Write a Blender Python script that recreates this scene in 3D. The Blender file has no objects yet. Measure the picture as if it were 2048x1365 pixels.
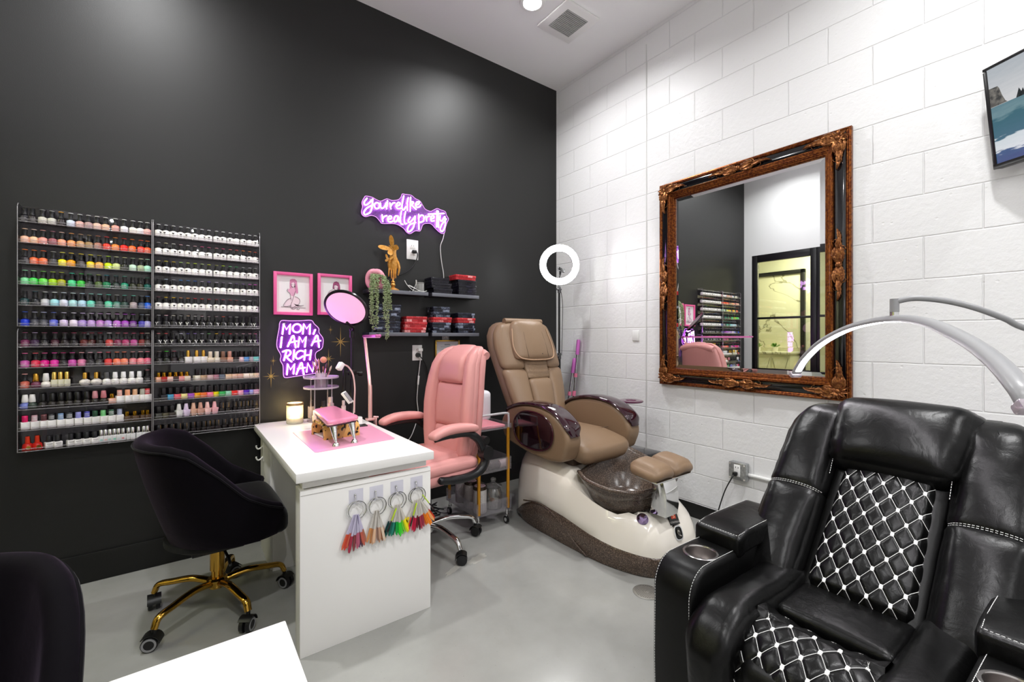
import bpy, bmesh, math, random
from mathutils import Vector, Matrix, noise
random.seed(7)
SC = bpy.context.scene
COL = SC.collection
PI = math.pi

# ---------------------------------------------------------------- camera
cam_d = bpy.data.cameras.new('camera')
cam = bpy.data.objects.new('camera', cam_d)
COL.objects.link(cam)
cam.location = (-2.897, -3.15, 1.27)
cam.rotation_euler = (PI/2, 0, math.atan2(-0.5995, 0.80))
cam_d.sensor_width = 36.0
cam_d.lens = 880.0/2048.0*36.0
cam_d.shift_y = -6.5/2048.0
cam_d.clip_start = 0.02
SC.camera = cam

# ---------------------------------------------------------------- world, exposure
world = bpy.data.worlds.new('world')
SC.world = world
world.use_nodes = True
world.node_tree.nodes['Background'].inputs[0].default_value = (0.9, 0.95, 1.0, 1)
world.node_tree.nodes['Background'].inputs[1].default_value = 0.3
SC.view_settings.view_transform = 'Standard'
SC.view_settings.look = 'None'
SC.view_settings.gamma = 1.0
SC.view_settings.use_curve_mapping = False
SC.view_settings.exposure = 0.50
SC.cycles.max_bounces = 10
SC.cycles.diffuse_bounces = 6
SC.cycles.glossy_bounces = 5
SC.cycles.transmission_bounces = 8
SC.cycles.transparent_max_bounces = 24
SC.cycles.sample_clamp_indirect = 6.0
SC.cycles.caustics_reflective = False
SC.cycles.caustics_refractive = False

# ceiling downlights: (x, y, watts); the pair behind the camera is added as fill
DOWNLIGHTS = [(-0.905, -0.733, 17), (-3.13, -0.733, 17), (-0.905, -2.95, 18), (-3.13, -2.95, 17),
              (-0.905, -4.9, 20), (-3.13, -4.9, 20)]
CEIL = 3.66
XL = -3.78      # left wall
YB = -5.9       # wall behind the camera

# ---------------------------------------------------------------- pixel -> plane helper (reads the 2048x1365 frame)
def P(px, py, ax, val):
    u = (px-1024)/880.0; v = (676-py)/880.0
    d = (u*0.80+0.5995, -u*0.5995+0.80, v)
    i = 'xyz'.index(ax)
    c = (-2.897, -3.15, 1.27)
    t = (val-c[i])/d[i]
    return Vector((c[0]+t*d[0], c[1]+t*d[1], c[2]+t*d[2]))
# ---------------------------------------------------------------- materials
def lin(c):
    if isinstance(c, str):
        c = c.lstrip('#')
        c = tuple(int(c[i:i+2], 16)/255 for i in (0, 2, 4))
    return tuple((x/12.92 if x <= 0.04045 else ((x+0.055)/1.055)**2.4) for x in c)
MATS = {}
def mat(name, color='808080', rough=0.5, metal=0.0, spec=0.5, emit=None, estr=0.0, coat=0.0, sheen=0.0, trans=0.0, ior=1.45,
        bump=None, var=None, alpha=1.0):
    """bump=(scale, strength, distance, [stretch]); var=(scale, other colour, detail)"""
    if name in MATS: return MATS[name]
    m = bpy.data.materials.new(name); m.use_nodes = True
    nt = m.node_tree; b = nt.nodes['Principled BSDF']
    b.inputs['Base Color'].default_value = (*lin(color), 1)
    b.inputs['Roughness'].default_value = rough
    b.inputs['Metallic'].default_value = metal
    b.inputs['Specular IOR Level'].default_value = spec
    b.inputs['IOR'].default_value = ior
    if coat: b.inputs['Coat Weight'].default_value = coat; b.inputs['Coat Roughness'].default_value = 0.06
    if sheen: b.inputs['Sheen Weight'].default_value = sheen; b.inputs['Sheen Roughness'].default_value = 0.4
    if trans: b.inputs['Transmission Weight'].default_value = trans
    if emit:
        b.inputs['Emission Color'].default_value = (*lin(emit), 1); b.inputs['Emission Strength'].default_value = estr
    m.diffuse_color = (*lin(color), 1)
    tc = None
    if bump or var:
        tc = nt.nodes.new('ShaderNodeTexCoord')
    if bump:
        n = nt.nodes.new('ShaderNodeTexNoise'); n.inputs['Scale'].default_value = bump[0]; n.inputs['Detail'].default_value = 4
        src = tc.outputs['Object']
        if len(bump) > 3:
            mp = nt.nodes.new('ShaderNodeMapping'); mp.inputs['Scale'].default_value = bump[3]
            nt.links.new(src, mp.inputs[0]); src = mp.outputs[0]
        nt.links.new(src, n.inputs['Vector'])
        bp = nt.nodes.new('ShaderNodeBump'); bp.inputs['Strength'].default_value = bump[1]; bp.inputs['Distance'].default_value = bump[2]
        nt.links.new(n.outputs['Fac'], bp.inputs['Height']); nt.links.new(bp.outputs[0], b.inputs['Normal'])
    if var:
        n = nt.nodes.new('ShaderNodeTexNoise'); n.inputs['Scale'].default_value = var[0]; n.inputs['Detail'].default_value = var[2] if len(var) > 2 else 3
        nt.links.new(tc.outputs['Object'], n.inputs['Vector'])
        r = nt.nodes.new('ShaderNodeValToRGB')
        r.color_ramp.elements[0].position = 0.38; r.color_ramp.elements[1].position = 0.62
        r.color_ramp.elements[0].color = (*lin(color), 1); r.color_ramp.elements[1].color = (*lin(var[1]), 1)
        nt.links.new(n.outputs['Fac'], r.inputs[0]); nt.links.new(r.outputs[0], b.inputs['Base Color'])
    MATS[name] = m
    return m
def clear(name, tint='ffffff', refl=0.12, rough=0.03, haze=0.0):
    """thin clear plastic or pane: straight-through transparency with a fresnel gloss"""
    if name in MATS: return MATS[name]
    m = bpy.data.materials.new(name); m.use_nodes = True
    nt = m.node_tree; nt.nodes.clear()
    out = nt.nodes.new('ShaderNodeOutputMaterial')
    tr = nt.nodes.new('ShaderNodeBsdfTransparent'); tr.inputs[0].default_value = (*lin(tint), 1)
    base = tr.outputs[0]
    if haze:
        df = nt.nodes.new('ShaderNodeBsdfDiffuse'); df.inputs[0].default_value = (*lin(tint), 1)
        mh = nt.nodes.new('ShaderNodeMixShader'); mh.inputs[0].default_value = haze
        nt.links.new(base, mh.inputs[1]); nt.links.new(df.outputs[0], mh.inputs[2]); base = mh.outputs[0]
    gl = nt.nodes.new('ShaderNodeBsdfGlossy'); gl.inputs['Roughness'].default_value = rough
    lw = nt.nodes.new('ShaderNodeLayerWeight'); lw.inputs[0].default_value = 0.35
    mr = nt.nodes.new('ShaderNodeMapRange'); mr.inputs['To Min'].default_value = refl*0.35; mr.inputs['To Max'].default_value = min(1, refl*5)
    nt.links.new(lw.outputs['Fresnel'], mr.inputs[0])
    mx = nt.nodes.new('ShaderNodeMixShader')
    nt.links.new(mr.outputs[0], mx.inputs[0]); nt.links.new(base, mx.inputs[1]); nt.links.new(gl.outputs[0], mx.inputs[2])
    nt.links.new(mx.outputs[0], out.inputs[0])
    MATS[name] = m
    return m
def emis(name, color, strength):
    if name in MATS: return MATS[name]
    m = bpy.data.materials.new(name); m.use_nodes = True
    nt = m.node_tree; nt.nodes.clear()
    out = nt.nodes.new('ShaderNodeOutputMaterial'); e = nt.nodes.new('ShaderNodeEmission')
    e.inputs[0].default_value = (*lin(color), 1); e.inputs[1].default_value = strength
    nt.links.new(e.outputs[0], out.inputs[0]); MATS[name] = m
    return m

# ---------------------------------------------------------------- objects
def thing(name, label, cat, loc=(0, 0, 0), rz=0.0, group=None):
    o = bpy.data.objects.new(name, None); COL.objects.link(o)
    o.empty_display_size = 0.05
    o.location = loc; o.rotation_euler = (0, 0, rz)
    o['label'] = label; o['category'] = cat
    if group: o['group'] = group
    return o
def tag(o, label, cat, group=None, kind=None):
    o['label'] = label; o['category'] = cat
    if group: o['group'] = group
    if kind: o['kind'] = kind
    return o
def struct(o):
    o['kind'] = 'structure'; return o
def orient(z_dir, x_hint=(1, 0, 0)):
    z = Vector(z_dir).normalized(); x = Vector(x_hint)
    if abs(z.dot(x.normalized())) > 0.98: x = Vector((0, 1, 0))
    y = z.cross(x).normalized(); x = y.cross(z).normalized()
    return Matrix((x, y, z)).transposed()
def smooth01(t):
    t = max(0.0, min(1.0, t)); return t*t*(3-2*t)
def lerp(a, b, t): return a+(b-a)*t
def interp(tab, x):
    """piecewise linear/smooth table [(x, y), ...]"""
    if x <= tab[0][0]: return tab[0][1]
    for (x0, y0), (x1, y1) in zip(tab, tab[1:]):
        if x <= x1: return lerp(y0, y1, (x-x0)/(x1-x0))
    return tab[-1][1]
def spline(pts, n=8, closed=False):
    """Catmull-Rom through points"""
    pts = [Vector(p) for p in pts]; out = []
    N = len(pts); rng = range(N if closed else N-1)
    for i in rng:
        p1, p2 = pts[i], pts[(i+1) % N]
        p0 = pts[i-1] if (closed or i > 0) else p1*2-p2
        p3 = pts[(i+2) % N] if (closed or i+2 < N) else p2*2-p1
        for k in range(n):
            t = k/n
            out.append(0.5*((2*p1)+(p2-p0)*t+(2*p0-5*p1+4*p2-p3)*t*t+(3*p1-p0-3*p2+p3)*t**3))
    if not closed: out.append(pts[-1].copy())
    return out

class B:
    def __init__(s): s.bm = bmesh.new(); s.mi = 0
    def _face(s, vs):
        try:
            f = s.bm.faces.new(vs); f.smooth = True; f.material_index = s.mi; return f
        except ValueError: return None
    def raw(s, verts, faces):
        vs = [s.bm.verts.new(v) for v in verts]
        for f in faces: s._face([vs[i] for i in f])
        return vs
    def merge(s, bm2):
        me = bpy.data.meshes.new('tmp'); bm2.to_mesh(me); bm2.free()
        n0 = len(s.bm.faces)
        s.bm.from_mesh(me); bpy.data.meshes.remove(me)
        s.bm.faces.ensure_lookup_table()
        for f in s.bm.faces[n0:]: f.smooth = True; f.material_index = s.mi
    def box(s, c, size, r=0.0, seg=2, rot=None):
        bm2 = bmesh.new(); bmesh.ops.create_cube(bm2, size=1.0)
        bmesh.ops.scale(bm2, vec=Vector(size), verts=bm2.verts)
        if r > 0:
            r = min(r, min(size)*0.49)
            bmesh.ops.bevel(bm2, geom=list(bm2.edges), offset=r, segments=seg, affect='EDGES', profile=0.5)
        M = Matrix.Translation(Vector(c))
        if rot is not None: M = M @ (rot.to_4x4() if len(rot) == 3 else rot)
        bmesh.ops.transform(bm2, matrix=M, verts=bm2.verts)
        s.merge(bm2); return s
    def bar(s, p0, p1, w, h, r=0.0, up=(0, 0, 1)):
        p0, p1 = Vector(p0), Vector(p1); d = p1-p0
        R = orient(d, Vector(up).cross(d) if abs(Vector(up).normalized().dot(d.normalized())) < 0.98 else (1, 0, 0))
        return s.box((p0+p1)/2, (w, h, d.length), r, rot=R)
    def cyl(s, p0, p1, r0, r1=None, n=16, cap=True):
        r1 = r0 if r1 is None else r1
        p0, p1 = Vector(p0), Vector(p1); R = orient(p1-p0)
        rings = [[p+R @ Vector((r*math.cos(2*PI*k/n), r*math.sin(2*PI*k/n), 0)) for k in range(n)] for p, r in ((p0, r0), (p1, r1))]
        return s.loft(rings, cap=cap)
    def loft(s, rings, cap=True, closed=False, ring_closed=True):
        vr = [[s.bm.verts.new(p) for p in ring] for ring in rings]
        n = len(rings[0]); m = len(vr)
        for i in range(m if closed else m-1):
            a, b = vr[i], vr[(i+1) % m]
            for k in range(n if ring_closed else n-1):
                k2 = (k+1) % n
                s._face([a[k], a[k2], b[k2], b[k]])
        if cap and not closed and ring_closed:
            s._face(list(reversed(vr[0]))); s._face(vr[-1])
        return s
    def tube(s, pts, r, n=8, closed=False, cap=True, flat=1.0):
        pts = [Vector(p) for p in pts]; m = len(pts)
        rr = r if isinstance(r, (list, tuple)) else [r]*m
        rings = []; prev = None
        for i, p in enumerate(pts):
            a = pts[i-1] if (i > 0 or closed) else p
            b = pts[(i+1) % m] if (i < m-1 or closed) else p
            t = (b-a)
            if t.length < 1e-9: t = Vector((0, 0, 1))
            t.normalize()
            if prev is None:
                x = Vector((0, 0, 1)) if abs(t.z) < 0.9 else Vector((1, 0, 0))
            else: x = prev
            x = (x-t*x.dot(t))
            if x.length < 1e-6: x = t.orthogonal()
            x.normalize(); prev = x; y = t.cross(x)
            rings.append([p+(x*math.cos(2*PI*k/n)*flat+y*math.sin(2*PI*k/n))*rr[i] for k in range(n)])
        return s.loft(rings, cap=cap, closed=closed)
    def lathe(s, prof, c=(0, 0, 0), n=24, rot=None, cap=True):
        R = rot if rot is not None else Matrix.Identity(3); c = Vector(c)
        rings = [[c+R @ Vector((max(r, 1e-5)*math.cos(2*PI*k/n), max(r, 1e-5)*math.sin(2*PI*k/n), z)) for k in range(n)] for r, z in prof]
        return s.loft(rings, cap=cap)
    def sphere(s, c, r, n=12, sc=(1, 1, 1), rot=None):
        m = max(4, n//2); prof = []
        R = rot if rot is not None else Matrix.Identity(3); c = Vector(c)
        rings = []
        for i in range(m+1):
            a = -PI/2+PI*i/m; rad = max(math.cos(a), 1e-3)*r
            rings.append([c+R @ Vector((rad*math.cos(2*PI*k/n)*sc[0], rad*math.sin(2*PI*k/n)*sc[1], r*math.sin(a)*sc[2])) for k in range(n)])
        return s.loft(rings)
    def prism(s, outline, d, M=None, bevel=0.0, seg=2):
        """outline: 2D points (x, y), extruded 0..d along z, then matrix M"""
        bm2 = bmesh.new()
        vs = [bm2.verts.new((p[0], p[1], 0)) for p in outline]
        f = bm2.faces.new(vs)
        r = bmesh.ops.extrude_face_region(bm2, geom=[f])
        bmesh.ops.translate(bm2, vec=(0, 0, d), verts=[v for v in r['geom'] if isinstance(v, bmesh.types.BMVert)])
        bmesh.ops.recalc_face_normals(bm2, faces=bm2.faces)
        if bevel > 0:
            es = [e for e in bm2.edges if abs(e.verts[0].co.z-e.verts[1].co.z) < 1e-7]
            bmesh.ops.bevel(bm2, geom=es, offset=bevel, segments=seg, affect='EDGES', profile=0.5)
        if M is not None: bmesh.ops.transform(bm2, matrix=M, verts=bm2.verts)
        s.merge(bm2); return s
    def grid(s, fn, nu, nv, cu=False, cv=False):
        vs = [[s.bm.verts.new(fn(i/(nu if cu else nu-1), j/(nv if cv else nv-1))) for j in range(nv)] for i in range(nu)]
        for i in range(nu if cu else nu-1):
            for j in range(nv if cv else nv-1):
                s._face([vs[i][j], vs[(i+1) % nu][j], vs[(i+1) % nu][(j+1) % nv], vs[i][(j+1) % nv]])
        return s
    def cushion(s, c, size, r=0.03, puff=(0, 0, 0), n=10, rot=None, fn=None):
        """rounded, puffed box; fn(p_local, unit) may displace; puff = bulge of the x, y, z faces"""
        bm2 = bmesh.new(); bmesh.ops.create_cube(bm2, size=2.0)
        bmesh.ops.subdivide_edges(bm2, edges=list(bm2.edges), cuts=n, use_grid_fill=True)
        hs = Vector(size)/2; r = min(r, min(hs)*0.999)
        R = rot if rot is not None else Matrix.Identity(3); c = Vector(c)
        def warp(t):           # denser sampling near the edges
            return math.sin(t*PI/2)*0.55+t*0.45
        for v in bm2.verts:
            u = Vector((warp(v.co.x), warp(v.co.y), warp(v.co.z)))
            p = Vector((u.x*hs.x, u.y*hs.y, u.z*hs.z))
            q = Vector((max(-hs.x+r, min(hs.x-r, p.x)), max(-hs.y+r, min(hs.y-r, p.y)), max(-hs.z+r, min(hs.z-r, p.z))))
            d = p-q
            if d.length > 1e-9: p = q+d.normalized()*r
            p.x += puff[0]*u.x*(1-u.y**2)*(1-u.z**2)
            p.y += puff[1]*u.y*(1-u.x**2)*(1-u.z**2)
            p.z += puff[2]*u.z*(1-u.x**2)*(1-u.y**2)
            if fn: p = fn(p, u)
            v.co = c+R @ p
        s.merge(bm2); return s
    def xf(s, M):
        bmesh.ops.transform(s.bm, matrix=M, verts=s.bm.verts); return s
    def mesh(s, name, m, sharp=0.7):
        bmesh.ops.recalc_face_normals(s.bm, faces=s.bm.faces)
        me = bpy.data.meshes.new(name); s.bm.to_mesh(me); s.bm.free()
        for mm in (m if isinstance(m, (list, tuple)) else [m]): me.materials.append(mm)
        me.set_sharp_from_angle(angle=sharp)
        return me
    def obj(s, name, m, parent=None, world=False, sharp=0.7, label=None):
        if parent is not None and world:
            root = parent
            M = Matrix.Identity(4)
            while root is not None:
                M = Matrix.Translation(root.location) @ root.rotation_euler.to_matrix().to_4x4() @ M
                root = root.parent
            s.xf(M.inverted())
        o = bpy.data.objects.new(name, s.mesh(name, m, sharp)); COL.objects.link(o)
        if parent is not None: o.parent = parent
        if label: o['label'] = label
        return o
def settle(o):
    """put a one-mesh thing's origin at the middle of its base"""
    vs = [v.co for v in o.data.vertices]
    c = Vector(((min(v.x for v in vs)+max(v.x for v in vs))/2, (min(v.y for v in vs)+max(v.y for v in vs))/2, min(v.z for v in vs)))
    o.data.transform(Matrix.Translation(-c)); o.location = c
    return o
def dup(root, loc, rz=None, label=None, group=None):
    r = root.copy(); COL.objects.link(r); r.location = loc
    if rz is not None: r.rotation_euler = (0, 0, rz)
    if label: r['label'] = label
    if group: r['group'] = group
    for ch in list(root.children):
        c = ch.copy(); COL.objects.link(c); c.parent = r
        for g in list(ch.children):
            d = g.copy(); COL.objects.link(d); d.parent = c
    return r
def text_mesh(txt, size, name='lettering'):
    """flat filled text from the built-in font as a bmesh-ready mesh"""
    cu = bpy.data.curves.new('tmp_text', 'FONT'); cu.body = txt; cu.size = size; cu.align_x = 'CENTER'; cu.align_y = 'CENTER'; cu.extrude = 0.0002
    o = bpy.data.objects.new('tmp_text', cu); COL.objects.link(o)
    dg = bpy.context.evaluated_depsgraph_get()
    me = bpy.data.meshes.new_from_object(o.evaluated_get(dg))
    bpy.data.objects.remove(o); bpy.data.curves.remove(cu)
    return me
M_BLACK = mat('black_plastic', '101010', 0.4)
M_CHROME = mat('chrome', 'e8e8e8', 0.08, 1.0)
M_GOLD = mat('polished_gold', 'd8a030', 0.12, 1.0)
M_WHITE = mat('white_plastic', 'efeeec', 0.35)
M_ACRYL = clear('clear_acrylic', 'fbf9fb', 0.10)
# ---------------------------------------------------------------- setting
def wall_black_mat():
    m = mat('black_satin_paint', '10100f', 0.52, spec=0.62, bump=(220, 0.12, 0.002))
    return m
def block_mat():
    m = bpy.data.materials.new('white_painted_block'); m.use_nodes = True
    nt = m.node_tree; b = nt.nodes['Principled BSDF']; L = nt.links.new
    b.inputs['Base Color'].default_value = (*lin('e6e6e6'), 1); b.inputs['Roughness'].default_value = 0.42
    tc = nt.nodes.new('ShaderNodeTexCoord'); sx = nt.nodes.new('ShaderNodeSeparateXYZ'); L(tc.outputs['Object'], sx.inputs[0])
    ax = nt.nodes.new('ShaderNodeMath'); ax.operation = 'ADD'; ax.inputs[1].default_value = 1.033+8.0; L(sx.outputs['Y'], ax.inputs[0])
    az = nt.nodes.new('ShaderNodeMath'); az.operation = 'ADD'; az.inputs[1].default_value = -0.107+2*0.2075; L(sx.outputs['Z'], az.inputs[0])
    cb = nt.nodes.new('ShaderNodeCombineXYZ'); L(ax.outputs[0], cb.inputs[0]); L(az.outputs[0], cb.inputs[1])
    # a little waviness so the joints are not ruler-straight
    nw = nt.nodes.new('ShaderNodeTexNoise'); nw.inputs['Scale'].default_value = 9; L(tc.outputs['Object'], nw.inputs['Vector'])
    vm = nt.nodes.new('ShaderNodeVectorMath'); vm.operation = 'MULTIPLY_ADD'; vm.inputs[1].default_value = (0.006, 0.006, 0)
    L(nw.outputs['Color'], vm.inputs[0]); L(cb.outputs[0], vm.inputs[2])
    br = nt.nodes.new('ShaderNodeTexBrick'); br.offset = 0.5
    br.inputs['Scale'].default_value = 1.0; br.inputs['Brick Width'].default_value = 0.40; br.inputs['Row Height'].default_value = 0.2075
    br.inputs['Mortar Size'].default_value = 0.0045; br.inputs['Mortar Smooth'].default_value = 0.6
    L(vm.outputs[0], br.inputs['Vector'])
    mx = nt.nodes.new('ShaderNodeMix'); mx.data_type = 'RGBA'; L(br.outputs['Fac'], mx.inputs['Factor'])
    mx.inputs[6].default_value = (*lin('e6e6e6'), 1); mx.inputs[7].default_value = (*lin('e0e0e0'), 1); L(mx.outputs[2], b.inputs['Base Color'])
    bp = nt.nodes.new('ShaderNodeBump'); bp.inputs['Strength'].default_value = 0.7; bp.inputs['Distance'].default_value = 0.0035; bp.invert = True
    L(br.outputs['Fac'], bp.inputs['Height'])
    n2 = nt.nodes.new('ShaderNodeTexNoise'); n2.inputs['Scale'].default_value = 30; n2.inputs['Detail'].default_value = 6; n2.inputs['Roughness'].default_value = 0.62
    L(tc.outputs['Object'], n2.inputs['Vector'])
    b2 = nt.nodes.new('ShaderNodeBump'); b2.inputs['Strength'].default_value = 0.40; b2.inputs['Distance'].default_value = 0.006
    L(n2.outputs['Fac'], b2.inputs['Height']); L(bp.outputs[0], b2.inputs['Normal'])
    # small pits
    vo = nt.nodes.new('ShaderNodeTexVoronoi'); vo.inputs['Scale'].default_value = 14; L(tc.outputs['Object'], vo.inputs['Vector'])
    rp = nt.nodes.new('ShaderNodeMapRange'); rp.inputs['From Min'].default_value = 0.03; rp.inputs['From Max'].default_value = 0.10; L(vo.outputs['Distance'], rp.inputs[0])
    b3 = nt.nodes.new('ShaderNodeBump'); b3.inputs['Strength'].default_value = 0.35; b3.inputs['Distance'].default_value = 0.003
    L(rp.outputs[0], b3.inputs['Height']); L(b2.outputs[0], b3.inputs['Normal']); L(b3.outputs[0], b.inputs['Normal'])
    return m
def floor_mat():
    m = bpy.data.materials.new('sealed_concrete'); m.use_nodes = True
    nt = m.node_tree; b = nt.nodes['Principled BSDF']; L = nt.links.new
    tc = nt.nodes.new('ShaderNodeTexCoord')
    n = nt.nodes.new('ShaderNodeTexNoise'); n.inputs['Scale'].default_value = 2.2; n.inputs['Detail'].default_value = 8; n.inputs['Roughness'].default_value = 0.6
    L(tc.outputs['Object'], n.inputs['Vector'])
    r = nt.nodes.new('ShaderNodeValToRGB'); r.color_ramp.elements[0].position = 0.3; r.color_ramp.elements[1].position = 0.72
    r.color_ramp.elements[0].color = (*lin('8f8f8b'), 1); r.color_ramp.elements[1].color = (*lin('a1a19d'), 1)
    L(n.outputs['Fac'], r.inputs[0])
    # dark specks
    vo = nt.nodes.new('ShaderNodeTexVoronoi'); vo.inputs['Scale'].default_value = 26; L(tc.outputs['Object'], vo.inputs['Vector'])
    cr = nt.nodes.new('ShaderNodeMapRange'); cr.inputs['From Min'].default_value = 0.0; cr.inputs['From Max'].default_value = 0.07; cr.inputs['To Min'].default_value = 0.72; cr.inputs['To Max'].default_value = 1.0
    L(vo.outputs['Distance'], cr.inputs[0])
    mu = nt.nodes.new('ShaderNodeMix'); mu.data_type = 'RGBA'; mu.blend_type = 'MULTIPLY'; mu.inputs['Factor'].default_value = 1.0
    L(r.outputs[0], mu.inputs[6]); L(cr.outputs[0], mu.inputs[7]); L(mu.outputs[2], b.inputs['Base Color'])
    n2 = nt.nodes.new('ShaderNodeTexNoise'); n2.inputs['Scale'].default_value = 5; n2.inputs['Detail'].default_value = 5; L(tc.outputs['Object'], n2.inputs['Vector'])
    mr = nt.nodes.new('ShaderNodeMapRange'); mr.inputs['To Min'].default_value = 0.10; mr.inputs['To Max'].default_value = 0.30; L(n2.outputs['Fac'], mr.inputs[0]); L(mr.outputs[0], b.inputs['Roughness'])
    bp = nt.nodes.new('ShaderNodeBump'); bp.inputs['Strength'].default_value = 0.05; bp.inputs['Distance'].default_value = 0.004; L(n2.outputs['Fac'], bp.inputs['Height']); L(bp.outputs[0], b.inputs['Normal'])
    return m
M_WALLW = mat('white_wall_paint', 'd4d4d4', 0.6)
struct(B().box((-1.89-0.0, -2.95, -0.05), (3.98, 6.1, 0.1)).obj('floor', floor_mat()))
struct(B().box((-1.89, -2.95, CEIL+0.05), (3.98, 6.1, 0.1)).obj('ceiling', mat('ceiling_paint', 'f8f8f8', 0.7)))
struct(B().box((-1.89, 0.05, CEIL/2), (3.98, 0.1, CEIL)).obj('wall_back', wall_black_mat()))
struct(B().box((0.05, -3.0, CEIL/2), (0.1, 6.0, CEIL)).obj('wall_right', block_mat()))
struct(B().box((-1.89, YB-0.05, CEIL/2), (3.98, 0.1, CEIL)).obj('wall_front', M_WALLW))
# left wall with the glazed opening that the mirror shows
OY0, OY1, OZ = -0.11, -2.95, 2.46
bl = B()
bl.box((XL-0.05, OY0/2, CEIL/2), (0.1, -OY0, CEIL))
bl.box((XL-0.05, (OY1+YB)/2, CEIL/2), (0.1, OY1-YB, CEIL))
bl.box((XL-0.05, (OY0+OY1)/2, (OZ+CEIL)/2), (0.1, OY0-OY1, CEIL-OZ))
struct(bl.obj('wall_left', M_WALLW))
M_BASE = mat('black_baseboard_vinyl', '121212', 0.45)
struct(B().box((-1.89, -0.006, 0.075), (3.78, 0.012, 0.15), 0.003).obj('baseboard_back', M_BASE))
struct(B().box((-0.005, -2.95, 0.05), (0.010, 5.9, 0.10), 0.003).obj('baseboard_right', M_BASE))
# caulked control joint of the block wall
struct(B().box((-0.002, -1.033, CEIL/2), (0.004, 0.008, CEIL-0.2), 0.0015).obj('trim_1', mat('caulk', 'd2d2d0', 0.6)))
# glazed partition: black frames, tinted glass
M_FRAME = mat('black_metal_frame', '121013', 0.35)
M_GLASS = clear('tinted_glass', 'eceee0', 0.14, 0.01)
k = 0
for i, (ya, yb) in enumerate(((-0.11, -0.93), (-0.93, -1.75), (-1.75, -2.95))):
    f = B(); w = 0.075
    for yy in (ya-w/2, yb+w/2): f.box((XL-0.03, yy, OZ/2), (0.06, w-0.004, OZ), 0.003)
    for zz, hh in ((OZ-0.05, 0.10), (0.05, 0.10)): f.box((XL-0.03, (ya+yb)/2, zz), (0.06, ya-yb-2*w, hh), 0.003)
    for zz in (0.82, 1.55): f.box((XL-0.03, (ya+yb)/2, zz), (0.04, ya-yb-2*w, 0.03), 0.003)
    d = struct(f.obj('door_%d' % (i+1), M_FRAME))
    B().box((XL-0.03, (ya+yb)/2, OZ/2), (0.008, ya-yb-2*w, OZ-0.2)).obj('pane', M_GLASS, d)
# the room beyond the glass
ax0 = XL-0.1; AX = -5.3
M_CREAM = mat('cream_paint', 'e8e6d4', 0.6)
def marble():
    m = mat('veined_marble', 'efebd6', 0.2)
    nt = m.node_tree; b = nt.nodes['Principled BSDF']; L = nt.links.new
    tc = nt.nodes.new('ShaderNodeTexCoord')
    nz = nt.nodes.new('ShaderNodeTexNoise'); nz.inputs['Scale'].default_value = 1.1; nz.inputs['Detail'].default_value = 9; nz.inputs['Distortion'].default_value = 1.2
    L(tc.outputs['Object'], nz.inputs['Vector'])
    r = nt.nodes.new('ShaderNodeValToRGB'); e = r.color_ramp.elements
    e[0].position = 0.485; e[0].color = (*lin('efebd6'), 1); e[1].position = 0.515; e[1].color = (*lin('efebd6'), 1)
    x = e.new(0.5); x.color = (*lin('8f8a70'), 1)
    L(nz.outputs['Fac'], r.inputs[0]); L(r.outputs[0], b.inputs['Base Color'])
    return m
xm, xw = (ax0+AX)/2, ax0-AX
struct(B().box((xm, -0.9, -0.05), (xw, 5.0, 0.1)).obj('floor_beyond', mat('tan_floor', '9a9070', 0.4)))
struct(B().box((xm, -0.9, 2.95), (xw, 5.0, 0.1)).obj('ceiling_beyond', M_CREAM))
struct(B().box((AX-0.05, -0.9, 1.45), (0.1, 5.0, 2.9)).obj('wall_beyond', M_CREAM))
struct(B().box((xm, 1.65, 1.45), (xw, 0.1, 2.9)).obj('wall_beyond_side', M_CREAM))
struct(B().box((xm, -3.45, 1.45), (xw, 0.1, 2.9)).obj('wall_beyond_end', M_CREAM))
struct(B().box((XL-0.05, 0.85, 1.45), (0.1, 1.5, 2.9)).obj('wall_beyond_near', M_CREAM))
# black-framed marble bay with a planted counter and cabinets, seen only in the mirror
struct(B().box((AX+0.012, 0.35, 1.72), (0.02, 1.1, 1.24), 0.002).obj('trim_2', marble()))
f = B()
for yy in (-0.24, 0.95): f.box((AX+0.03, yy, 1.2), (0.06, 0.06, 2.4), 0.003)
f.box((AX+0.03, 0.355, 2.37), (0.06, 1.25, 0.06), 0.003)
struct(f.obj('trim_3', M_FRAME))
t = thing('counter_cabinet', 'pale cabinet with crossed panel fronts in the room beyond the glass, seen in the mirror', 'cabinet', (AX+0.22, 0.355, 0))
M_CAB_ = mat('cream_lacquer', 'ece8d0', 0.35)
B().box((0, 0, 0.50), (0.40, 1.10, 1.0), 0.004).obj('body', M_CAB_, t)
B().box((0.01, 0, 1.02), (0.44, 1.12, 0.04), 0.004).obj('countertop', marble(), t)
for yy in (-0.41, -0.137, 0.137, 0.41):
    d_ = B().box((0.206, yy, 0.50), (0.014, 0.262, 0.92), 0.002).obj('door', M_CAB_, t)
    x_ = B(); x_.bar((0.2145, yy-0.12, 0.06), (0.2145, yy+0.12, 0.94), 0.008, 0.006); x_.bar((0.2145, yy+0.12, 0.06), (0.2145, yy-0.12, 0.94), 0.008, 0.006); x_.obj('cross_trim', mat('cross_trim_grey', 'a8a48c', 0.5), d_)  # plain grey crossing bars on each door front
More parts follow.
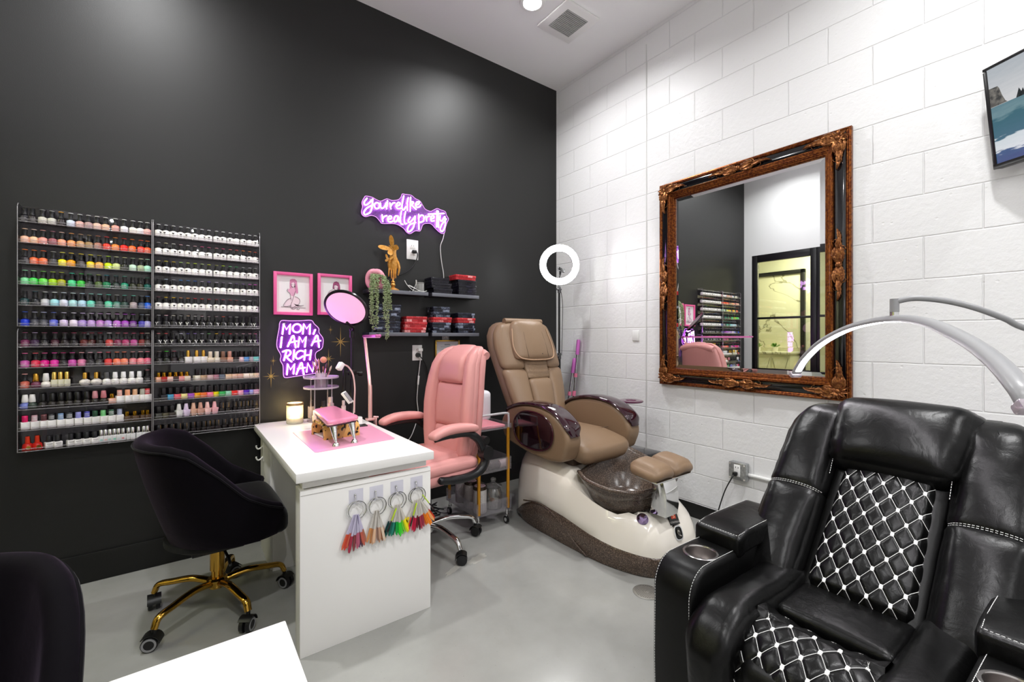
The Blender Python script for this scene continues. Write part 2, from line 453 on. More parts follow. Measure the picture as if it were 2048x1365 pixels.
for k, yy in enumerate((-0.26, 0.02, 0.30)):
    p_ = thing('potted_plant', 'small green plant on the far counter, %s in the mirror' % ('rightmost', 'middle', 'leftmost')[k], 'plant', (AX+0.24, 0.355+yy, 1.0402), group='plants on the far counter')
    B().lathe([(0, 0), (0.035, 0), (0.045, 0.07), (0.040, 0.07), (0, 0.06)], n=18).obj('pot', mat('white_pot', 'eeeae0', 0.4), p_)
    lf = B(); r = random.Random(k)
    for _ in range(26):
        d = Vector((r.uniform(-1, 1), r.uniform(-1, 1), r.uniform(0.2, 1.2))).normalized(); lf.sphere(Vector((0, 0, 0.07))+d*0.05, 0.035, 6, (0.3, 0.12, 1.0), orient(d))
    lf.obj('leaves', mat('bright_leaf', '6a9a3a', 0.5), p_)
# ---------------------------------------------------------------- ceiling fixtures
def downlight(x, y, w, label, group='recessed ceiling downlights'):
    t = thing('downlight', label, 'ceiling light', (x, y, CEIL-0.012), group=group)
    B().lathe([(0.062, 0.004), (0.066, 0.0), (0.088, 0.002), (0.092, 0.011), (0.062, 0.011), (0.062, 0.004)], n=32, cap=False).obj('trim_ring', M_WHITE, t)
    B().lathe([(0.0, -0.010), (0.025, -0.008), (0.045, -0.003), (0.058, 0.004), (0.063, 0.009), (0.0, 0.010)], n=32).obj('diffuser', emis('downlight_glow', 'ffffff', 60), t)
    ld = bpy.data.lights.new('downlight_lamp', 'AREA'); ld.shape = 'DISK'; ld.size = 0.12; ld.energy = w; ld.color = (1.0, 1.0, 1.0); ld.spread = math.radians(150)
    lo = bpy.data.objects.new('downlight_lamp', ld); COL.objects.link(lo); lo.parent = t; lo.location = (0, 0, -0.014)
LBL = ['bright recessed ceiling downlight beside the square exhaust vent', 'recessed ceiling downlight above the nail polish racks',
       'recessed ceiling downlight above the black recliner', 'recessed ceiling downlight above the foreground white desk',
       'added recessed fill downlight behind the camera, block wall side', 'added recessed fill downlight behind the camera, glazed wall side']
for (x, y, w), lb in zip(DOWNLIGHTS, LBL): downlight(x, y, w, lb)
# exhaust vent
t = thing('ceiling_vent', 'square white exhaust vent grille set in the ceiling', 'vent', (-0.565, -0.745, CEIL))
b = B(); b.box((0, 0, -0.008), (0.335, 0.335, 0.016), 0.006); b.obj('cover', M_WHITE, t)
b = B()
for i in range(15): b.box((0, -0.10+i*0.2/14, -0.019), (0.205, 0.006, 0.006), 0.001)
b.obj('grille', mat('grille_grey', 'b8b8b6', 0.5), t)
B().box((0, 0, -0.0165), (0.21, 0.21, 0.001)).obj('grille_backing', mat('vent_dark', '8a8a88', 0.8), t)
# added lamp, unseen, gives the room beyond the glass its yellowish glow
t = thing('added_panel_light', 'added flat warm ceiling panel light, unseen, in the room beyond the glass doors', 'ceiling light', (-4.6, -0.6, 2.9))
B().box((0, 0, -0.015), (0.62, 0.62, 0.03), 0.004).obj('frame', M_WHITE, t)
B().box((0, 0, -0.032), (0.56, 0.56, 0.004)).obj('diffuser', emis('panel_glow', 'fff4d0', 6), t)
ld = bpy.data.lights.new('panel_lamp', 'AREA'); ld.size = 0.56; ld.energy = 42; ld.color = (1, 0.98, 0.86)
lo = bpy.data.objects.new('panel_lamp', ld); COL.objects.link(lo); lo.parent = t; lo.location = (0, 0, -0.04)
# ---------------------------------------------------------------- acrylic polish racks (four units of six tiers) on the black wall
RX = [(-3.524, -3.027), (-3.024, -2.517)]
ZB, ZS = 0.7265, 0.1001          # lowest tier, tier spacing
RD = 0.075
def rack(x0, x1, zb, label):
    t = thing('polish_rack', label, 'rack', ((x0+x1)/2, 0, zb-0.003), group='clear acrylic polish racks on the black wall')
    w = x1-x0; h = 6*ZS-0.012
    B().box((0, -0.003, h/2), (w, 0.003, h), 0.0008).obj('back_panel', clear('acrylic_back', 'e9e6ea', 0.10), t)
    for s in (-1, 1):
        b = B(); b.prism([(0.0, 0.0), (RD, 0.0), (RD, h-0.016), (RD-0.012, h), (0, h)], 0.003,
                         Matrix(((0, 0, 1, s*(w/2-0.0015)-0.0015), (-1, 0, 0, 0), (0, 1, 0, 0), (0, 0, 0, 1))), 0.0008)
        sp_ = b.obj('side_panel', M_ACRYL, t)
        e_ = B(); e_.box((s*(w/2-0.0015), -RD-0.0004, (h-0.016)/2), (0.0030, 0.0022, h-0.016), 0.0008); e_.tube([(s*(w/2-0.0015), -RD, h-0.016), (s*(w/2-0.0015), -RD+0.012, h), (s*(w/2-0.0015), 0, h)], 0.0016, 6); e_.obj('panel_edge', clear('acrylic_side_edge', 'faf8fc', 0.22, 0.10, haze=0.28), sp_)  # bright edge line of the clear panel, put in as whitish haze
    for k in range(6):
        b = B(); z = k*ZS+0.0015
        b.box((0, -RD/2-0.002, z), (w-0.007, RD-0.004, 0.003), 0.0006)
        b.box((0, -RD+0.0012, z+0.006), (w-0.007, 0.0024, 0.013), 0.0006)
        s = b.obj('shelf', M_ACRYL, t)
        c = B()
        c.box((0, -RD+0.0012, z+0.0133), (w-0.008, 0.0034, 0.0026), 0.001)
        c.box((0, -RD-0.0006, z-0.0002), (w-0.008, 0.0026, 0.0028), 0.001)
        for q in (-0.44, -0.15, 0.15, 0.44): c.box((q*w, -RD-0.001, z), (0.006, 0.005, 0.006), 0.001)
        c.obj('shelf_edge', clear('acrylic_edge', 'faf8fc', 0.20, 0.10, haze=0.22), s)  # edge brightness of the clear shelf, put in as whitish haze
for j, side in enumerate(('left', 'right')):
    rack(RX[j][0], RX[j][1], ZB+6*ZS, 'clear acrylic wall rack of six tiers of nail polish, upper %s unit' % side)
    rack(RX[j][0], RX[j][1], ZB, 'clear acrylic wall rack of six tiers of nail polish, lower %s unit' % side)

# ---- bottle kinds: each a list of (part, mesh); the colour is set per copy on the object
def L_(prof, n=14): return B().lathe(prof, n=n)
def kinds():
    K = {}
    bw = mat('bottle_default', '222222', 0.15)
    def me(b, name): return b.mesh(name, bw)
    def cyl_body(r, h, sh=0.006, neck=0.006): return [(0, 0), (r-0.0015, 0), (r, 0.0015), (r, h-0.0028), (r-0.0012, h-0.0008), (neck+0.003, h+sh*0.6), (neck, h+sh+0.002), (0, h+sh+0.002)]
    def cap_prof(z, h, rb, rm, rt): return [(0, z), (rb, z), (rb, z+0.003), (rm, z+h*0.35), (rm, z+h*0.6), (rt, z+h-0.001), (rt-0.001, z+h), (0, z+h)]
    def ruled(r, z0, z1, a0=-0.7, a1=0.7, n=3):       # tiny printed lines on the round front
        b = B()
        for i in range(n):
            z = lerp(z1, z0, i/max(1, n-1)); ww = (1.0, 0.7, 0.85, 0.6)[i % 4]
            pts = [Vector((r*math.sin(a*ww), -r*math.cos(a*ww), z)) for a in (a0, a0/2, 0, a1/2, a1)]
            b.loft([[p+Vector((0, 0, 0.0006)) for p in pts], [p-Vector((0, 0, 0.0006)) for p in pts]], cap=False, ring_closed=False)
        return b
    def heart(r, z, s):
        pts = []
        for k in range(18):
            a = 2*PI*k/18
            x = 16*math.sin(a)**3/17; y = (13*math.cos(a)-5*math.cos(2*a)-2*math.cos(3*a)-math.cos(4*a))/17
            pts.append((x*s, y*s))
        b = B(); vs = [(r*math.sin(x/r), -r*math.cos(x/r), z+y) for x, y in pts]
        b.raw(vs+[(0, -r, z)], [(i, (i+1) % 18, 18) for i in range(18)])
        for w, dz in ((0.9, -1.7), (0.6, -2.1)):
            ww = s*w
            b.raw([(r*math.sin(q*ww/r), -r*math.cos(q*ww/r), z+s*dz+e) for q, e in ((-1, 0), (0, 0), (1, 0), (1, 0.0009), (0, 0.0009), (-1, 0.0009))], [(0, 1, 4, 5), (1, 2, 3, 4)])
        return b
    def wye(r, z, s):
        b = B()
        def st(x0, y0, x1, y1, w):
            d = Vector((x1-x0, y1-y0)); nrm = Vector((-d.y, d.x)).normalized()*w
            q = [(x0+nrm.x, y0+nrm.y), (x1+nrm.x*0.6, y1+nrm.y*0.6), (x1-nrm.x*0.6, y1-nrm.y*0.6), (x0-nrm.x, y0-nrm.y)]
            b.raw([(r*math.sin(x/r), -r*math.cos(x/r), z+y) for x, y in q], [(0, 1, 2, 3)])
        st(-s*0.8, s, 0, 0, s*0.28); st(s*0.8, s, 0, 0, s*0.28); st(0, s*0.1, 0, -s*1.1, s*0.25)
        return b
    R = 0.0158
    dot = lambda z, r: L_([(0, z), (r, z), (r, z+0.002), (r-0.001, z+0.0026), (0, z+0.0026)])
    gcap = cap_prof(0.036, 0.031, 0.0098, 0.0072, 0.0092)
    K['g'] = ('gel_polish_bottle', [('bottle', me(L_(cyl_body(R, 0.031, 0.003)), 'round_bottle'), 'body'), ('cap', me(L_(gcap), 'waisted_cap'), 'k'),
              ('cap_dot', me(dot(0.0665, 0.0100), 'cap_dot'), 'dot'), ('label_print', me(ruled(R+0.0003, 0.008, 0.020), 'printed_lines'), 'pr')])
    K['h'] = ('white_polish_bottle', [('bottle', me(L_(cyl_body(0.0166, 0.035, 0.002)), 'white_round_bottle'), 'body'), ('cap', me(L_(cap_prof(0.038, 0.028, 0.0078, 0.0072, 0.0082)), 'slim_cap'), 'k'),
              ('cap_dot', me(dot(0.0655, 0.0086), 'cap_dot'), 'dot'), ('label_print', me(heart(0.01695, 0.0225, 0.0060), 'heart_print'), 'dark')])
    K['y'] = ('black_polish_bottle', [('bottle', me(L_(cyl_body(0.0166, 0.035, 0.002)), 'black_round_bottle'), 'body'), ('cap', me(L_(cap_prof(0.038, 0.028, 0.0078, 0.0072, 0.0082)), 'slim_cap'), 'k'),
              ('cap_dot', me(dot(0.0655, 0.0086), 'cap_dot'), 'dot'), ('label_print', me(wye(0.01695, 0.021, 0.0085), 'forked_print'), 'white')])
    K['o'] = ('classic_polish_bottle', [('bottle', me(L_([(0, 0), (0.014, 0), (0.0175, 0.003), (0.0182, 0.014), (0.0165, 0.023), (0.008, 0.030), (0.007, 0.033), (0, 0.033)]), 'rounded_bottle'), 'body'),
              ('cap', me(L_([(0, 0.031), (0.0115, 0.031), (0.0122, 0.034), (0.0118, 0.042), (0.0096, 0.066), (0.0080, 0.0685), (0, 0.069)]), 'tall_cap'), 'dot')])
    K['t'] = ('slim_polish_bottle', [('bottle', me(B().box((0, 0, 0.018), (0.0225, 0.0225, 0.036), 0.003), 'slim_bottle'), 'body'), ('cap', me(L_([(0, 0.036), (0.0085, 0.036), (0.0085, 0.072), (0.0078, 0.073), (0, 0.073)]), 'slim_round_cap'), 'dot')])
    ov = L_([(0, 0), (0.012, 0), (0.019, 0.006), (0.0225, 0.016), (0.020, 0.025), (0.010, 0.031), (0.007, 0.034), (0, 0.034)], 20); ov.xf(Matrix.Diagonal((1, 0.62, 1, 1)))
    K['v'] = ('oval_polish_bottle', [('bottle', me(ov, 'oval_bottle'), 'body'), ('cap', me(L_([(0, 0.034), (0.0092, 0.034), (0.0092, 0.064), (0.0085, 0.0655), (0, 0.0655)]), 'round_cap'), 'dot'),
              ('label_print', me(ruled(0.0145, 0.012, 0.020, -0.9, 0.9), 'printed_lines'), 'pr')])
    K['c'] = ('round_label_bottle', [('bottle', me(L_(cyl_body(0.0165, 0.026)), 'squat_bottle'), 'body'), ('cap', me(L_([(0, 0.033), (0.0105, 0.033), (0.0105, 0.037), (0.0092, 0.062), (0.0085, 0.063), (0, 0.063)]), 'tapered_cap'), 'dot'),
              ('label_print', me(ruled(0.0168, 0.007, 0.019), 'printed_lines'), 'pr')])
    K['d'] = ('square_polish_bottle', [('bottle', me(B().box((0, 0, 0.0185), (0.030, 0.030, 0.037), 0.0025), 'square_bottle'), 'body'), ('cap', me(L_([(0, 0.037), (0.0105, 0.037), (0.0105, 0.066), (0.0098, 0.067), (0, 0.067)]), 'round_cap'), 'dot'),
              ('cap_bands', me(L_([(0.0107, 0.043), (0.0107, 0.0455)]).lathe([(0.0107, 0.0495), (0.0107, 0.052)], n=14, cap=False).lathe([(0.0107, 0.056), (0.0107, 0.0585)], n=14, cap=False), 'cap_bands'), 'band')])
    K['q'] = ('small_square_bottle', [('bottle', me(B().box((0, 0, 0.013), (0.0285, 0.0285, 0.026), 0.0015), 'cube_bottle'), 'body'), ('cap', me(L_([(0, 0.026), (0.0075, 0.026), (0.0085, 0.028), (0.0078, 0.050), (0, 0.051)]), 'small_cap'), 'dot')])
    K['s'] = ('black_capped_square_bottle', [('bottle', me(B().box((0, 0, 0.0135), (0.0295, 0.0295, 0.027), 0.0012), 'cube_bottle'), 'body'), ('cap', me(B().box((0, 0, 0.045), (0.0165, 0.0165, 0.036), 0.0015), 'square_cap'), 'dot')])
    K['p'] = ('gold_capped_square_bottle', [('bottle', me(B().box((0, 0, 0.0175), (0.0335, 0.027, 0.035), 0.002), 'broad_bottle'), 'body'), ('cap', me(L_([(0, 0.035), (0.0085, 0.035), (0.0085, 0.070), (0.008, 0.071), (0, 0.071)]), 'round_cap'), 'dot')])
    fl = B().loft([[Vector((sx*w/2, sy*w*0.42, z)) for sx, sy in ((-1, -1), (1, -1), (1, 1), (-1, 1))] for w, z in ((0.024, 0), (0.0245, 0.001), (0.0335, 0.033), (0.0325, 0.035), (0.014, 0.0365))])
    K['f'] = ('flared_polish_bottle', [('bottle', me(fl, 'flared_bottle'), 'body'), ('cap', me(L_([(0, 0.0365), (0.0115, 0.0365), (0.0115, 0.039), (0.0078, 0.071), (0, 0.0715)]), 'cone_cap'), 'dot')])
    K['w'] = ('tall_gold_lined_bottle', [('bottle', me(B().box((0, 0, 0.014), (0.024, 0.024, 0.028), 0.002), 'narrow_bottle'), 'body'), ('cap', me(B().box((0, 0, 0.045), (0.0155, 0.0155, 0.034), 0.003), 'block_cap'), 'k'),
              ('gold_line', me(B().box((0.0079, -0.003, 0.040), (0.0012, 0.0045, 0.040), 0.0003), 'gold_line'), 'gold')])
    K['n'] = ('silver_capped_bottle', [('bottle', me(B().box((0, 0, 0.0165), (0.0205, 0.0205, 0.033), 0.0015), 'thin_bottle'), 'body'), ('cap', me(L_([(0, 0.033), (0.0078, 0.033), (0.0078, 0.064), (0.007, 0.065), (0, 0.065)]), 'silver_cap'), 'dot'),
              ('label_print', me(B().box((-0.002, -0.0104, 0.012), (0.010, 0.0005, 0.010)), 'label_patch'), 'band')])
    K['b'] = ('white_label_bottle', [('bottle', me(B().box((0, 0, 0.0145), (0.031, 0.026, 0.029), 0.002), 'block_bottle'), 'body'), ('cap', me(L_([(0, 0.029), (0.0095, 0.029), (0.0095, 0.060), (0.009, 0.061), (0, 0.061)]), 'black_cap'), 'k'),
              ('label_print', me(B().box((0, -0.0131, 0.021), (0.020, 0.0004, 0.002)).box((0, -0.0131, 0.015), (0.013, 0.0004, 0.0012)), 'label_lines'), 'pr')])
    K['r'] = ('red_polish_bottle', [('bottle', me(L_([(0, 0), (0.019, 0), (0.0195, 0.004), (0.0175, 0.026), (0.014, 0.031), (0.008, 0.034), (0, 0.034)]), 'bell_bottle'), 'body'), ('cap', me(L_([(0, 0.033), (0.0085, 0.033), (0.0092, 0.036), (0.0078, 0.066), (0, 0.067)]), 'tapered_cap'), 'dot'),
              ('emblem', me(B().cyl((0, -0.0186, 0.014), (0, -0.0200, 0.014), 0.0085, n=18), 'round_emblem'), 'gold')])
    return K
KINDS = kinds()
CM = {}
def pm(hexc, metal=False):
    k = (hexc, metal)
    if k not in CM:
        CM[k] = mat('lacquer_'+hexc+('_metal' if metal else ''), hexc, 0.22 if metal else 0.28, 1.0 if metal else 0.0)
    return CM[k]
NAMES = [('black', '15151a'), ('white', 'f4f2f0'), ('cream', 'f0e4cc'), ('pale pink', 'f4c4c4'), ('pink', 'ee8aa4'), ('hot pink', 'e22a92'), ('magenta', 'c450a8'), ('red', 'e02a22'), ('dark red', '70202a'),
         ('coral', 'f0785c'), ('salmon', 'f0a694'), ('peach', 'f6c6a2'), ('orange', 'f28038'), ('amber', 'f0b040'), ('yellow', 'f4e030'), ('lime', 'b4dc24'), ('green', '44c850'), ('dark green', '24503c'),
         ('mint', 'a4e4c4'), ('teal', '30a88c'), ('aqua', 'a8e0ec'), ('blue', '2458d4'), ('navy', '2c3860'), ('periwinkle', '7c84dc'), ('lavender', 'c0a4e0'), ('lilac', 'dccce8'), ('purple', '7a34a0'),
         ('plum', '582848'), ('mauve', 'a87484'), ('brown', '7c5840'), ('tan', 'c4a07c'), ('beige', 'dcc4a8'), ('grey', '8c8c90'), ('silver', 'c4c4c8'), ('olive', '888838'), ('sage', 'a8b494'), ('gold', 'd0a030')]
NL = [(n, Vector(lin(h))) for n, h in NAMES]
def cname(h):
    c = Vector([x**0.45 for x in lin(h)])
    return min(NL, key=lambda q: (Vector([x**0.45 for x in q[1]])-c).length)[0]
ORD = ['first', 'second', 'third', 'fourth', 'fifth', 'sixth', 'seventh', 'eighth', 'ninth', 'tenth', 'eleventh', 'twelfth', 'thirteenth', 'fourteenth', 'fifteenth', 'sixteenth', 'seventeenth', 'eighteenth', 'nineteenth', 'twentieth', 'last']
KDESC = {'g': 'round', 'h': 'white-labelled', 'y': 'round black', 'o': 'classic rounded', 't': 'slim', 'v': 'oval', 'c': 'squat', 'd': 'white square', 'q': 'small square', 's': 'square', 'p': 'broad square',
         'f': 'flared', 'w': 'tall narrow', 'n': 'thin', 'b': 'block-shaped', 'r': 'bell-shaped'}
PROTO = {}
GOLDC = ('d0a030', 'e0b050', 'c8963c', 'e8c870')
def bottle(kind, px_, side, row, idx, body, dot, band):
    """row 0 = top tier"""
    name, parts = KINDS[kind]
    j = 0 if side == 'left' else 1
    zt = ZB+(11-row)*ZS
    x = P(px_, 600, 'y', -0.046).x
    x = max(RX[j][0]+0.020, min(RX[j][1]-0.0215, x))
    where = '%s %s rack' % ('upper' if row < 6 else 'lower', side)
    cb = cname(body)
    desc = '%s %s' % (cb, KDESC[kind]) if KDESC[kind].split()[0] not in ('white', 'white-labelled') and not (kind == 'y') else KDESC[kind]
    capd = ('%s cap' % cname(dot)) if kind not in ('g', 'h', 'y') else ('%s-topped cap' % cname(dot))
    if kind in ('w', 'b'): capd = 'black cap'
    lab = '%s bottle, %s, %s from left, %s tier, %s' % (desc, capd, ORD[idx], ORD[row % 6], where)
    t = thing(name, lab, 'polish bottle', (x, -0.044+random.uniform(-0.003, 0.003), zt+0.0001), group='nail polish bottles in the %s' % where)
    rz = random.uniform(-0.9, 0.9) if kind in ('h', 'y', 'g') else random.uniform(-0.12, 0.12)
    t.rotation_euler = (0, 0, rz+0.35)
    for pn, me_, role in parts:
        if pn == 'label_print' and kind == 'g' and random.random() < 0.25: continue
        if pn == 'cap_bands' and band is None: continue
        o = bpy.data.objects.new(pn, me_); COL.objects.link(o); o.parent = t
        if role == 'body': m = pm(body)
        elif role == 'dot': m = pm(dot, dot in GOLDC or (kind == 'n'))
        elif role == 'k': m = pm('242427')
        elif role == 'white': m = pm('f0eeec')
        elif role == 'dark': m = pm('3a3234')
        elif role == 'gold': m = pm('e0b050', True)
        elif role == 'band': m = pm(band or 'f4f2f0')
        elif role == 'pr': m = pm('b8b4b4' if sum(lin(body)) < 0.35 else 'f6eeee' if kind == 'g' else '8c8888')
        o.material_slots[0].link = 'OBJECT'; o.material_slots[0].material = m
def run(side, row, kind, xs, bodies, dots, start=0, bands=None):
    for i, x in enumerate(xs):
        px_ = x/4.875 if side == 'left' else 290+x/5.688
        bottle(kind, px_, side, row, start+i, bodies[i] if isinstance(bodies, list) else bodies, dots[i] if isinstance(dots, list) else dots, bands[i] if bands else None)
S = lambda s: s.split()
k_ = '201e22'; W_ = 'f4f1ee'
# left racks, tier by tier (positions, body colours, cap-top colours)
run('left', 0, 'g', [218, 315, 415, 505, 595, 690, 778, 865, 948, 1030, 1125, 1212, 1295, 1368, 1448],
    S('26242a 2a2426 c8c4b8 c8c6bc 2c2426 cfd8ea d8a8a0 b09090 e0b8a8 e8b898 dc9c90 e6e4ea f4ece0 f6f2f2 f0b8b0'), S('202020 202020 9a9a98 a8a8a4 e8a828 e8e8e8 e8e8e8 d8d4d4 f0ecea f0ecea e8e4e0 f4f4f4 f4f2f0 f4f4f4 f4eeee'))
run('left', 1, 'g', [222, 330, 420, 515, 602, 695, 785, 868, 955, 1040, 1125, 1210, 1290, 1375, 1453],
    S('f4bca0 f8c8a0 f0a094 a06068 f4a888 f4a060 c89868 a08058 a87060 e03828 f48838 f02018 f06a20 f04030 f46030'), S('f4c8a8 f8d8c8 f0a8a0 a8687a f4c8b8 f0a050 c8a078 988050 c87858 e03a30 f09030 e83028 f08020 f05838 f47838'))
run('left', 2, 'g', [232, 330, 422, 520, 608, 695, 790, 882, 968, 1055, 1135, 1215, 1295, 1375, 1453],
    S('28242a f47040 f47848 48464a f8e820 f0a010 4a4448 f8d810 f0b050 d0e810 d0dc90 2a2c26 c8e8d0 a8b490 b0ecd0'), S('f08030 f08038 f07040 b0b0a8 f4ec60 f0d040 f0d838 f4f010 a8a040 b0e010 dce0b0 c8c890 a0b090 e0dcb8 b8ecd0'))
run('left', 3, 'g', [228, 328, 422, 515, 600, 700, 790, 870, 960, 1040, 1130, 1215, 1295, 1370, 1455],
    S('88e0a0 48d858 68dc50 a8d820 a8a810 50d890 40c848 24302a 506838 207850 243430 188868 303424 343424 0c5850'), S('98e0b0 a0e0a0 78c850 a0c828 a8b020 40c8a8 38b848 287838 90a040 208898 2a6060 389078 304838 343834 1c6850'))
run('left', 4, 'g', [238, 342, 438, 532, 622, 710, 800, 887, 970, 1057, 1138, 1215, 1302, 1382, 1458],
    S('1a3a3c 222428 d4d4da a8e4ec dce0f0 b8ecec b8dcf0 68d4b8 4c5654 58d0a8 508878 3a504a a8989c 384868 2068e0'), S('202426 205058 d8d8d8 e8eef0 e0e8f4 d8ecec c0dcec 80c8b8 90dcd0 58c8b0 a8a8a4 60b8a8 68c0b0 707880 4890e0'))
run('left', 5, 'g', [240, 335, 425, 522, 622, 718, 803, 890, 975, 1055, 1140, 1220, 1298, 1385, 1460],
    S('1838c8 4a4a54 52525c 6870d8 d8c4e8 ecdcf0 b898e0 c8a0e0 d088d8 b890dc c070d0 a040b8 70308a 5048b0 b0a8e0'), S('3058c8 b0b0c4 b8bce0 6878c8 c8c0dc e4dcec c8b4e0 c4b0d0 b088b8 d0b8d8 c890c8 a048b0 9048a0 8890a0 c8c8c8'))
run('left', 6, 'g', [238, 338, 432, 535, 630, 718, 820, 895, 975, 1065, 1148, 1225, 1305, 1385, 1455],
    S('783058 402848 222024 482030 241c20 242024 602828 401818 241c1e c84848 803050 a83868 b04888 803030 342420'), S('803a58 a890b0 703850 903860 503040 983858 803040 782838 902838 c8c0c0 a0606a b85070 a84868 c04848 b0a898'))
run('left', 7, 'g', [232, 345, 435, 530, 615, 705, 795, 880, 970, 1055, 1140, 1212, 1295, 1372, 1450],
    S('c858a8 e83858 e0188c e838a8 2c282c c850a8 e888b0 343034 302c30 e04848 f07858 f08868 f09098 f09098 e86888'), S('e06898 e05868 e05890 e048a0 c03878 d05098 f0a8b0 f0c0cc e890a8 d85060 f08058 f08868 f0a8a8 f0b0b0 f08898'))
run('left', 8, 'g', [240], ['d06a58'], ['f0a8a0'])
run('left', 8, 'o', [350, 448], S('703850 f0eae2'), S('c8963c f2f0ec'), 1)
run('left', 8, 't', [528, 590, 652], 'e8e4c8', 'e8c870', 3)
run('left', 8, 'v', [828, 940], 'efe8e0', 'e0b050', 6)
run('left', 8, 'c', [1040, 1122, 1203, 1283, 1358], W_, S('58585a f4f4f4 f4f4f4 f4f4f4 f4f4f4'), 8)
run('left', 8, 'g', [1450], ['26242a'], ['d88890'], 13)
run('left', 9, 'o', [235, 315], S('7c88d0 38443c'), 'f2f0ec')
run('left', 9, 'o', [415, 510, 595, 675, 755, 845, 925, 1010], '2a2624', S('161616 161616 161616 161616 161616 161616 c88890 c87880'), 2)
run('left', 9, 'q', [1090], ['e8b8a8'], ['d0a030'], 10)
run('left', 9, 'd', [1165, 1243, 1315, 1388, 1460], W_, S('e0a090 f0a880 e8b890 a8a898 d03038'), 11, S('f0e0d8 f0a880 e8b890 d8d8c8 e8e0e0'))
run('left', 10, 'd', [243, 335, 428, 502, 592, 677, 763, 848, 925, 1005, 1085, 1165], W_, S('e02068 c8a0a8 78484c 303034 7898c0 40444a 9898dc 4040a8 285038 78c880 386048 9ca4c0'), 0,
    S('e02068 f4f0f0 281c1e e4e4e4 d8dce4 f0f0f0 9898dc c8c8e0 182c20 78c880 e8e8e8 c4c8dc'))
run('left', 10, 'q', [1240, 1315, 1393, 1462], '5a4636', 'd0a030', 12)
run('left', 11, 'r', [268, 362], 'c02018', 'd83a20')
run('left', 11, 'b', [475, 560, 690, 765, 845, 922], W_, '161616', 2)
run('left', 11, 'n', [985, 1027, 1070, 1113, 1155, 1200, 1252, 1293, 1350, 1400, 1443, 1480], 'eeeeee', 'd8d8da', 8, S('a8d8d0 f0c8c0 a8dcc8 90dcc0 d8e0e0 e09090 e8e8e8 e0e0e0 e8e8e8 f0d8d8 e8e8e8 e0e0e0'))
# right racks
XR = [155, 240, 325, 408, 490, 570, 650, 728, 815, 890, 970, 1042, 1117, 1192, 1262]
run('right', 0, 'h', XR, W_, 'f4f4f4')
run('right', 1, 'h', XR, W_, S('b0b0b0 e0d8a8 f0ece8 f0b8c0 f4eeee f0c0c8 e04890 e05890 f0a8b0 e04888 f07080 e02838 f08040 f09050 f06040'))
run('right', 2, 'h', XR, W_, S('e8dc98 f0e040 f0d010 b0e070 d8e860 c8e828 c0d890 e0f020 a8a850 c8f010 70d080 18a848 c0c0c4 c8c8d4 a8a8a8'))
run('right', 3, 'h', XR, W_, S('303438 b8c8dc b0b0b8 4898e0 3888d8 1868d0 d8c8d8 8868d8 d0c0d8 807090 d0c0dc 70508a 8868a8 d858c8 d830c0'))
run('right', 4, 'h', XR, W_, S('702838 f0c818 f0c820 d89060 e89040 d83848 e04838 e03040 b03840 a83848 b02838 984848 b8b8b8 c0b8c0 383038'))
run('right', 5, 'y', XR, '1a181c', S('c0c0c0 e8b8c0 e0d8c8 c8c8c8 e0c0a0 e8e4e4 d8b0b8 988890 a89098 e06040 908090 d0d0c8 302830 302830 383038'))
run('right', 6, 'y', XR, '1a181c', S('d87880 e04048 302830 d0d0e0 4838a8 a080d0 b8b0c0 70b868 f0c030 a82838 d03040 a89098 d8a8b8 d0a0b0 d06888'))
run('right', 7, 'g', [160, 245, 330, 415], S('2a282a 262a24 2c2426 2a2624'), S('78706c 40c038 b05868 484040'))
run('right', 7, 'p', [490, 588, 665], 'f2eeec', 'e0b050', 4)
run('right', 7, 's', [740, 815, 885, 960, 1030, 1095, 1150, 1212, 1275], S('e8d8c0 e4dccc 8a6450 d8a088 302a2c e8c4cc 5890d0 a8a0a8 70c8c0'), S('e8d8c0 e4dccc 8a6450 c89080 201c1e 201c1e 201c1e 201c1e 201c1e'), 7)
run('right', 8, 'q', [155, 217, 285, 350, 413, 477], S('f4b898 b02020 f0c4b8 3c2424 f09898 f0dcc8'), 'd0a030')
run('right', 8, 's', [590, 660, 733, 803, 870, 943, 1010, 1080, 1145, 1213, 1275], S('e8e0d0 c0a080 c8a8a8 b07888 606878 f0ccac e4bca4 d8a898 f4e4d4 ecdcc8 e0c8a4'), '141216', 6)
run('right', 9, 's', [210, 285, 362, 440, 515, 588, 660, 733, 803, 870, 943, 1010, 1080, 1145, 1213, 1275], S('26242a 50a8d0 e86070 f0e090 a050b8 f0a800 f47830 f87898 f0dc10 38b058 98d8b8 e82820 f8a8c0 5828b0 a0a0e0 c898b8'), '141216')
run('right', 10, 's', [155, 228, 305], S('4a4a44 54503c 3c342e'), '1a1818')
run('right', 10, 'f', [385, 467, 550, 630, 708, 790], S('e4e4e0 e0d0ec e0b49c cc9c8c f0c4c0 eeb4bc'), S('e4e4e0 e0d0ec e0b49c cc9c8c f0c4c0 eeb4bc'), 3)
run('right', 10, 'w', [870, 935, 1020, 1075, 1120, 1160, 1205, 1245, 1283], '141214', '141214', 9)
run('right', 11, 'w', [155, 230, 305, 380, 455, 545, 605, 668, 720, 768, 818, 900, 970, 1035, 1090, 1135, 1195, 1262], '181416', '141214')
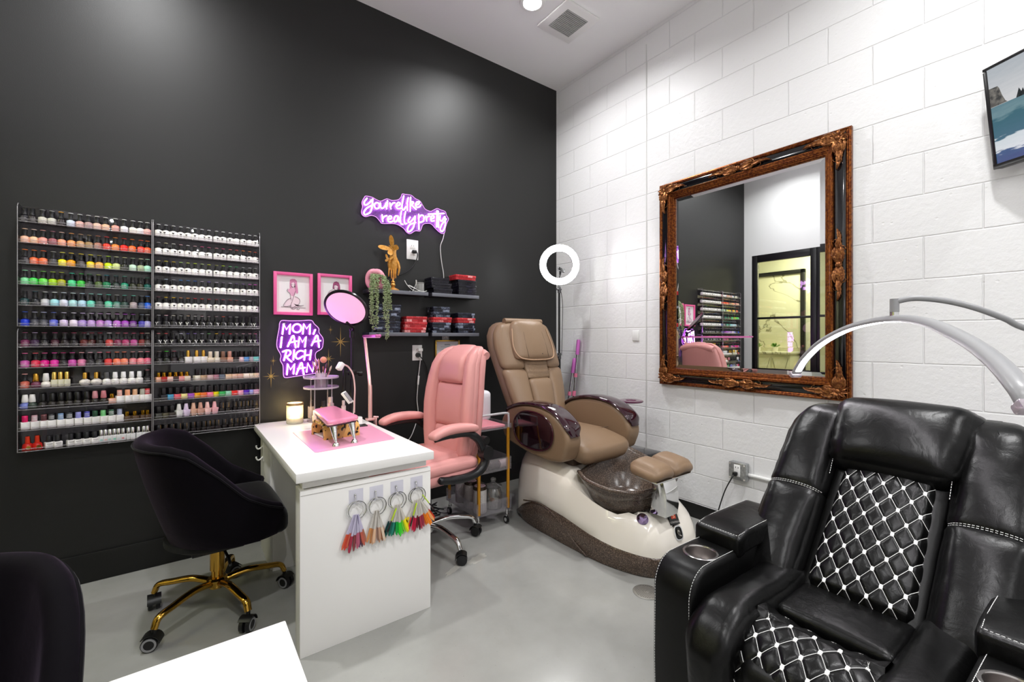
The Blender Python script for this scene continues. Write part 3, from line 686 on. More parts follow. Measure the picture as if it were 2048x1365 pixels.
# ---------------------------------------------------------------- neon signs, pictures, decals on the black wall
def wallpt(px_, py_, off): return P(px_, py_, 'y', -off)
def neon(name, label, zx, zy, sc, outline, strokes, rad, tube_mat, back_mat, off=0.03):
    cv = lambda p, o: wallpt(zx+p[0]/sc, zy+p[1]/sc, o)
    pts = [cv(p, 0.012) for p in outline]
    c = sum(pts, Vector())/len(pts)
    t = thing(name, label, 'neon sign', (c.x, 0, min(p.z for p in pts)))
    sp = spline(pts, 6, True)
    b = B(); M = Matrix(((1, 0, 0, 0), (0, 0, -1, -0.008), (0, 1, 0, 0), (0, 0, 0, 1)))
    b.prism([(p.x, p.z) for p in sp], 0.006, M); b.obj('backing', back_mat, t, True, sharp=0.5)
    b = B(); b.tube([Vector((p.x, -0.0145, p.z)) for p in sp], 0.0022, 6, closed=True); b.obj('backing_edge', emis('backing_edge_glow', 'e8a0ff', 1.1), t, True)  # light caught in the backing's rim, set as a glow on the edge
    for st in strokes:
        b = B()
        for line in st:
            curve = line[0] == 's'
            q = [cv(p, off) for p in (line[1:] if curve else line)]
            q = spline(q, 5) if curve else q
            b.tube(q, rad, 8)
            for e in (q[0], q[-1]): b.sphere(e, rad*1.0, 8)
        b.obj('letter', tube_mat, t, True)
    for p in (pts[0], pts[len(pts)//2]):
        v = Vector((lerp(p.x, c.x, 0.12), -0.006, lerp(p.z, c.z, 0.12)))
        B().cyl((v.x, 0.0, v.z), (v.x, -0.018, v.z), 0.006, n=10).obj('standoff', M_CHROME, t, True)
    return t
def ell(cx, cy, rx, ry, tilt=0, n=16, a0=0, a1=2*PI):
    r = ['s']
    for k in range(n+1):
        a = lerp(a0, a1, k/n); x = rx*math.cos(a); y = ry*math.sin(a)
        r.append((cx+x*math.cos(tilt)-y*math.sin(tilt), cy+x*math.sin(tilt)+y*math.cos(tilt)))
    return r
N_TUBE = emis('neon_tube_violet', 'd87cff', 13.0)
N_TUBE2 = emis('neon_tube_lilac', 'e4a4ff', 7.5)
N_BACK = clear('neon_backing', '9c48b4', 0.08, 0.05, haze=0.16)
N_BACK2 = clear('neon_backing_pale', 'b880d0', 0.08, 0.05, haze=0.26)
neon('neon_sign', 'violet neon sign reading MOM, I AM A RICH MAN beside the polish racks', 540, 640, 10.5,
     [(250, 15), (430, 22), (640, 20), (860, 12), (930, 90), (1020, 180), (1030, 270), (1110, 390), (1110, 520), (1080, 610), (965, 690), (955, 800), (1010, 890), (1005, 1000), (960, 1110), (800, 1150), (560, 1185), (350, 1215), (285, 1180), (275, 1000), (262, 940), (215, 850), (225, 740), (150, 590), (145, 440), (190, 180), (200, 80)],
     [[[(262, 300), (288, 85), (345, 205), (425, 90), (412, 295)]], [ell(568, 178, 92, 86, -0.5)], [[(690, 295), (712, 85), (768, 190), (845, 88), (835, 300)]], [[(950, 210), (915, 300)]],
      [[(250, 362), (225, 580)]], [['s', (375, 560), (430, 440), (470, 350), (500, 345), (515, 430), (540, 585)], [(400, 485), (565, 448)]], [[(590, 570), (622, 355), (680, 470), (758, 355), (735, 570)]],
      [['s', (875, 540), (930, 430), (970, 340), (1000, 340), (1015, 430), (1030, 575)], [(905, 465), (1060, 440)]],
      [[(295, 855), (345, 665)], ['s', (270, 672), (360, 640), (425, 660), (430, 715), (375, 765), (335, 765)], ['s', (335, 765), (390, 830), (455, 880)]], [[(510, 635), (490, 840)]],
      [['s', (705, 665), (640, 650), (570, 690), (538, 770), (580, 820), (640, 800), (690, 765)]], [[(745, 635), (720, 845)], [(865, 640), (840, 840)], [(735, 745), (855, 738)]],
      [[(355, 1150), (375, 925), (430, 1050), (515, 925), (495, 1135)]], [['s', (555, 1145), (610, 1010), (650, 915), (672, 920), (690, 1020), (710, 1145)], [(585, 1032), (735, 1005)]],
      [[(770, 1095), (795, 912), (895, 1098), (942, 905)]]], 0.0047, N_TUBE, N_BACK)
neon('neon_sign', "lilac script neon sign reading You're like really pretty, high on the wall", 710, 375, 10.24,
     [(190, 205), (230, 180), (350, 205), (430, 250), (520, 285), (600, 255), (660, 238), (760, 270), (880, 255), (935, 205), (965, 140), (1030, 145), (1150, 165), (1230, 230), (1330, 285), (1390, 380), (1440, 450), (1540, 492), (1610, 465), (1680, 435), (1760, 465), (1845, 500), (1870, 570), (1912, 650), (1880, 730), (1850, 830), (1830, 930), (1780, 948), (1720, 915), (1640, 840), (1560, 755), (1470, 740), (1390, 765), (1350, 860), (1320, 898), (1230, 895), (1130, 950), (1060, 925), (990, 840), (880, 770), (780, 745), (560, 742), (510, 700), (430, 610), (330, 578), (220, 602), (150, 570), (128, 500), (150, 400), (138, 310)],
     [[['s', (245, 225), (190, 300), (200, 355), (260, 345), (365, 240)], ['s', (365, 240), (350, 400), (310, 510), (210, 560), (185, 510), (250, 420), (400, 345)]], [ell(450, 375, 52, 62)],
      [['s', (520, 320), (525, 400), (560, 430), (610, 390), (640, 320)], [(630, 330), (650, 440)]], [[(665, 275), (660, 380)]], [[(715, 320), (735, 440)], ['s', (725, 400), (770, 330), (815, 315)]],
      [['s', (840, 390), (905, 365), (925, 330), (890, 310), (845, 360), (860, 425), (920, 435), (950, 420)]], [['s', (1000, 175), (965, 350), (965, 440), (1000, 460), (1040, 400)]], [[(1090, 215), (1065, 330)], [(1070, 320), (1070, 470)]],
      [[(1140, 205), (1130, 490)], ['s', (1140, 360), (1190, 330), (1190, 300), (1150, 300)], [(1150, 355), (1250, 450)]], [['s', (1240, 365), (1300, 345), (1320, 300), (1275, 300), (1240, 350), (1260, 405), (1320, 400), (1350, 360)]],
      [[(555, 565), (570, 700)], ['s', (565, 650), (600, 600), (650, 580)]], [['s', (680, 655), (735, 640), (745, 600), (710, 590), (670, 640), (690, 700), (750, 705), (775, 690)]],
      [['s', (880, 590), (830, 590), (800, 650), (820, 710), (870, 670), (885, 600), (900, 700)]], [['s', (950, 490), (930, 640), (940, 740), (980, 760)]], [['s', (1035, 500), (1010, 640), (1020, 740), (1060, 740)]],
      [['s', (1130, 610), (1090, 690), (1120, 720), (1200, 640), (1230, 590)], ['s', (1230, 600), (1220, 740), (1180, 850), (1110, 910), (1075, 870), (1120, 770), (1240, 720)]],
      [[(1305, 555), (1310, 860)], ['s', (1310, 620), (1360, 570), (1410, 600), (1400, 690), (1330, 720)]], [[(1450, 590), (1470, 690)], ['s', (1460, 650), (1490, 600), (1530, 590)]],
      [['s', (1550, 650), (1610, 630), (1615, 590), (1575, 590), (1550, 640), (1570, 690), (1620, 685)]], [[(1680, 480), (1670, 810)], [(1705, 490), (1710, 820)], [(1500, 550), (1825, 535)]],
      [['s', (1745, 580), (1740, 660), (1780, 690), (1835, 600)], ['s', (1840, 600), (1850, 740), (1820, 860), (1780, 905), (1745, 860), (1780, 760), (1870, 650)]]], 0.0048, N_TUBE2, N_BACK2)
# each sign's glow on the wall comes from its tubes and glowing backing edge
# white power cord of the script sign
pts = [wallpt(x, y, 0.012) for x, y in ((888.5, 466), (886, 478), (881, 492), (881.5, 510), (884, 530), (887, 548), (888, 575))]
tag(settle(B().tube(spline(pts, 6), 0.0028, 8).obj('hanging_cord', mat('white_cord', 'dcdad8', 0.5))), 'thin white cord hanging from the script neon sign', 'cord')

# picture frames with pink line drawings
def picture(cx0, cx1, z0, z1, label, kind):
    t = thing('picture_frame', label, 'picture', ((cx0+cx1)/2, 0, z0), group='pink framed drawings')
    w = cx1-cx0; h = z1-z0; f = 0.0185
    b = B()
    for s in (-1, 1):
        b.box((s*(w/2-f/2), -0.010, h/2), (f, 0.020, h), 0.0015); b.box((0, -0.010, h/2+s*(h/2-f/2)), (w-2*f, 0.020, f), 0.0015)
    b.obj('frame', mat('pink_frame', 'e8609c', 0.35), t)
    B().box((0, -0.003, h/2), (w-2*f, 0.002, h-2*f)).obj('paper', mat('drawing_paper', 'ece9ea', 0.7), t)
    # drawing: strokes in a 0..1 sheet
    ox, oz, sx, sz = -(w/2-f), f, w-2*f, h-2*f
    cv = lambda p, o=0.0054: Vector((ox+p[0]*sx, -o, oz+(1-p[1])*sz))
    def fill(pts, o):
        o = 0.004+(o-0.004)*1.6
        bb = B(); q = [cv(p, o) for p in pts]; c = sum(q, Vector())/len(q)
        bb.raw(q+[c], [(i, (i+1) % len(q), len(q)) for i in range(len(q))]); return bb
    H = mat('drawing_pink', 'd58ab0', 0.8); D = mat('drawing_dark_pink', 'a05078', 0.8); I = mat('drawing_ink', '5a3c50', 0.8)
    if kind == 0:
        fill([(.40, .12), (.46, .09), (.55, .09), (.61, .14), (.62, .25), (.64, .36), (.65, .46), (.60, .50), (.57, .42), (.58, .28), (.55, .20), (.46, .19), (.43, .26), (.43, .36), (.39, .34), (.39, .22)], 0.0045).obj('hair', H, t)
        fill([(.42, .34), (.50, .33), (.57, .36), (.58, .46), (.52, .56), (.44, .56), (.38, .46), (.33, .42), (.36, .37)], 0.0044).obj('top', mat('drawing_top', 'e2a8c4', 0.8), t)
        lines = [['s', (.43, .22), (.44, .28), (.49, .32), (.54, .28), (.56, .22)], [(.45, .235), (.475, .245)], [(.52, .245), (.55, .235)], ['s', (.34, .37), (.31, .42), (.35, .46), (.40, .50), (.42, .60), (.44, .68)],
                 ['s', (.57, .42), (.53, .52), (.48, .66), (.46, .72)], ['s', (.44, .62), (.33, .66), (.24, .76), (.21, .84), (.30, .85), (.44, .82)], ['s', (.55, .57), (.64, .60), (.70, .66), (.68, .76), (.58, .82), (.46, .90)],
                 ['s', (.46, .72), (.42, .82), (.44, .90), (.52, .91), (.62, .86)], ['s', (.62, .84), (.72, .82), (.82, .80)], [(.14, .86), (.88, .87)], ['s', (.60, .92), (.63, .90), (.66, .93), (.70, .89)]]
    else:
        fill([(.44, .18), (.48, .13), (.56, .11), (.64, .14), (.68, .22), (.69, .32), (.70, .42), (.66, .44), (.63, .34), (.60, .24), (.52, .20), (.47, .26), (.46, .34), (.42, .32)], 0.0045).obj('hair', D, t)
        lines = [['s', (.47, .24), (.48, .32), (.53, .36), (.60, .33), (.62, .26)], [(.49, .27), (.52, .28)], [(.56, .30), (.60, .29)], ['s', (.43, .35), (.32, .40), (.26, .48), (.30, .50), (.46, .42)],
                 ['s', (.62, .36), (.52, .40), (.40, .46), (.30, .56), (.28, .70)], ['s', (.60, .44), (.48, .50), (.40, .62), (.38, .78)], ['s', (.66, .48), (.72, .62), (.66, .80), (.50, .88)], [(.2, .90), (.85, .90)]]
    if kind == 0:
        fill([(.44, .56), (.55, .56), (.64, .60), (.70, .66), (.68, .76), (.60, .83), (.70, .82), (.78, .83), (.62, .87), (.50, .91), (.43, .89), (.42, .84), (.30, .85), (.22, .84), (.24, .76), (.33, .67)], 0.00425).obj('figure_wash', mat('drawing_wash', 'eed8e2', 0.8), t)
        fill([(.44, .22), (.455, .285), (.49, .32), (.535, .285), (.555, .22), (.50, .18)], 0.0046).obj('face_wash', mat('drawing_wash', 'eed8e2', 0.8), t)
    else:
        fill([(.47, .24), (.48, .32), (.53, .36), (.60, .33), (.62, .26), (.54, .22)], 0.0046).obj('face_wash', mat('drawing_wash', 'eed8e2', 0.8), t)
        fill([(.43, .37), (.32, .41), (.27, .49), (.29, .56), (.29, .72), (.38, .80), (.50, .88), (.64, .80), (.71, .62), (.66, .48), (.60, .40), (.52, .38)], 0.00425).obj('figure_wash', mat('drawing_wash', 'eed8e2', 0.8), t)
    bb = B()
    for l in lines:
        q = [cv(p) for p in (l[1:] if l[0] == 's' else l)]
        bb.tube(spline(q, 5) if l[0] == 's' else q, 0.0010, 5)
    bb.obj('ink_lines', I, t)
    return t
picture(-2.435, -2.203, 1.418, 1.693, 'pink-framed drawing of a kneeling long-haired figure, nearer the polish racks', 0)
picture(-2.172, -1.947, 1.425, 1.703, 'pink-framed drawing of a short-haired figure, half behind the round lamp panel', 1)

# gold starburst decals
def star(px_, py_, r, label):
    c = wallpt(px_, py_, 0)
    pts = []
    for k in range(16):
        a = PI/2+2*PI*k/16
        rr = (r if k % 8 == 0 else r*0.62 if k % 8 == 4 else r*0.42) if k % 2 == 0 else r*0.085
        pts.append((c.x+rr*math.cos(a), c.z+rr*math.sin(a)))
    o = B().prism(pts, 0.0012, Matrix(((1, 0, 0, 0), (0, 0, -1, 0), (0, 1, 0, 0), (0, 0, 0, 1)))).obj('star_decal', mat('gold_foil', 'b89a58', 0.35, 0.8))
    tag(settle(o), label, 'wall decal', 'gold starburst wall decals')
star(681, 684, 0.105, 'largest gold starburst decal, right of the MOM neon sign')
star(661, 660, 0.030, 'smallest gold starburst decal, above the largest one')
star(657, 718, 0.070, 'gold starburst decal above the makeup brushes')
star(542, 753, 0.075, 'gold starburst decal low between the polish racks and neon sign')
star(546.5, 722, 0.032, 'small gold starburst decal left of the word MAN')
# ---------------------------------------------------------------- floating shelves and what stands on them
M_SHELF = mat('dark_grey_shelf', '24242a', 0.35)
M_SHELFE = mat('brushed_shelf_edge', '6e7078', 0.35, 0.3)
SD = 0.14; ZU, ZL = 1.610, 1.308      # tops of the upper and lower shelves
SX = [(-1.868, -1.424), (-1.392, -0.975)]
for zt, lv in ((ZU, 'upper'), (ZL, 'lower')):
    for (x0, x1), sd in zip(SX, ('left', 'right')):
        t = thing('floating_shelf', '%s %s dark floating shelf with a brushed grey edge' % (lv, sd), 'shelf', ((x0+x1)/2, 0, zt-0.026), group='floating shelves on the black wall')
        B().box((0, -SD/2+0.002, 0.013), (x1-x0, SD-0.004, 0.026), 0.001).obj('board', M_SHELF, t)
        B().box((0, -SD+0.001, 0.013), (x1-x0, 0.004, 0.026), 0.0008).obj('front_edge', M_SHELFE, t)

# glossy tiled boxes in stacks, their glints painted into the tile colours
def tile_glint_mat(name, c1, c2, glint):
    m = mat(name, c1, 0.10)
    nt = m.node_tree; b = nt.nodes['Principled BSDF']; L = nt.links.new
    tc = nt.nodes.new('ShaderNodeTexCoord'); sx = nt.nodes.new('ShaderNodeSeparateXYZ'); L(tc.outputs['Object'], sx.inputs[0])
    ad = nt.nodes.new('ShaderNodeMath'); ad.operation = 'ADD'; L(sx.outputs['X'], ad.inputs[0]); L(sx.outputs['Y'], ad.inputs[1])
    cb = nt.nodes.new('ShaderNodeCombineXYZ'); L(ad.outputs[0], cb.inputs[0]); L(sx.outputs['Z'], cb.inputs[1])
    oi = nt.nodes.new('ShaderNodeObjectInfo'); va = nt.nodes.new('ShaderNodeVectorMath'); va.operation = 'ADD'; mo = nt.nodes.new('ShaderNodeMath'); mo.operation = 'MULTIPLY'; mo.inputs[1].default_value = 3.0
    cx = nt.nodes.new('ShaderNodeCombineXYZ'); L(oi.outputs['Random'], mo.inputs[0]); L(mo.outputs[0], cx.inputs[0]); L(cb.outputs[0], va.inputs[0]); L(cx.outputs[0], va.inputs[1])
    br = nt.nodes.new('ShaderNodeTexBrick'); br.offset = 0.37; br.inputs['Scale'].default_value = 1; br.inputs['Brick Width'].default_value = 0.044; br.inputs['Row Height'].default_value = 0.0185; br.inputs['Mortar Size'].default_value = 0.0009
    br.inputs['Color1'].default_value = (0, 0, 0, 1); br.inputs['Color2'].default_value = (1, 1, 1, 1); br.inputs['Mortar'].default_value = (0.75, 0.75, 0.75, 1)
    L(va.outputs[0], br.inputs['Vector'])
    r = nt.nodes.new('ShaderNodeValToRGB'); e = r.color_ramp.elements
    e[0].position = 0.12; e[0].color = (*lin(c1), 1); e[1].position = 0.95; e[1].color = (*lin(glint), 1); x = e.new(0.66); x.color = (*lin(c2), 1)
    nz = nt.nodes.new('ShaderNodeTexNoise'); nz.inputs['Scale'].default_value = 120; L(tc.outputs['Object'], nz.inputs['Vector'])
    ml = nt.nodes.new('ShaderNodeMath'); ml.operation = 'MULTIPLY'; m2 = nt.nodes.new('ShaderNodeMapRange'); m2.inputs['To Min'].default_value = 0.55; m2.inputs['To Max'].default_value = 1.25; L(nz.outputs['Fac'], m2.inputs[0])
    L(br.outputs['Color'], ml.inputs[0]); L(m2.outputs[0], ml.inputs[1]); L(ml.outputs[0], r.inputs[0]); L(r.outputs[0], b.inputs['Base Color'])
    bp = nt.nodes.new('ShaderNodeBump'); bp.inputs['Strength'].default_value = 0.35; bp.inputs['Distance'].default_value = 0.003; L(nz.outputs['Fac'], bp.inputs['Height']); L(bp.outputs[0], b.inputs['Normal'])
    return m
M_BXK = tile_glint_mat('black_tiled_glints', '12121c', '242838', '98a2b8')
M_BXD = tile_glint_mat('black_plain_tiles', '100e18', '17151f', '242232')
M_BXR = tile_glint_mat('red_tiled_glints', 'a01a22', 'c43036', 'f0b0b0')
HB = 0.0395
def gembox(cx, z, w, colour, label, rz=0.0, d=0.115, y=-0.070, plain=False):
    t = thing('sample_box', label, 'box', (cx, y, z), rz, group='glossy tiled sample boxes on the shelves')
    m = M_BXR if colour == 'red' else (M_BXD if plain else M_BXK)
    B().box((0, 0, 0.011), (w-0.006, d-0.006, 0.022), 0.001).obj('tray', m, t)
    B().box((0, 0, HB-0.0095), (w, d, 0.0185), 0.0015).obj('lid', m, t)
WD = ['bottom', 'second', 'third', 'fourth', 'fifth']
def stack(cx, z0, specs, place, plain=False):
    n = len(specs)
    for i, (c, w, dx) in enumerate(specs):
        ww = 'topmost' if i == n-1 else 'bottom' if i == 0 else WD[i]+' from bottom'
        gembox(cx+dx, z0+i*(HB+0.0004), w, c, '%s tiled box, %s of %s' % (c, ww, place), plain=plain)
stack(-1.305, ZU+0.0002, [('black', 0.16, 0.012), ('black', 0.17, 0.0), ('black', 0.155, -0.012)], 'left stack on the upper right shelf', True)
stack(-1.082, ZU+0.0002, [('black', 0.165, 0.008), ('black', 0.165, 0.008), ('black', 0.165, 0.004), ('red', 0.185, -0.006)], 'right stack on the upper right shelf', True)
stack(-1.725, ZL+0.0002, [('black', 0.175, 0.0), ('black', 0.18, 0.0), ('black', 0.18, 0.0), ('black', 0.175, 0.0), ('black', 0.165, 0.012)], 'stack behind the trailing plant')
stack(-1.515, ZL+0.0002, [('red', 0.172, -0.006), ('red', 0.178, 0.0), ('red', 0.165, 0.006)], 'all-red stack on the lower left shelf')
stack(-1.300, ZL+0.0002, [('black', 0.152, 0.0), ('black', 0.160, -0.004), ('red', 0.160, 0.004), ('black', 0.145, 0.0), ('black', 0.142, -0.004)], 'five-box stack on the lower right shelf')
stack(-1.085, ZL+0.0002, [('black', 0.155, 0.004), ('black', 0.155, 0.0), ('red', 0.165, 0.002), ('black', 0.155, 0.0)], 'four-box stack on the lower right shelf')

# gold hand ornament with butterflies on a turned base
M_GP = mat('painted_gold', 'c98a35', 0.35, 0.55, var=(60, 'd8a058'))
t = thing('hand_ornament', 'gold hand ornament with butterflies on a turned base on the upper shelf', 'ornament', (-1.672, -0.075, ZU), rz=-0.55)
B().lathe([(0, 0), (0.044, 0), (0.045, 0.006), (0.036, 0.014), (0.018, 0.022), (0.010, 0.028), (0.016, 0.036), (0.018, 0.045), (0.012, 0.056), (0.016, 0.064), (0.010, 0.072), (0.006, 0.078), (0.006, 0.100), (0, 0.100)], n=24).obj('turned_base', M_GP, t)
b = B()
b.loft([[Vector((rx*math.cos(2*PI*k/14), ry*math.sin(2*PI*k/14), z)) for k in range(14)] for rx, ry, z in ((0.024, 0.010, 0.150), (0.036, 0.013, 0.170), (0.040, 0.014, 0.195), (0.036, 0.015, 0.225), (0.026, 0.017, 0.250), (0.022, 0.018, 0.280), (0.025, 0.020, 0.310))])
for x0, x1, z1, r in ((-0.026, -0.030, 0.105, 0.0062), (-0.010, -0.010, 0.088, 0.0072), (0.007, 0.006, 0.084, 0.0075), (0.022, 0.018, 0.092, 0.0070)):
    b.tube(spline([(x0, 0, 0.178), (lerp(x0, x1, .4), -0.004, 0.150), (lerp(x0, x1, .8), -0.006, 0.120), (x1, -0.002, z1)], 5), [r]*6+[r*0.95]*5+[r*0.85]*3+[r*0.6]*2, 10)
b.tube(spline([(0.030, 0, 0.215), (0.043, -0.004, 0.180), (0.044, -0.006, 0.150), (0.036, -0.006, 0.112)], 5), [0.011]*4+[0.009]*5+[0.0075]*5+[0.005]*2, 10)
b.obj('hand', M_GP, t)
def butterfly(parent, c, s, rot):
    b = B()
    for sg in (-1, 1):
        up = [(0, 0), (0.25, 0.55), (0.62, 0.98), (0.92, 1.0), (0.86, 0.6), (0.55, 0.18), (0.2, -0.05)]
        lo = [(0, 0), (0.4, 0.05), (0.66, -0.18), (0.55, -0.55), (0.25, -0.5)]
        for q in (up, lo):
            n = len(q); f = [Vector((sg*x*s, -0.25*s*x, y*s)) for x, y in spline([(a, b_, 0) for a, b_ in q], 3, True) for x, y in [(x, y)]] if False else [Vector((sg*p.x*s, -0.28*s*p.x, p.y*s)) for p in spline([(a, b_, 0) for a, b_ in q], 3, True)]
            g = [p+Vector((0, 0.0022, 0)) for p in f]
            b.loft([f, g])
    b.tube([(0, -0.002, -0.35*s), (0, -0.003, 0), (0, -0.002, 0.4*s)], [0.0022, 0.004, 0.0025], 8)
    b.xf(Matrix.Translation(Vector(c)) @ rot.to_4x4()); return b.obj('butterfly', M_GP, parent)
butterfly(t, (-0.006, -0.026, 0.305), 0.068, Matrix.Rotation(-0.75, 3, 'Y'))
butterfly(t, (-0.028, -0.022, 0.222), 0.032, Matrix.Rotation(0.3, 3, 'Y'))

# pink lips planter with trailing plant
M_LIP = mat('pink_ceramic', 'e89aac', 0.25)
t = thing('lips_planter', 'pink glazed open-mouth planter on the left end of the upper shelf', 'planter', (-1.805, -0.085, ZU), rz=-0.45)
b = B(); n = 28; ring = []
for k in range(n):
    a = 2*PI*k/n; x = 0.052*math.cos(a); z = 0.056+0.060*math.sin(a)
    if math.sin(a) > 0.6: z -= 0.006*math.exp(-(x/0.014)**2)
    ring.append(Vector((x, 0, z)))
rad = [0.0165+0.006*abs(math.sin(2*PI*k/n)) for k in range(n)]
b.tube(ring, rad, 12, closed=True); b.xf(Matrix.Translation((0, -0.012, 0.013))); b.obj('lips', M_LIP, t)
B().cushion((0, 0.022, 0.066), (0.112, 0.062, 0.112), 0.03, (0.006, 0.004, 0.006), 6).obj('bowl', M_LIP, t)
B().box((0, -0.012, 0.106), (0.062, 0.010, 0.014), 0.004).obj('teeth', mat('glazed_white', 'efe9e6', 0.2), t)
M_LEAF = mat('sage_leaf', '76895a', 0.5, var=(90, 'a9b78c')); M_STEM = mat('vine_stem', '6a6a48', 0.6)
t2 = thing('trailing_plant', 'trailing string succulent spilling from the pink lips planter', 'plant', (-1.81, -0.13, ZU+0.05))
VINES = [(-0.035, 0.30, -0.070), (-0.022, 0.345, -0.050), (-0.010, 0.33, -0.034), (-0.030, 0.24, -0.058), (0.000, 0.30, -0.022), (0.018, 0.415, 0.040), (0.026, 0.40, 0.048), (0.012, 0.26, 0.030), (0.032, 0.20, 0.066), (0.022, 0.12, 0.050)]
for i, (sx, ln, ex) in enumerate(VINES):
    r = random.Random(i); y0 = -0.012-0.004*(i % 3)
    path = spline([(sx*0.7, 0.045, 0.025), (sx, -0.0, 0.045), (lerp(sx, ex, .5), -0.046, 0.016), (ex, -0.056+y0*0.5, -0.06), (ex+r.uniform(-.008, .008), -0.056+y0, -ln*0.55), (ex+r.uniform(-.012, .004), -0.052+y0, -ln)], 14)
    v = B(); v.tube(path, 0.0012, 5); vo = v.obj('vine', M_STEM, t2)
    lf = B(); acc = 0
    for p, q in zip(path, path[1:]):
        acc += (q-p).length
        if acc > 0.0052:
            acc = 0
            for _ in range(3):
                d = Vector((r.uniform(-1, 1), r.uniform(-1, 0.7), r.uniform(-0.3, 0.6))).normalized()
                lf.sphere(p+d*0.008, 0.0075, 6, (0.42, 0.42, 1.0), orient(d))
    lf.obj('leaves', M_LEAF, vo)

# wire spool and tangled white wires
t = thing('wire_spool', 'small grey spool of wire beside the loose white wires', 'spool', (-1.468, -0.085, ZU))
b = B(); b.lathe([(0, 0), (0.034, 0), (0.034, 0.005), (0.031, 0.006), (0.031, 0.066), (0.034, 0.067), (0.034, 0.074), (0, 0.074)], n=28); b.obj('reel', mat('grey_reel', '8c8c8a', 0.4), t)
b = B()
for i in range(12): b.tube([Vector((0.0325*math.cos(2*PI*k/24), 0.0325*math.sin(2*PI*k/24), 0.010+i*0.0047)) for k in range(24)], 0.0022, 6, closed=True)
b.obj('wound_wire', mat('steel_wire', 'b0b0ae', 0.3, 0.6), t)
q = [(-1.59, -0.09, ZU+0.082), (-1.575, -0.10, ZU+0.05), (-1.55, -0.11, ZU+0.022), (-1.52, -0.12, ZU+0.004), (-1.49, -0.125, ZU+0.006), (-1.46, -0.12, ZU+0.003), (-1.43, -0.125, ZU+0.012), (-1.47, -0.127, ZU+0.003), (-1.53, -0.11, ZU+0.03), (-1.56, -0.09, ZU+0.045), (-1.54, -0.08, ZU+0.048), (-1.50, -0.10, ZU+0.028), (-1.51, -0.11, ZU+0.085), (-1.50, -0.10, ZU+0.075), (-1.53, -0.10, ZU+0.006), (-1.56, -0.11, ZU+0.004)]
tag(settle(B().tube(spline(q, 7), 0.0023, 6).obj('loose_wires', mat('white_wire', 'd6d6d2', 0.5))), 'tangle of thin white wires on the upper left shelf', 'wires')

# outlets with plugs on the black wall
def outlet(px_, py_, label, h=0.150, w=0.094, plug=None, mater=None):
    c = wallpt(px_, py_, 0)
    t = thing('wall_outlet', label, 'outlet', (c.x, 0, c.z-h/2))
    B().box((0, -0.003, h/2), (w, 0.006, h), 0.002).obj('cover_plate', mater or M_WHITE, t)
    b = B()
    for s in (-1, 1): b.box((0, -0.007, h/2+s*h*0.17), (w*0.45, 0.004, h*0.24), 0.003)
    b.obj('socket', mat('outlet_face', 'f4f2ee', 0.4), t)
    b = B()
    for s in (-1, 1):
        for e in (-1, 1): b.box((e*w*0.09, -0.0092, h/2+s*h*0.17+0.004), (0.0022, 0.0008, 0.009))
    b.obj('slots', M_BLACK, t)
    return t
outlet(824.5, 500, 'white wall outlet above the upper shelf with a black plug')
c = wallpt(826, 505, 0)
t = thing('power_plug', 'black plug with cord arcing from the upper outlet behind the gold hand', 'plug', (c.x, -0.010, c.z-0.012))
B().cushion((0, -0.014, 0.012), (0.036, 0.028, 0.026), 0.009, n=4).obj('plug_body', M_BLACK, t)
pts = [wallpt(x, y, o) for x, y, o in ((828, 504, .026), (834, 506, .03), (834.5, 515, .02), (829, 529, .014), (818, 541, .012), (806, 548, .012), (792, 552, .014), (776, 556, .016))]
B().tube(spline(pts, 7), 0.0042, 8).obj('cord', M_BLACK, t, True)
outlet(834, 706, 'white wall outlet below the shelves with two plugs', 0.118, 0.080)
c = wallpt(834, 710, 0)
t = thing('power_plug', 'black round plug with dark cord falling behind the pink chair', 'plug', (c.x, -0.010, c.z-0.022))
B().cyl((0, 0, 0.02), (0, -0.028, 0.02), 0.019, 0.015, 16).obj('plug_body', M_BLACK, t)
pts = [wallpt(x, y, o) for x, y, o in ((836, 710, .03), (843, 716, .03), (851, 730, .02), (856, 750, .014), (857, 790, .012), (852, 830, .012), (856, 880, .012))]
B().tube(spline(pts, 7), 0.0035, 8).obj('cord', M_BLACK, t, True)
c = wallpt(838, 700, 0)
t = thing('power_plug', 'small white plug with white inline-switch cord left of the pink chair', 'plug', (c.x, -0.010, c.z-0.012))
B().box((0, -0.012, 0.012), (0.036, 0.024, 0.024), 0.004).obj('plug_body', M_WHITE, t)
pts = [wallpt(x, y, o) for x, y, o in ((840, 703, .03), (841, 716, .022), (838.5, 740, .014), (836.5, 757, .014), (835.5, 775, .014), (834, 800, .014), (836, 830, .014), (827, 862, .016), (819, 878, .02), (812, 884, .03))]
B().tube(spline(pts, 7), 0.0032, 8).obj('cord', mat('white_cord', 'dcdad8', 0.5), t, True)
a, b_ = wallpt(837.5, 752, .016), wallpt(836, 770, .016)
B().cyl(a, b_, 0.0075, 0.0065, 12).obj('inline_switch', M_WHITE, t, True)

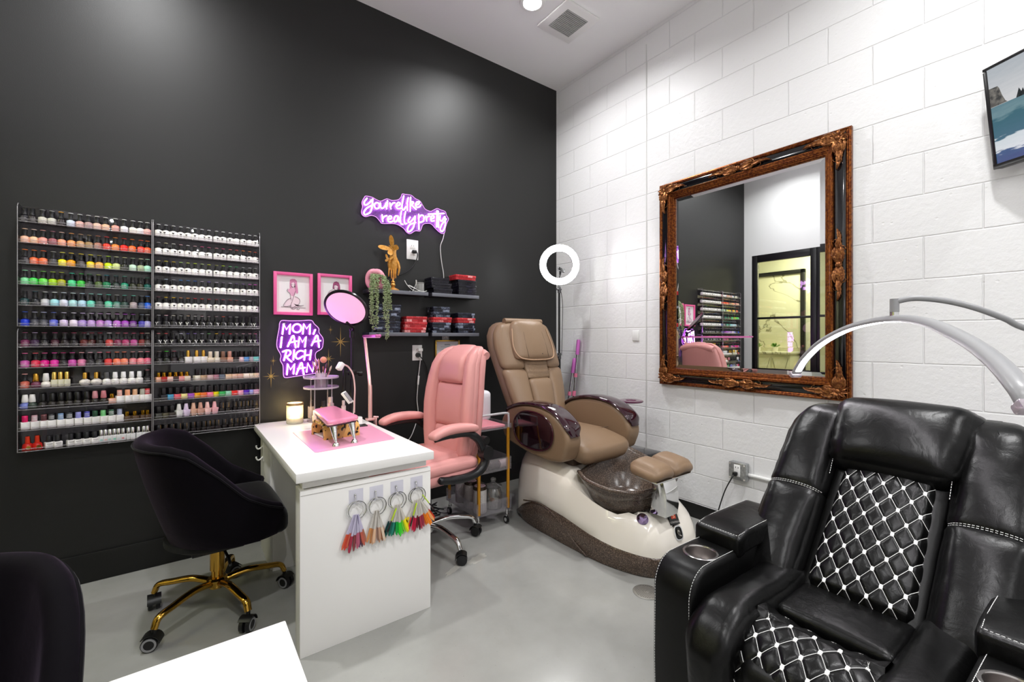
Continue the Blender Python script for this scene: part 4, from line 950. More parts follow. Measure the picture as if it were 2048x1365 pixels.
# framed certificate hanging from a clip
t = thing('certificate_frame', 'thin gold frame with a document, below the lower right shelf behind the pink chair', 'certificate', (-1.19, 0, 1.03))
b = B(); w, h = 0.222, 0.222
for s in (-1, 1): b.box((s*(w/2-0.006), -0.008, h/2), (0.012, 0.016, h), 0.002); b.box((0, -0.008, h/2+s*(h/2-0.006)), (w-0.024, 0.016, 0.012), 0.002)
b.obj('frame', mat('gold_frame', 'c8a050', 0.25, 0.9), t)
o = B().box((0, -0.004, h/2), (w-0.024, 0.002, h-0.024)).obj('document', mat('document_paper', 'dcdce0', 0.6), t)
b = B()
for i in range(5): b.box((0, -0.0054, h-0.055-i*0.02), (0.12-0.02*(i % 2), 0.0006, 0.003))
b.box((0, -0.0054, h-0.038), (0.05, 0.0006, 0.010)); b.obj('printed_text', mat('print_grey', '9aa0a4', 0.7), t)
t = thing('wall_clip', 'clear adhesive clip above the gold certificate frame', 'clip', (-1.205, 0, 1.252))
B().box((0, -0.002, 0.02), (0.062, 0.004, 0.040), 0.002).obj('plate', mat('clip_plate', 'a8a8ac', 0.3), t)
B().tube([Vector((0.012*math.cos(a), -0.006, 0.014+0.012*math.sin(a))) for a in [PI*k/10 for k in range(11)]], 0.002, 6).obj('hook', M_CHROME, t)
# ---------------------------------------------------------------- white manicure desk
M_DESK = mat('white_laminate', 'eceae7', 0.32)
M_DESKG = mat('laminate_joint', 'b4b0aa', 0.5)
DX0, DX1, DY0, DY1, DZ = -2.545, -1.955, -1.285, -0.035, 0.740
t = thing('manicure_desk', 'white manicure desk against the black wall with key-ring hooks on its end panel', 'desk', ((DX0+DX1)/2, (DY0+DY1)/2, 0))
B().box(((DX0+DX1)/2, (DY0+DY1)/2, DZ-0.019), (DX1-DX0, DY1-DY0, 0.038), 0.0025).obj('desk_top', M_DESK, t, True)
b = B()
b.box((-2.243, -1.251, 0.331), (0.565, 0.018, 0.662), 0.0012)
b.obj('end_panel', M_DESK, t, True)
B().box((-2.243, -1.2605, 0.6435), (0.560, 0.0016, 0.0018)).box((-2.5265, -1.2605, 0.331), (0.0016, 0.0016, 0.655)).obj('panel_joint', M_DESKG, t, True)
B().box((-2.515, -1.205, 0.331), (0.018, 0.074, 0.662), 0.0012).obj('leg_panel', M_DESK, t, True)
B().box((-2.243, -1.20, 0.690), (0.54, 0.08, 0.05), 0.0012).obj('rail', M_DESK, t, True)
B().box((-2.24, -0.83, 0.42), (0.016, 0.74, 0.60), 0.0012).obj('modesty_panel', M_DESK, t, True)
b = B(); b.box((-2.505, -0.26, 0.355), (0.018, 0.36, 0.71), 0.0012); b.box((-2.24, -0.452, 0.355), (0.53, 0.018, 0.71), 0.0012); b.box((-2.24, -0.070, 0.355), (0.53, 0.018, 0.71), 0.0012)
b.obj('pedestal', M_DESK, t, True)
b = B()
for z in (0.62, 0.555):
    b.tube(spline([(-2.516, -0.205, z+0.018), (-2.530, -0.205, z+0.004), (-2.543, -0.207, z), (-2.552, -0.207, z+0.012), (-2.552, -0.207, z+0.022)], 5), 0.0042, 8)
b.box((-2.516, -0.205, 0.60), (0.006, 0.018, 0.11), 0.002)
b.obj('double_hook', M_WHITE, t, True)

# hooks and swatch rings on the end panel
SW = [(905, 330, 0), (1150, 285, 1), (1398, 222, 2), (1635, 168, 3)]
PAL = [S('d05838 c84030 c86048 b03048 a02840 903a48 6a3838 80383c c06078 b05870 404078 383060 583048 904838 b85848 a86850'),
       S('c88850 d09860 b87848 c8a080 d8b090 e0c0a8 c0a090 a88070 907060 b89078 c8906c b07850 98603c c0a890 d8c0a8 b09078'),
       S('183c40 185048 104838 1a6858 207868 0c5c40 108848 18a040 20b838 38c830 58d038 88d840 a8d830 d0e020 f0e020 f0d818'),
       S('f0d020 f0b818 e02858 d02048 b01838 882038 701828 582028 a83848 903040 c86020 e07820 f09030 f08020 e8a060 c03820')]
HL = ['leftmost of the four on the desk panel', 'second from left on the desk panel', 'third from left on the desk panel', 'rightmost of the four on the desk panel']
SD_ = ['red and plum', 'nude and tan', 'green and yellow', 'red and orange']
def dpt(zx, zy, o=0.0): return P(560+zx/6.0235, 940+zy/6.0235, 'y', -1.2605-o)
for zx, zy, i in SW:
    c = dpt(zx, zy)
    t = thing('adhesive_hook', 'clear adhesive hook holding nail swatches, %s' % HL[i], 'hook', (c.x, -1.2605, c.z-0.03), group='clear hooks on the desk end panel')
    B().box((0.004, -0.0006, 0.032), (0.060, 0.0012, 0.062), 0.0004).obj('clear_plate', clear('hook_plate', 'f8f8fc', 0.015, 0.15), t)
    b = B(); b.tube(spline([(0, -0.001, 0.040), (0, -0.006, 0.030), (0, -0.010, 0.014), (0, -0.017, 0.010), (0, -0.022, 0.016)], 5), 0.0022, 8); b.sphere((0, -0.003, 0.040), 0.005, 10); b.obj('metal_hook', M_CHROME, t)
    z0 = c.z-0.022
    r = random.Random(40+i)
    t = thing('swatch_ring', 'ring of %s nail colour tips, %s' % (SD_[i], HL[i]), 'swatch ring', (c.x, -1.2605-0.012, z0-0.115*1.85), group='nail swatch rings on the desk hooks'); t.scale = (1.85, 1.6, 1.85)
    for q in range(2):
        o = B(); rr = 0.0185+0.002*q; tl = (-0.25, 0.3)[q]
        o.tube([Vector((rr*math.sin(a)+(-0.003, 0.004)[q], 0.002*q+0.004*math.sin(a)*tl, 0.115-rr+rr*math.cos(a)+0.003)) for a in [2*PI*k/28 for k in range(28)]], 0.0011, 6, closed=True)
        o.obj('ring', M_CHROME, t)
    n = 16; spread = (0.30, 0.26, 0.42, 0.50)[i]
    for k in range(n):
        a = lerp(-spread, spread, k/(n-1))+r.uniform(-0.03, 0.03)+(-0.05, 0, 0.0, 0.10)[i]
        dx, dz = math.sin(a), -math.cos(a); ln = r.uniform(0.062, 0.070)*(1.1 if i == 0 and 3 < k < 9 else 1)
        p0 = Vector((dx*0.010+r.uniform(-.002, .002), -0.002-0.0016*(k % 5), 0.090)); y = p0.y
        d = Vector((dx, 0, dz)); s = Vector((-dz, 0, dx))
        tp = B()
        def strip(bb, l0, l1, w0, w1, tip=False):
            q0, q1 = p0+d*l0, p0+d*l1
            f = [q0-s*w0, q0+s*w0, q1+s*w1]+([q1+d*0.008+s*w1*0.35, q1+d*0.008-s*w1*0.35] if tip else [])+[q1-s*w1]
            g = [v+Vector((0, -0.0009, 0)) for v in f]; bb.loft([f, g])
        strip(tp, 0.0, ln*0.62, 0.0015, 0.0026)
        to = tp.obj('swatch_tip', clear('tip_plastic', ('f4eef4', 'f4f0ea', 'f2e6ee', 'f0dce6')[i], 0.08, 0.1, haze=0.5) if i != 0 else clear('tip_plastic_lilac', 'e6e0f4', 0.08, 0.1, haze=0.55), t)
        tp = B(); strip(tp, ln*0.62, ln, 0.0028, 0.0030, True); tp.obj('lacquered_end', pm(PAL[i][k]), to)
    if i >= 2:
        for (xx, aa) in (((-0.020, -0.42),) if i == 2 else ((-0.018, -0.30), (0.034, 0.62))):
            d = Vector((math.sin(aa), 0, -math.cos(aa))); p0 = Vector((xx*0.3, -0.012, 0.102 if xx > 0 else 0.085))
            g = B(); g.bar(p0, p0+d*0.030, 0.006, 0.0022, 0.001); go = g.obj('lime_tip', pm('c0e020'), t)
            g = B(); g.bar(p0+d*0.030, p0+d*0.056, 0.006, 0.0022, 0.001); g.obj('dark_end', pm('2a2226'), go)

# mat, arm rest, leopard lamp
PZ = DZ
pts = [P(x, y, 'z', DZ) for x, y in ((585, 866), (630, 906), (790, 879), (742, 846), (690, 846))]
t0 = B(); sp = [(-2.405, -0.455), (-2.408, -0.980), (-2.395, -0.990), (-2.012, -0.942), (-2.003, -0.93), (-1.985, -0.49), (-1.995, -0.475), (-2.39, -0.445)]
t0.prism(sp, 0.0022, Matrix.Translation((0, 0, DZ+0.0001)), 0.0006)
tag(settle(t0.obj('desk_mat', mat('pink_mat', 'e29cb6', 0.42))), 'pink vinyl mat on the white manicure desk', 'mat')
MZ = DZ+0.0024
t = thing('nail_arm_rest', 'pink padded arm rest on four chrome legs on the pink mat', 'arm rest', (-2.213, -0.68, MZ), rz=0.0)
# pad outline from its corners at z=.86
pad = [P(627, 818, 'z', 0.870), P(668, 811, 'z', 0.870), P(719, 832, 'z', 0.870), P(655, 844, 'z', 0.870)]
def pad_rings(zs):
    c = sum(pad, Vector())/4; out = []
    for z, s in zs:
        ring = []
        for i in range(4):
            p0, p1, p2 = pad[i-1], pad[i], pad[(i+1) % 4]
            a, b_ = (p0-p1).normalized(), (p2-p1).normalized()
            for k in range(5):
                u = k/4; q = (p1+a*0.03)*(1-u)**2+p1*2*u*(1-u)+(p1+b_*0.03)*u*u
                ring.append(Vector((c.x+(q.x-c.x)*s, c.y+(q.y-c.y)*s, z)))
        out.append(ring)
    return out
b = B(); b.loft(pad_rings([(0.846, 0.96), (0.850, 0.99), (0.856, 1.0), (0.864, 0.995), (0.869, 0.97), (0.871, 0.90)])); b.obj('pad', mat('pink_leatherette', 'e28aa8', 0.28, bump=(300, 0.1, 0.001)), t, True)
b = B(); b.loft(pad_rings([(0.838, 0.93), (0.8465, 0.97)])); b.obj('base_board', mat('dark_underside', '30262c', 0.5), t, True)
b = B(); rg = pad_rings([(0.853, 1.002)])[0]
for i in range(len(rg)):
    for k in range(5):
        p = lerp(rg[i], rg[(i+1) % len(rg)], k/5); b.box(p, (0.0022, 0.0022, 0.0022))
b.obj('stitching', mat('cream_thread', 'f0dcc8', 0.6), t, True)
for (fx, fy), (tx, ty) in zip([(672, 893), (709, 886)], [(0.012, 0.03), (0.012, 0.03)]):
    f = P(fx, fy, 'z', MZ)
    def leg(f, ux, uy):
        b = B()
        b.lathe([(0, 0), (0.0175, 0), (0.0178, 0.003), (0.0165, 0.006), (0.013, 0.014), (0.0085, 0.018), (0.006, 0.019), (0.006, 0.024), (0, 0.024)], f, 20)
        top = Vector((f.x+ux, f.y+uy, 0.838)); 
        b.tube([f+Vector((0, 0, 0.02)), f.lerp(top, 0.45), top], [0.0065, 0.0105, 0.0185], 14)
        b.obj('leg', M_CHROME, t, True)
    leg(f, -0.004, 0.03)
    leg(f+Vector((0.055, 0.36, 0)), 0.0, -0.02)
t = thing('nail_lamp', 'leopard-print nail curing lamp under the pink arm rest', 'nail lamp', (-2.24, -0.66, MZ), rz=0.10)
def leopard():
    m = mat('leopard_print', 'd8a050', 0.3); nt = m.node_tree; b = nt.nodes['Principled BSDF']; L = nt.links.new
    tc = nt.nodes.new('ShaderNodeTexCoord'); mp = nt.nodes.new('ShaderNodeMapping'); mp.inputs['Scale'].default_value = (1, 1, 0.55); mp.inputs['Rotation'].default_value = (0.3, 0.3, 0.2); L(tc.outputs['Object'], mp.inputs[0])
    nz = nt.nodes.new('ShaderNodeTexNoise'); nz.inputs['Scale'].default_value = 40; L(mp.outputs[0], nz.inputs['Vector'])
    vm = nt.nodes.new('ShaderNodeVectorMath'); vm.operation = 'MULTIPLY_ADD'; vm.inputs[1].default_value = (0.02, 0.02, 0.02); L(nz.outputs['Color'], vm.inputs[0]); L(mp.outputs[0], vm.inputs[2])
    vo = nt.nodes.new('ShaderNodeTexVoronoi'); vo.inputs['Scale'].default_value = 62; L(vm.outputs[0], vo.inputs['Vector'])
    r = nt.nodes.new('ShaderNodeValToRGB'); e = r.color_ramp.elements
    e[0].position = 0.22; e[0].color = (*lin('1c120c'), 1); e[1].position = 0.40; e[1].color = (*lin('e2b062'), 1); x = e.new(0.33); x.color = (*lin('2c1c10'), 1)
    L(vo.outputs['Distance'], r.inputs[0]); L(r.outputs[0], b.inputs['Base Color']); return m
sh = B()
def arch(w, d, h, th):
    """hood open on one side: rounded top over two side walls and a back"""
    return [(-w/2, 0), (-w/2, h*0.55), (-w/2+0.02, h*0.85), (-w/2+0.05, h), (w/2-0.05, h), (w/2-0.02, h*0.85), (w/2, h*0.55), (w/2, 0), (w/2-th, 0), (w/2-th, h*0.5), (w/2-0.03, h*0.8), (-w/2+0.03, h*0.8), (-w/2+th, h*0.5), (-w/2+th, 0)]
Mx = Matrix(((0, 0, 1, -0.085), (1, 0, 0, 0), (0, 1, 0, 0), (0, 0, 0, 1)))
sh.prism(arch(0.19, 0.17, 0.088, 0.012), 0.19, Mx, 0.002); sh.obj('hood', leopard(), t)
B().box((0.01, 0, 0.004), (0.17, 0.165, 0.006), 0.002).obj('base_plate', mat('pale_lamp_plate', 'd8c8d0', 0.4), t)
B().box((0.01, 0.0, 0.064), (0.16, 0.12, 0.004), 0.001).obj('led_panel', mat('lamp_inside', 'c8c4d0', 0.3), t)
B().cushion((0.0, 0, 0.092), (0.06, 0.05, 0.012), 0.005, n=4).obj('display', mat('magenta_display', 'b060b8', 0.1), t)

# ribbed glass candle holder, lit
t = thing('candle_jar', 'lit candle in a ribbed glass jar on the back corner of the desk', 'candle', (-2.338, -0.158, DZ))
b = B(); n = 56
prof = [(0.0, 0.0), (0.044, 0.0), (0.0475, 0.003), (0.0475, 0.014), (0.046, 0.016), (0.046, 0.106), (0.0475, 0.109), (0.0475, 0.124), (0.0455, 0.126), (0.0425, 0.126), (0.0425, 0.012), (0.0, 0.010)]
rings = []
for r_, z in prof:
    rib = 0.0011 if 0.012 < z < 0.108 and r_ > 0.045 else 0
    rings.append([Vector(((r_+rib*math.cos(28*2*PI*k/n))*math.cos(2*PI*k/n), (r_+rib*math.cos(28*2*PI*k/n))*math.sin(2*PI*k/n), z)) for k in range(n)])
b.loft(rings); b.obj('ribbed_glass', clear('amber_glass', 'fbf4e0', 0.14, 0.05, haze=0.45), t)
B().lathe([(0.0425, 0.113), (0.0482, 0.113), (0.0484, 0.127), (0.0425, 0.127), (0.0425, 0.113)], n=40, cap=False).obj('rim_band', mat('bronze_rim', 'b89a70', 0.3, 0.6), t)
B().lathe([(0, 0.013), (0.041, 0.013), (0.041, 0.034), (0.030, 0.032), (0, 0.032)], n=28).obj('wax', mat('candle_wax', 'f6e8c0', 0.5, emit='ffd880', estr=0.35), t)  # candlelight in the wax is set as a glow of its own
B().lathe([(0, 0.034), (0.0035, 0.040), (0.0055, 0.050), (0.003, 0.062), (0, 0.070)], n=12).obj('flame', emis('flame', 'ffe09a', 40), t)
ld = bpy.data.lights.new('candle_glow', 'POINT'); ld.energy = 2.2; ld.color = (1, 0.86, 0.58); ld.shadow_soft_size = 0.02
lo = bpy.data.objects.new('candle_glow', ld); COL.objects.link(lo); lo.parent = t; lo.location = (0, 0, 0.078)

# two-tier clear carousel with brushes and bottles
OX, OY = -2.185, -0.165
t = thing('makeup_organizer', 'clear acrylic turntable organizer with two tiers behind the arm rest', 'organizer', (OX, OY, DZ))
B().lathe([(0, 0), (0.085, 0), (0.085, 0.008), (0, 0.008)], n=40).obj('base', M_ACRYL, t)
M_ORG = clear('organizer_acrylic', 'fdf6fd', 0.2, 0.05, haze=0.3)
M_PLATE = clear('acrylic_plate', 'fbeefc', 0.16, 0.05, haze=0.42)  # neon-lit brightness put into the clear acrylic as haze and pink tint
for z in (0.208, 0.272):
    b = B(); b.lathe([(0, z), (0.104, z), (0.106, z+0.002), (0.106, z+0.012), (0.102, z+0.012), (0.102, z+0.004), (0, z+0.004)], n=48); b.obj('tier', M_PLATE, t)
for k in range(4):
    a = PI/4+k*PI/2; x, y = 0.072*math.cos(a), 0.072*math.sin(a)
    B().box((x, y, 0.139), (0.006, 0.006, 0.262), 0.001).obj('post', M_ORG, t)
B().lathe([(0.034, 0.213), (0.036, 0.213), (0.036, 0.305), (0.034, 0.305)], n=28, cap=False).obj('brush_cup', M_ORG, t)
BR = [('ea9c80', (.004, -.006), (0.005, -.01, .16), .024, 'large'), ('c08888', (.0, .008), (-0.010, .02, .17), .007, 'slim'), ('d8b8b0', (-.010, 0), (-0.040, -.005, .155), .006, 'leaning'), ('503038', (.010, .006), (0.030, .02, .14), .008, 'dark'), ('c8b0a0', (.012, -.01), (0.040, -.02, .125), .006, 'short'), ('b89090', (-.004, .01), (-.022, .03, .17), .007, 'tall')]
for col, (bx, by), (dx, dy, dz), br, nm in BR:
    p0 = Vector((OX+bx, OY+by, DZ+0.217)); d = Vector((dx, dy, dz)); p1 = p0+d
    tb = thing('makeup_brush', '%s makeup brush in the clear organizer' % {'large': 'fluffy round peach-tipped', 'slim': 'pink-ferruled upright', 'leaning': 'pale left-leaning', 'dark': 'dark-bristled', 'short': 'short right-leaning', 'tall': 'tall mauve'}[nm], 'makeup brush', p0, group='makeup brushes in the organizer')
    B().tube([p0, p0+d*0.62], [0.0022, 0.0036], 8).obj('handle', mat('brush_handle', 'e6c8c4', 0.3), tb, True)
    B().tube([p0+d*0.60, p0+d*0.82], [0.0038, 0.0052], 8).obj('ferrule', mat('rose_gold', 'd8a898', 0.2, 0.9), tb, True)
    q = B()
    if br > 0.02: q.sphere(p1+d.normalized()*0.012, br*0.86, 14, (1, 1, 1.0))
    else: q.tube([p0+d*0.8, p0+d*0.93, p1, p1+d.normalized()*0.010], [0.0045, br, br*0.8, 0.001], 10)
    q.obj('bristles', mat('bristle_'+col, col, 0.8, sheen=0.4), tb, True)
# small bottles on and beside the turntable
def vial(px_, py_, h, w, body, capc, label, cath='bottle', round_=True, caph=0.35, clearb=False, z=DZ):
    p = P(px_, py_, 'z', z)
    t = thing('cosmetic_bottle', label, 'bottle', p, group='cosmetic bottles on the desk')
    hb = h*(1-caph); m = clear('vial_'+body, body, 0.14, 0.05, haze=0.4) if clearb else mat('vial_'+body, body, 0.25)
    b = B()
    if round_: b.lathe([(0, 0), (w/2-0.002, 0), (w/2, 0.003), (w/2, hb-0.008), (w/2*0.6, hb-0.001), (w/2*0.45, hb), (0, hb)], n=18)
    else: b.box((0, 0, hb/2), (w, w*0.8, hb), 0.003)
    b.obj('bottle', m, t)
    b = B()
    if round_: b.lathe([(0, hb), (w*0.32, hb), (w*0.32, h-0.002), (w*0.28, h), (0, h)], n=16)
    else: b.box((0, 0, hb+h*caph/2), (w*0.62, w*0.62, h*caph), 0.002)
    b.obj('cap', mat('vialcap_'+capc, capc, 0.35), t)
B9 = DZ+0.0082
vial(622, 836, 0.115, 0.036, 'ecdcd8', '2a2224', 'square clear bottle with dark cap, front left in the organizer', round_=False, clearb=True, z=B9)
vial(635, 829, 0.110, 0.030, 'd8dce4', 'e8e4e8', 'pale blue clear bottle with white cap in the organizer', clearb=True, z=B9)
vial(647, 838, 0.118, 0.034, 'd0a868', '2a2224', 'amber square bottle with dark cap, centre of the organizer', round_=False, z=B9)
vial(661, 833, 0.128, 0.044, 'eec8d0', 'f2dce2', 'pale pink lotion bottle in the organizer', caph=0.28, z=B9)
vial(629, 846, 0.078, 0.026, 'e8c8b4', 'efe8e4', 'tiny peach bottle at the front of the organizer', z=DZ+0.0)
vial(687, 837, 0.118, 0.030, 'f0d4d4', 'f2e0e0', 'slim pale pink bottle right of the organizer', caph=0.25)

# little white gooseneck flash lamp
p = P(714, 847, 'z', DZ)
t = thing('flash_cure_lamp', 'small white gooseneck curing lamp with a grey head right of the arm rest', 'lamp', p)
B().lathe([(0, 0), (0.031, 0), (0.032, 0.004), (0.032, 0.034), (0.029, 0.038), (0, 0.038)], n=28).obj('base', M_WHITE, t)
q = [P(x, y, 'y', p.y) for x, y in ((708.5, 826), (709, 800), (709.5, 775), (706, 750), (699, 737), (690, 731), (680, 729))]
q[-1] += Vector((0, -0.03, 0)); q[-2] += Vector((0, -0.02, 0))
B().tube(spline(q, 6), 0.0048, 10).obj('gooseneck', mat('pale_pink_metal', 'e8c4c4', 0.3), t, True)
a = q[-1]; B().bar(a+Vector((0.004, 0, 0.010)), a+Vector((-0.022, -0.012, -0.03)), 0.034, 0.030, 0.006).obj('lamp_head', M_WHITE, t, True)
t = thing('handheld_cure_lamp', 'white and grey handheld lamp leaning at the right back of the desk', 'lamp', P(699, 838, 'z', DZ))
a, c = P(686, 785, 'y', -0.30), P(702, 806, 'y', -0.33)
B().bar(a, c, 0.036, 0.018, 0.004, up=(0.5, -0.8, 0.4)).obj('casing', M_WHITE, t, True)
off = Vector((0.004, -0.010, 0.006)); B().bar(lerp(a, c, .1)+off, lerp(a, c, .9)+off, 0.026, 0.006, 0.002, up=(0.5, -0.8, 0.4)).obj('grey_panel', mat('grey_panel', '8e8c90', 0.4), t, True)
B().tube(spline([c+Vector((0, 0, 0)), P(707, 803, 'y', -0.31), P(708, 815, 'y', -0.30), P(706, 838, 'z', DZ+0.004)], 5), 0.004, 8).obj('stand', M_WHITE, t, True)
tag(settle(B().box(P(716, 852, 'z', DZ+0.004), (0.10, 0.07, 0.006), 0.002, rot=Matrix.Rotation(-0.1, 3, 'Z')).obj('phone_tray', mat('dark_tray', '2a2628', 0.35))), 'small dark flat tray behind the pink arm rest', 'tray')

# round lit panel on a black stand behind the desk
t = thing('round_lamp_panel', 'round pink fill-light panel with black rim on a black stand behind the desk', 'lamp', (-2.015, -0.17, DZ))
dc = P(692, 617, 'y', -0.25); R = 0.127
dn = Vector((-0.52, -0.60, -0.68)).normalized()
Rm = orient(dn)
b = B(); b.lathe([(0, -0.014), (R+0.006, -0.014), (R+0.012, -0.008), (R+0.012, 0.004), (R, 0.006), (R, 0.003), (0, 0.003)], dc, 56, Rm); b.obj('rim', mat('black_gloss_rim', '1a1418', 0.25), t, True)
b = B(); b.lathe([(0, 0.0035), (R-0.003, 0.0035), (R-0.003, 0.0045), (0, 0.0045)], dc, 56, Rm); b.obj('light_panel', mat('pink_diffuser', 'f0c2dc', 0.5, emit='ffc0e4', estr=0.38), t, True)
pole = P(704, 668, 'y', -0.17); px_, py_ = pole.x, -0.17
B().cyl((px_, py_, DZ-0.7), (px_, py_, 1.28), 0.0075, n=12).cyl((px_, py_, DZ-0.7), (px_, py_, 1.0), 0.0125, n=12).obj('pole', mat('black_satin_pole', '17141a', 0.35), t, True)
b = B(); b.cyl((px_, py_, 1.27), (px_, py_, 1.325), 0.016, n=14); b.tube([(px_, py_, 1.31), (px_, py_-0.03, 1.335), dc-dn*0.014-Vector((0, 0, 0.10))], 0.009, 8); b.sphere((px_, py_, 1.325), 0.02, 12); b.obj('ball_joint', M_BLACK, t, True)
b = B(); b.box((px_, py_, 1.04), (0.05, 0.04, 0.035), 0.004); b.cyl((px_-0.06, py_-0.01, 1.045), (px_+0.055, py_-0.01, 1.035), 0.008, n=10); b.cyl((px_+0.04, py_-0.01, 1.03), (px_+0.062, py_-0.01, 1.03), 0.016, n=12); b.cyl((px_-0.055, py_-0.01, 0.90), (px_-0.05, py_-0.01, 1.08), 0.010, n=10); b.obj('clamp', M_BLACK, t, True)
for a in (0.4, 2.5, 4.6):
    B().tube([(px_, py_, 0.22), (px_+0.07*math.cos(a), py_+0.07*math.sin(a), 0.11), (px_+0.12*math.cos(a), py_+0.12*math.sin(a), 0.008)], 0.007, 8).obj('leg', M_BLACK, t, True)

# pink jointed lamp with a long LED bar
p = P(745, 845, 'z', DZ)
t = thing('bar_desk_lamp', 'pink metal desk lamp with a long straight LED bar clamped at the right edge', 'lamp', (-1.935, -0.345, DZ))
M_PM = mat('pink_lamp_metal', 'ecc0bc', 0.25, 0.55)
bx, by = -1.932, -0.345
b = B(); b.box((bx, by, DZ+0.008), (0.05, 0.045, 0.014), 0.003); b.box((bx+0.012, by, DZ-0.05), (0.02, 0.04, 0.02), 0.003); b.box((bx+0.032, by, DZ-0.02), (0.010, 0.045, 0.07), 0.003); b.cyl((bx+0.02, by, DZ+0.02), (bx+0.05, by-0.01, DZ+0.016), 0.007, n=12); b.obj('clamp', M_PM, t, True)
top = Vector((-1.908, -0.166, 1.280)); m1 = P(745, 815, 'y', -0.34); m2 = P(743.5, 765, 'y', -0.30)
b = B(); b.tube([(bx, by, DZ+0.012), (bx, by, 0.92), (bx+0.002, by+0.01, 0.965)], 0.0125, 14); b.obj('lower_pole', M_PM, t, True)
b = B(); b.tube(spline([(bx+0.001, by+0.008, 0.95), (bx+0.006, by+0.04, 1.02), tuple(lerp(Vector((bx+0.006, by+0.04, 1.02)), top, 0.6)), tuple(top)], 6), 0.0105, 14); b.obj('upper_arm', M_PM, t, True)
e = Vector((-2.08, -0.90, 1.28)); d = (e-top).normalized()
B().bar(top-d*0.015, e, 0.030, 0.016, 0.005).obj('led_bar', mat('pink_bar_metal', 'd870b0', 0.3, 0.4), t, True)
B().bar(top+d*0.02-Vector((0, 0, 0.0086)), e-d*0.02-Vector((0, 0, 0.0086)), 0.022, 0.003, 0.001).obj('led_strip', mat('led_strip_dim', 'f4dcea', 0.4, emit='ffb0e0', estr=0.5), t, True)  # strip carries a weak pink glow
B().cyl(e-d*0.03-Vector((0, 0, 0.01)), e-d*0.03+Vector((0, 0, 0.012)), 0.008, n=12).obj('knob', M_BLACK, t, True)

# second white desk right in front of the camera
t = thing('side_desk', 'bare white desk top in the near left foreground', 'desk', (-3.05, -2.9, 0))
X1, Y1 = -2.742, -2.234
B().box(((X1-3.70)/2, (Y1-3.55)/2, DZ-0.019), (X1+3.70, Y1+3.55, 0.038), 0.0025).obj('desk_top', M_DESK, t, True)
B().box((X1-0.05, (Y1-3.55)/2, 0.351), (0.018, 1.20, 0.702), 0.0012).obj('end_panel', M_DESK, t, True)
B().box((-3.65, (Y1-3.55)/2, 0.351), (0.018, 1.20, 0.702), 0.0012).obj('end_panel', M_DESK, t, True)
# ---------------------------------------------------------------- swivel chair bases
def caster(b_fork, b_wheel, b_ring, c, a, wr=0.031):
    """twin wheel under point c (x, y), rolling direction a"""
    x, y = c; d = Vector((math.cos(a), math.sin(a), 0)); s = Vector((-d.y, d.x, 0))
    o = Vector((x, y, wr))-d*0.010
    for sg in (-1, 1):
        b_wheel.cyl(o+s*sg*0.006, o+s*sg*0.022, wr, wr*0.94, 20)
        if b_ring is not None:
            R = orient(s*sg); b_ring.lathe([(wr*0.60, 0.0225), (wr*0.84, 0.0225), (wr*0.84, 0.0240), (wr*0.60, 0.0240), (wr*0.60, 0.0225)], o, 20, R, cap=False)
    # hood over the wheels
    q = [o+Vector((0, 0, 0))+(d*math.cos(t)+Vector((0, 0, 1))*math.sin(t))*(wr+0.004) for t in [lerp(0.1, 2.4, k/8) for k in range(9)]]
    b_fork.loft([[p+s*w for p in q] for w in (-0.026, 0.026)]+[[p+(p-o).normalized()*0.003+s*w for p in q] for w in (0.026, -0.026)], cap=False, closed=True, ring_closed=False)
    b_fork.cyl((x, y, wr*1.7), (x, y, 0.092), 0.008, n=10)
def star_base(t, hub, angs, r, metal, z_hub, leg_r=0.015, ring=True, rollers=None):
    hx, hy = hub
    for i, a in enumerate(angs):
        d = Vector((math.cos(a), math.sin(a), 0)); h = Vector((hx, hy, 0))
        q = spline([h+d*0.025+Vector((0, 0, z_hub)), h+d*r*0.40+Vector((0, 0, z_hub+0.014)), h+d*r*0.72+Vector((0, 0, z_hub+0.002)), h+d*r*0.93+Vector((0, 0, 0.118)), h+d*r+Vector((0, 0, 0.082))], 6)
        n = len(q)
        B().tube(q, [lerp(leg_r*1.15, leg_r*0.92, k/(n-1)) for k in range(n)], 14, flat=0.78).obj('leg', metal, t, True)
        f, w, g = B(), B(), B() if ring else None
        caster(f, w, g, (hx+d.x*r, hy+d.y*r), (rollers[i] if rollers else a+2.2))
        c = w.obj('caster', mat('caster_black', '141416', 0.35), t, True)
        f.obj('caster_hood', M_BLACK, c, True)
        if ring: g.obj('caster_ring', mat('caster_grey', '8a8a8c', 0.4), c, True)

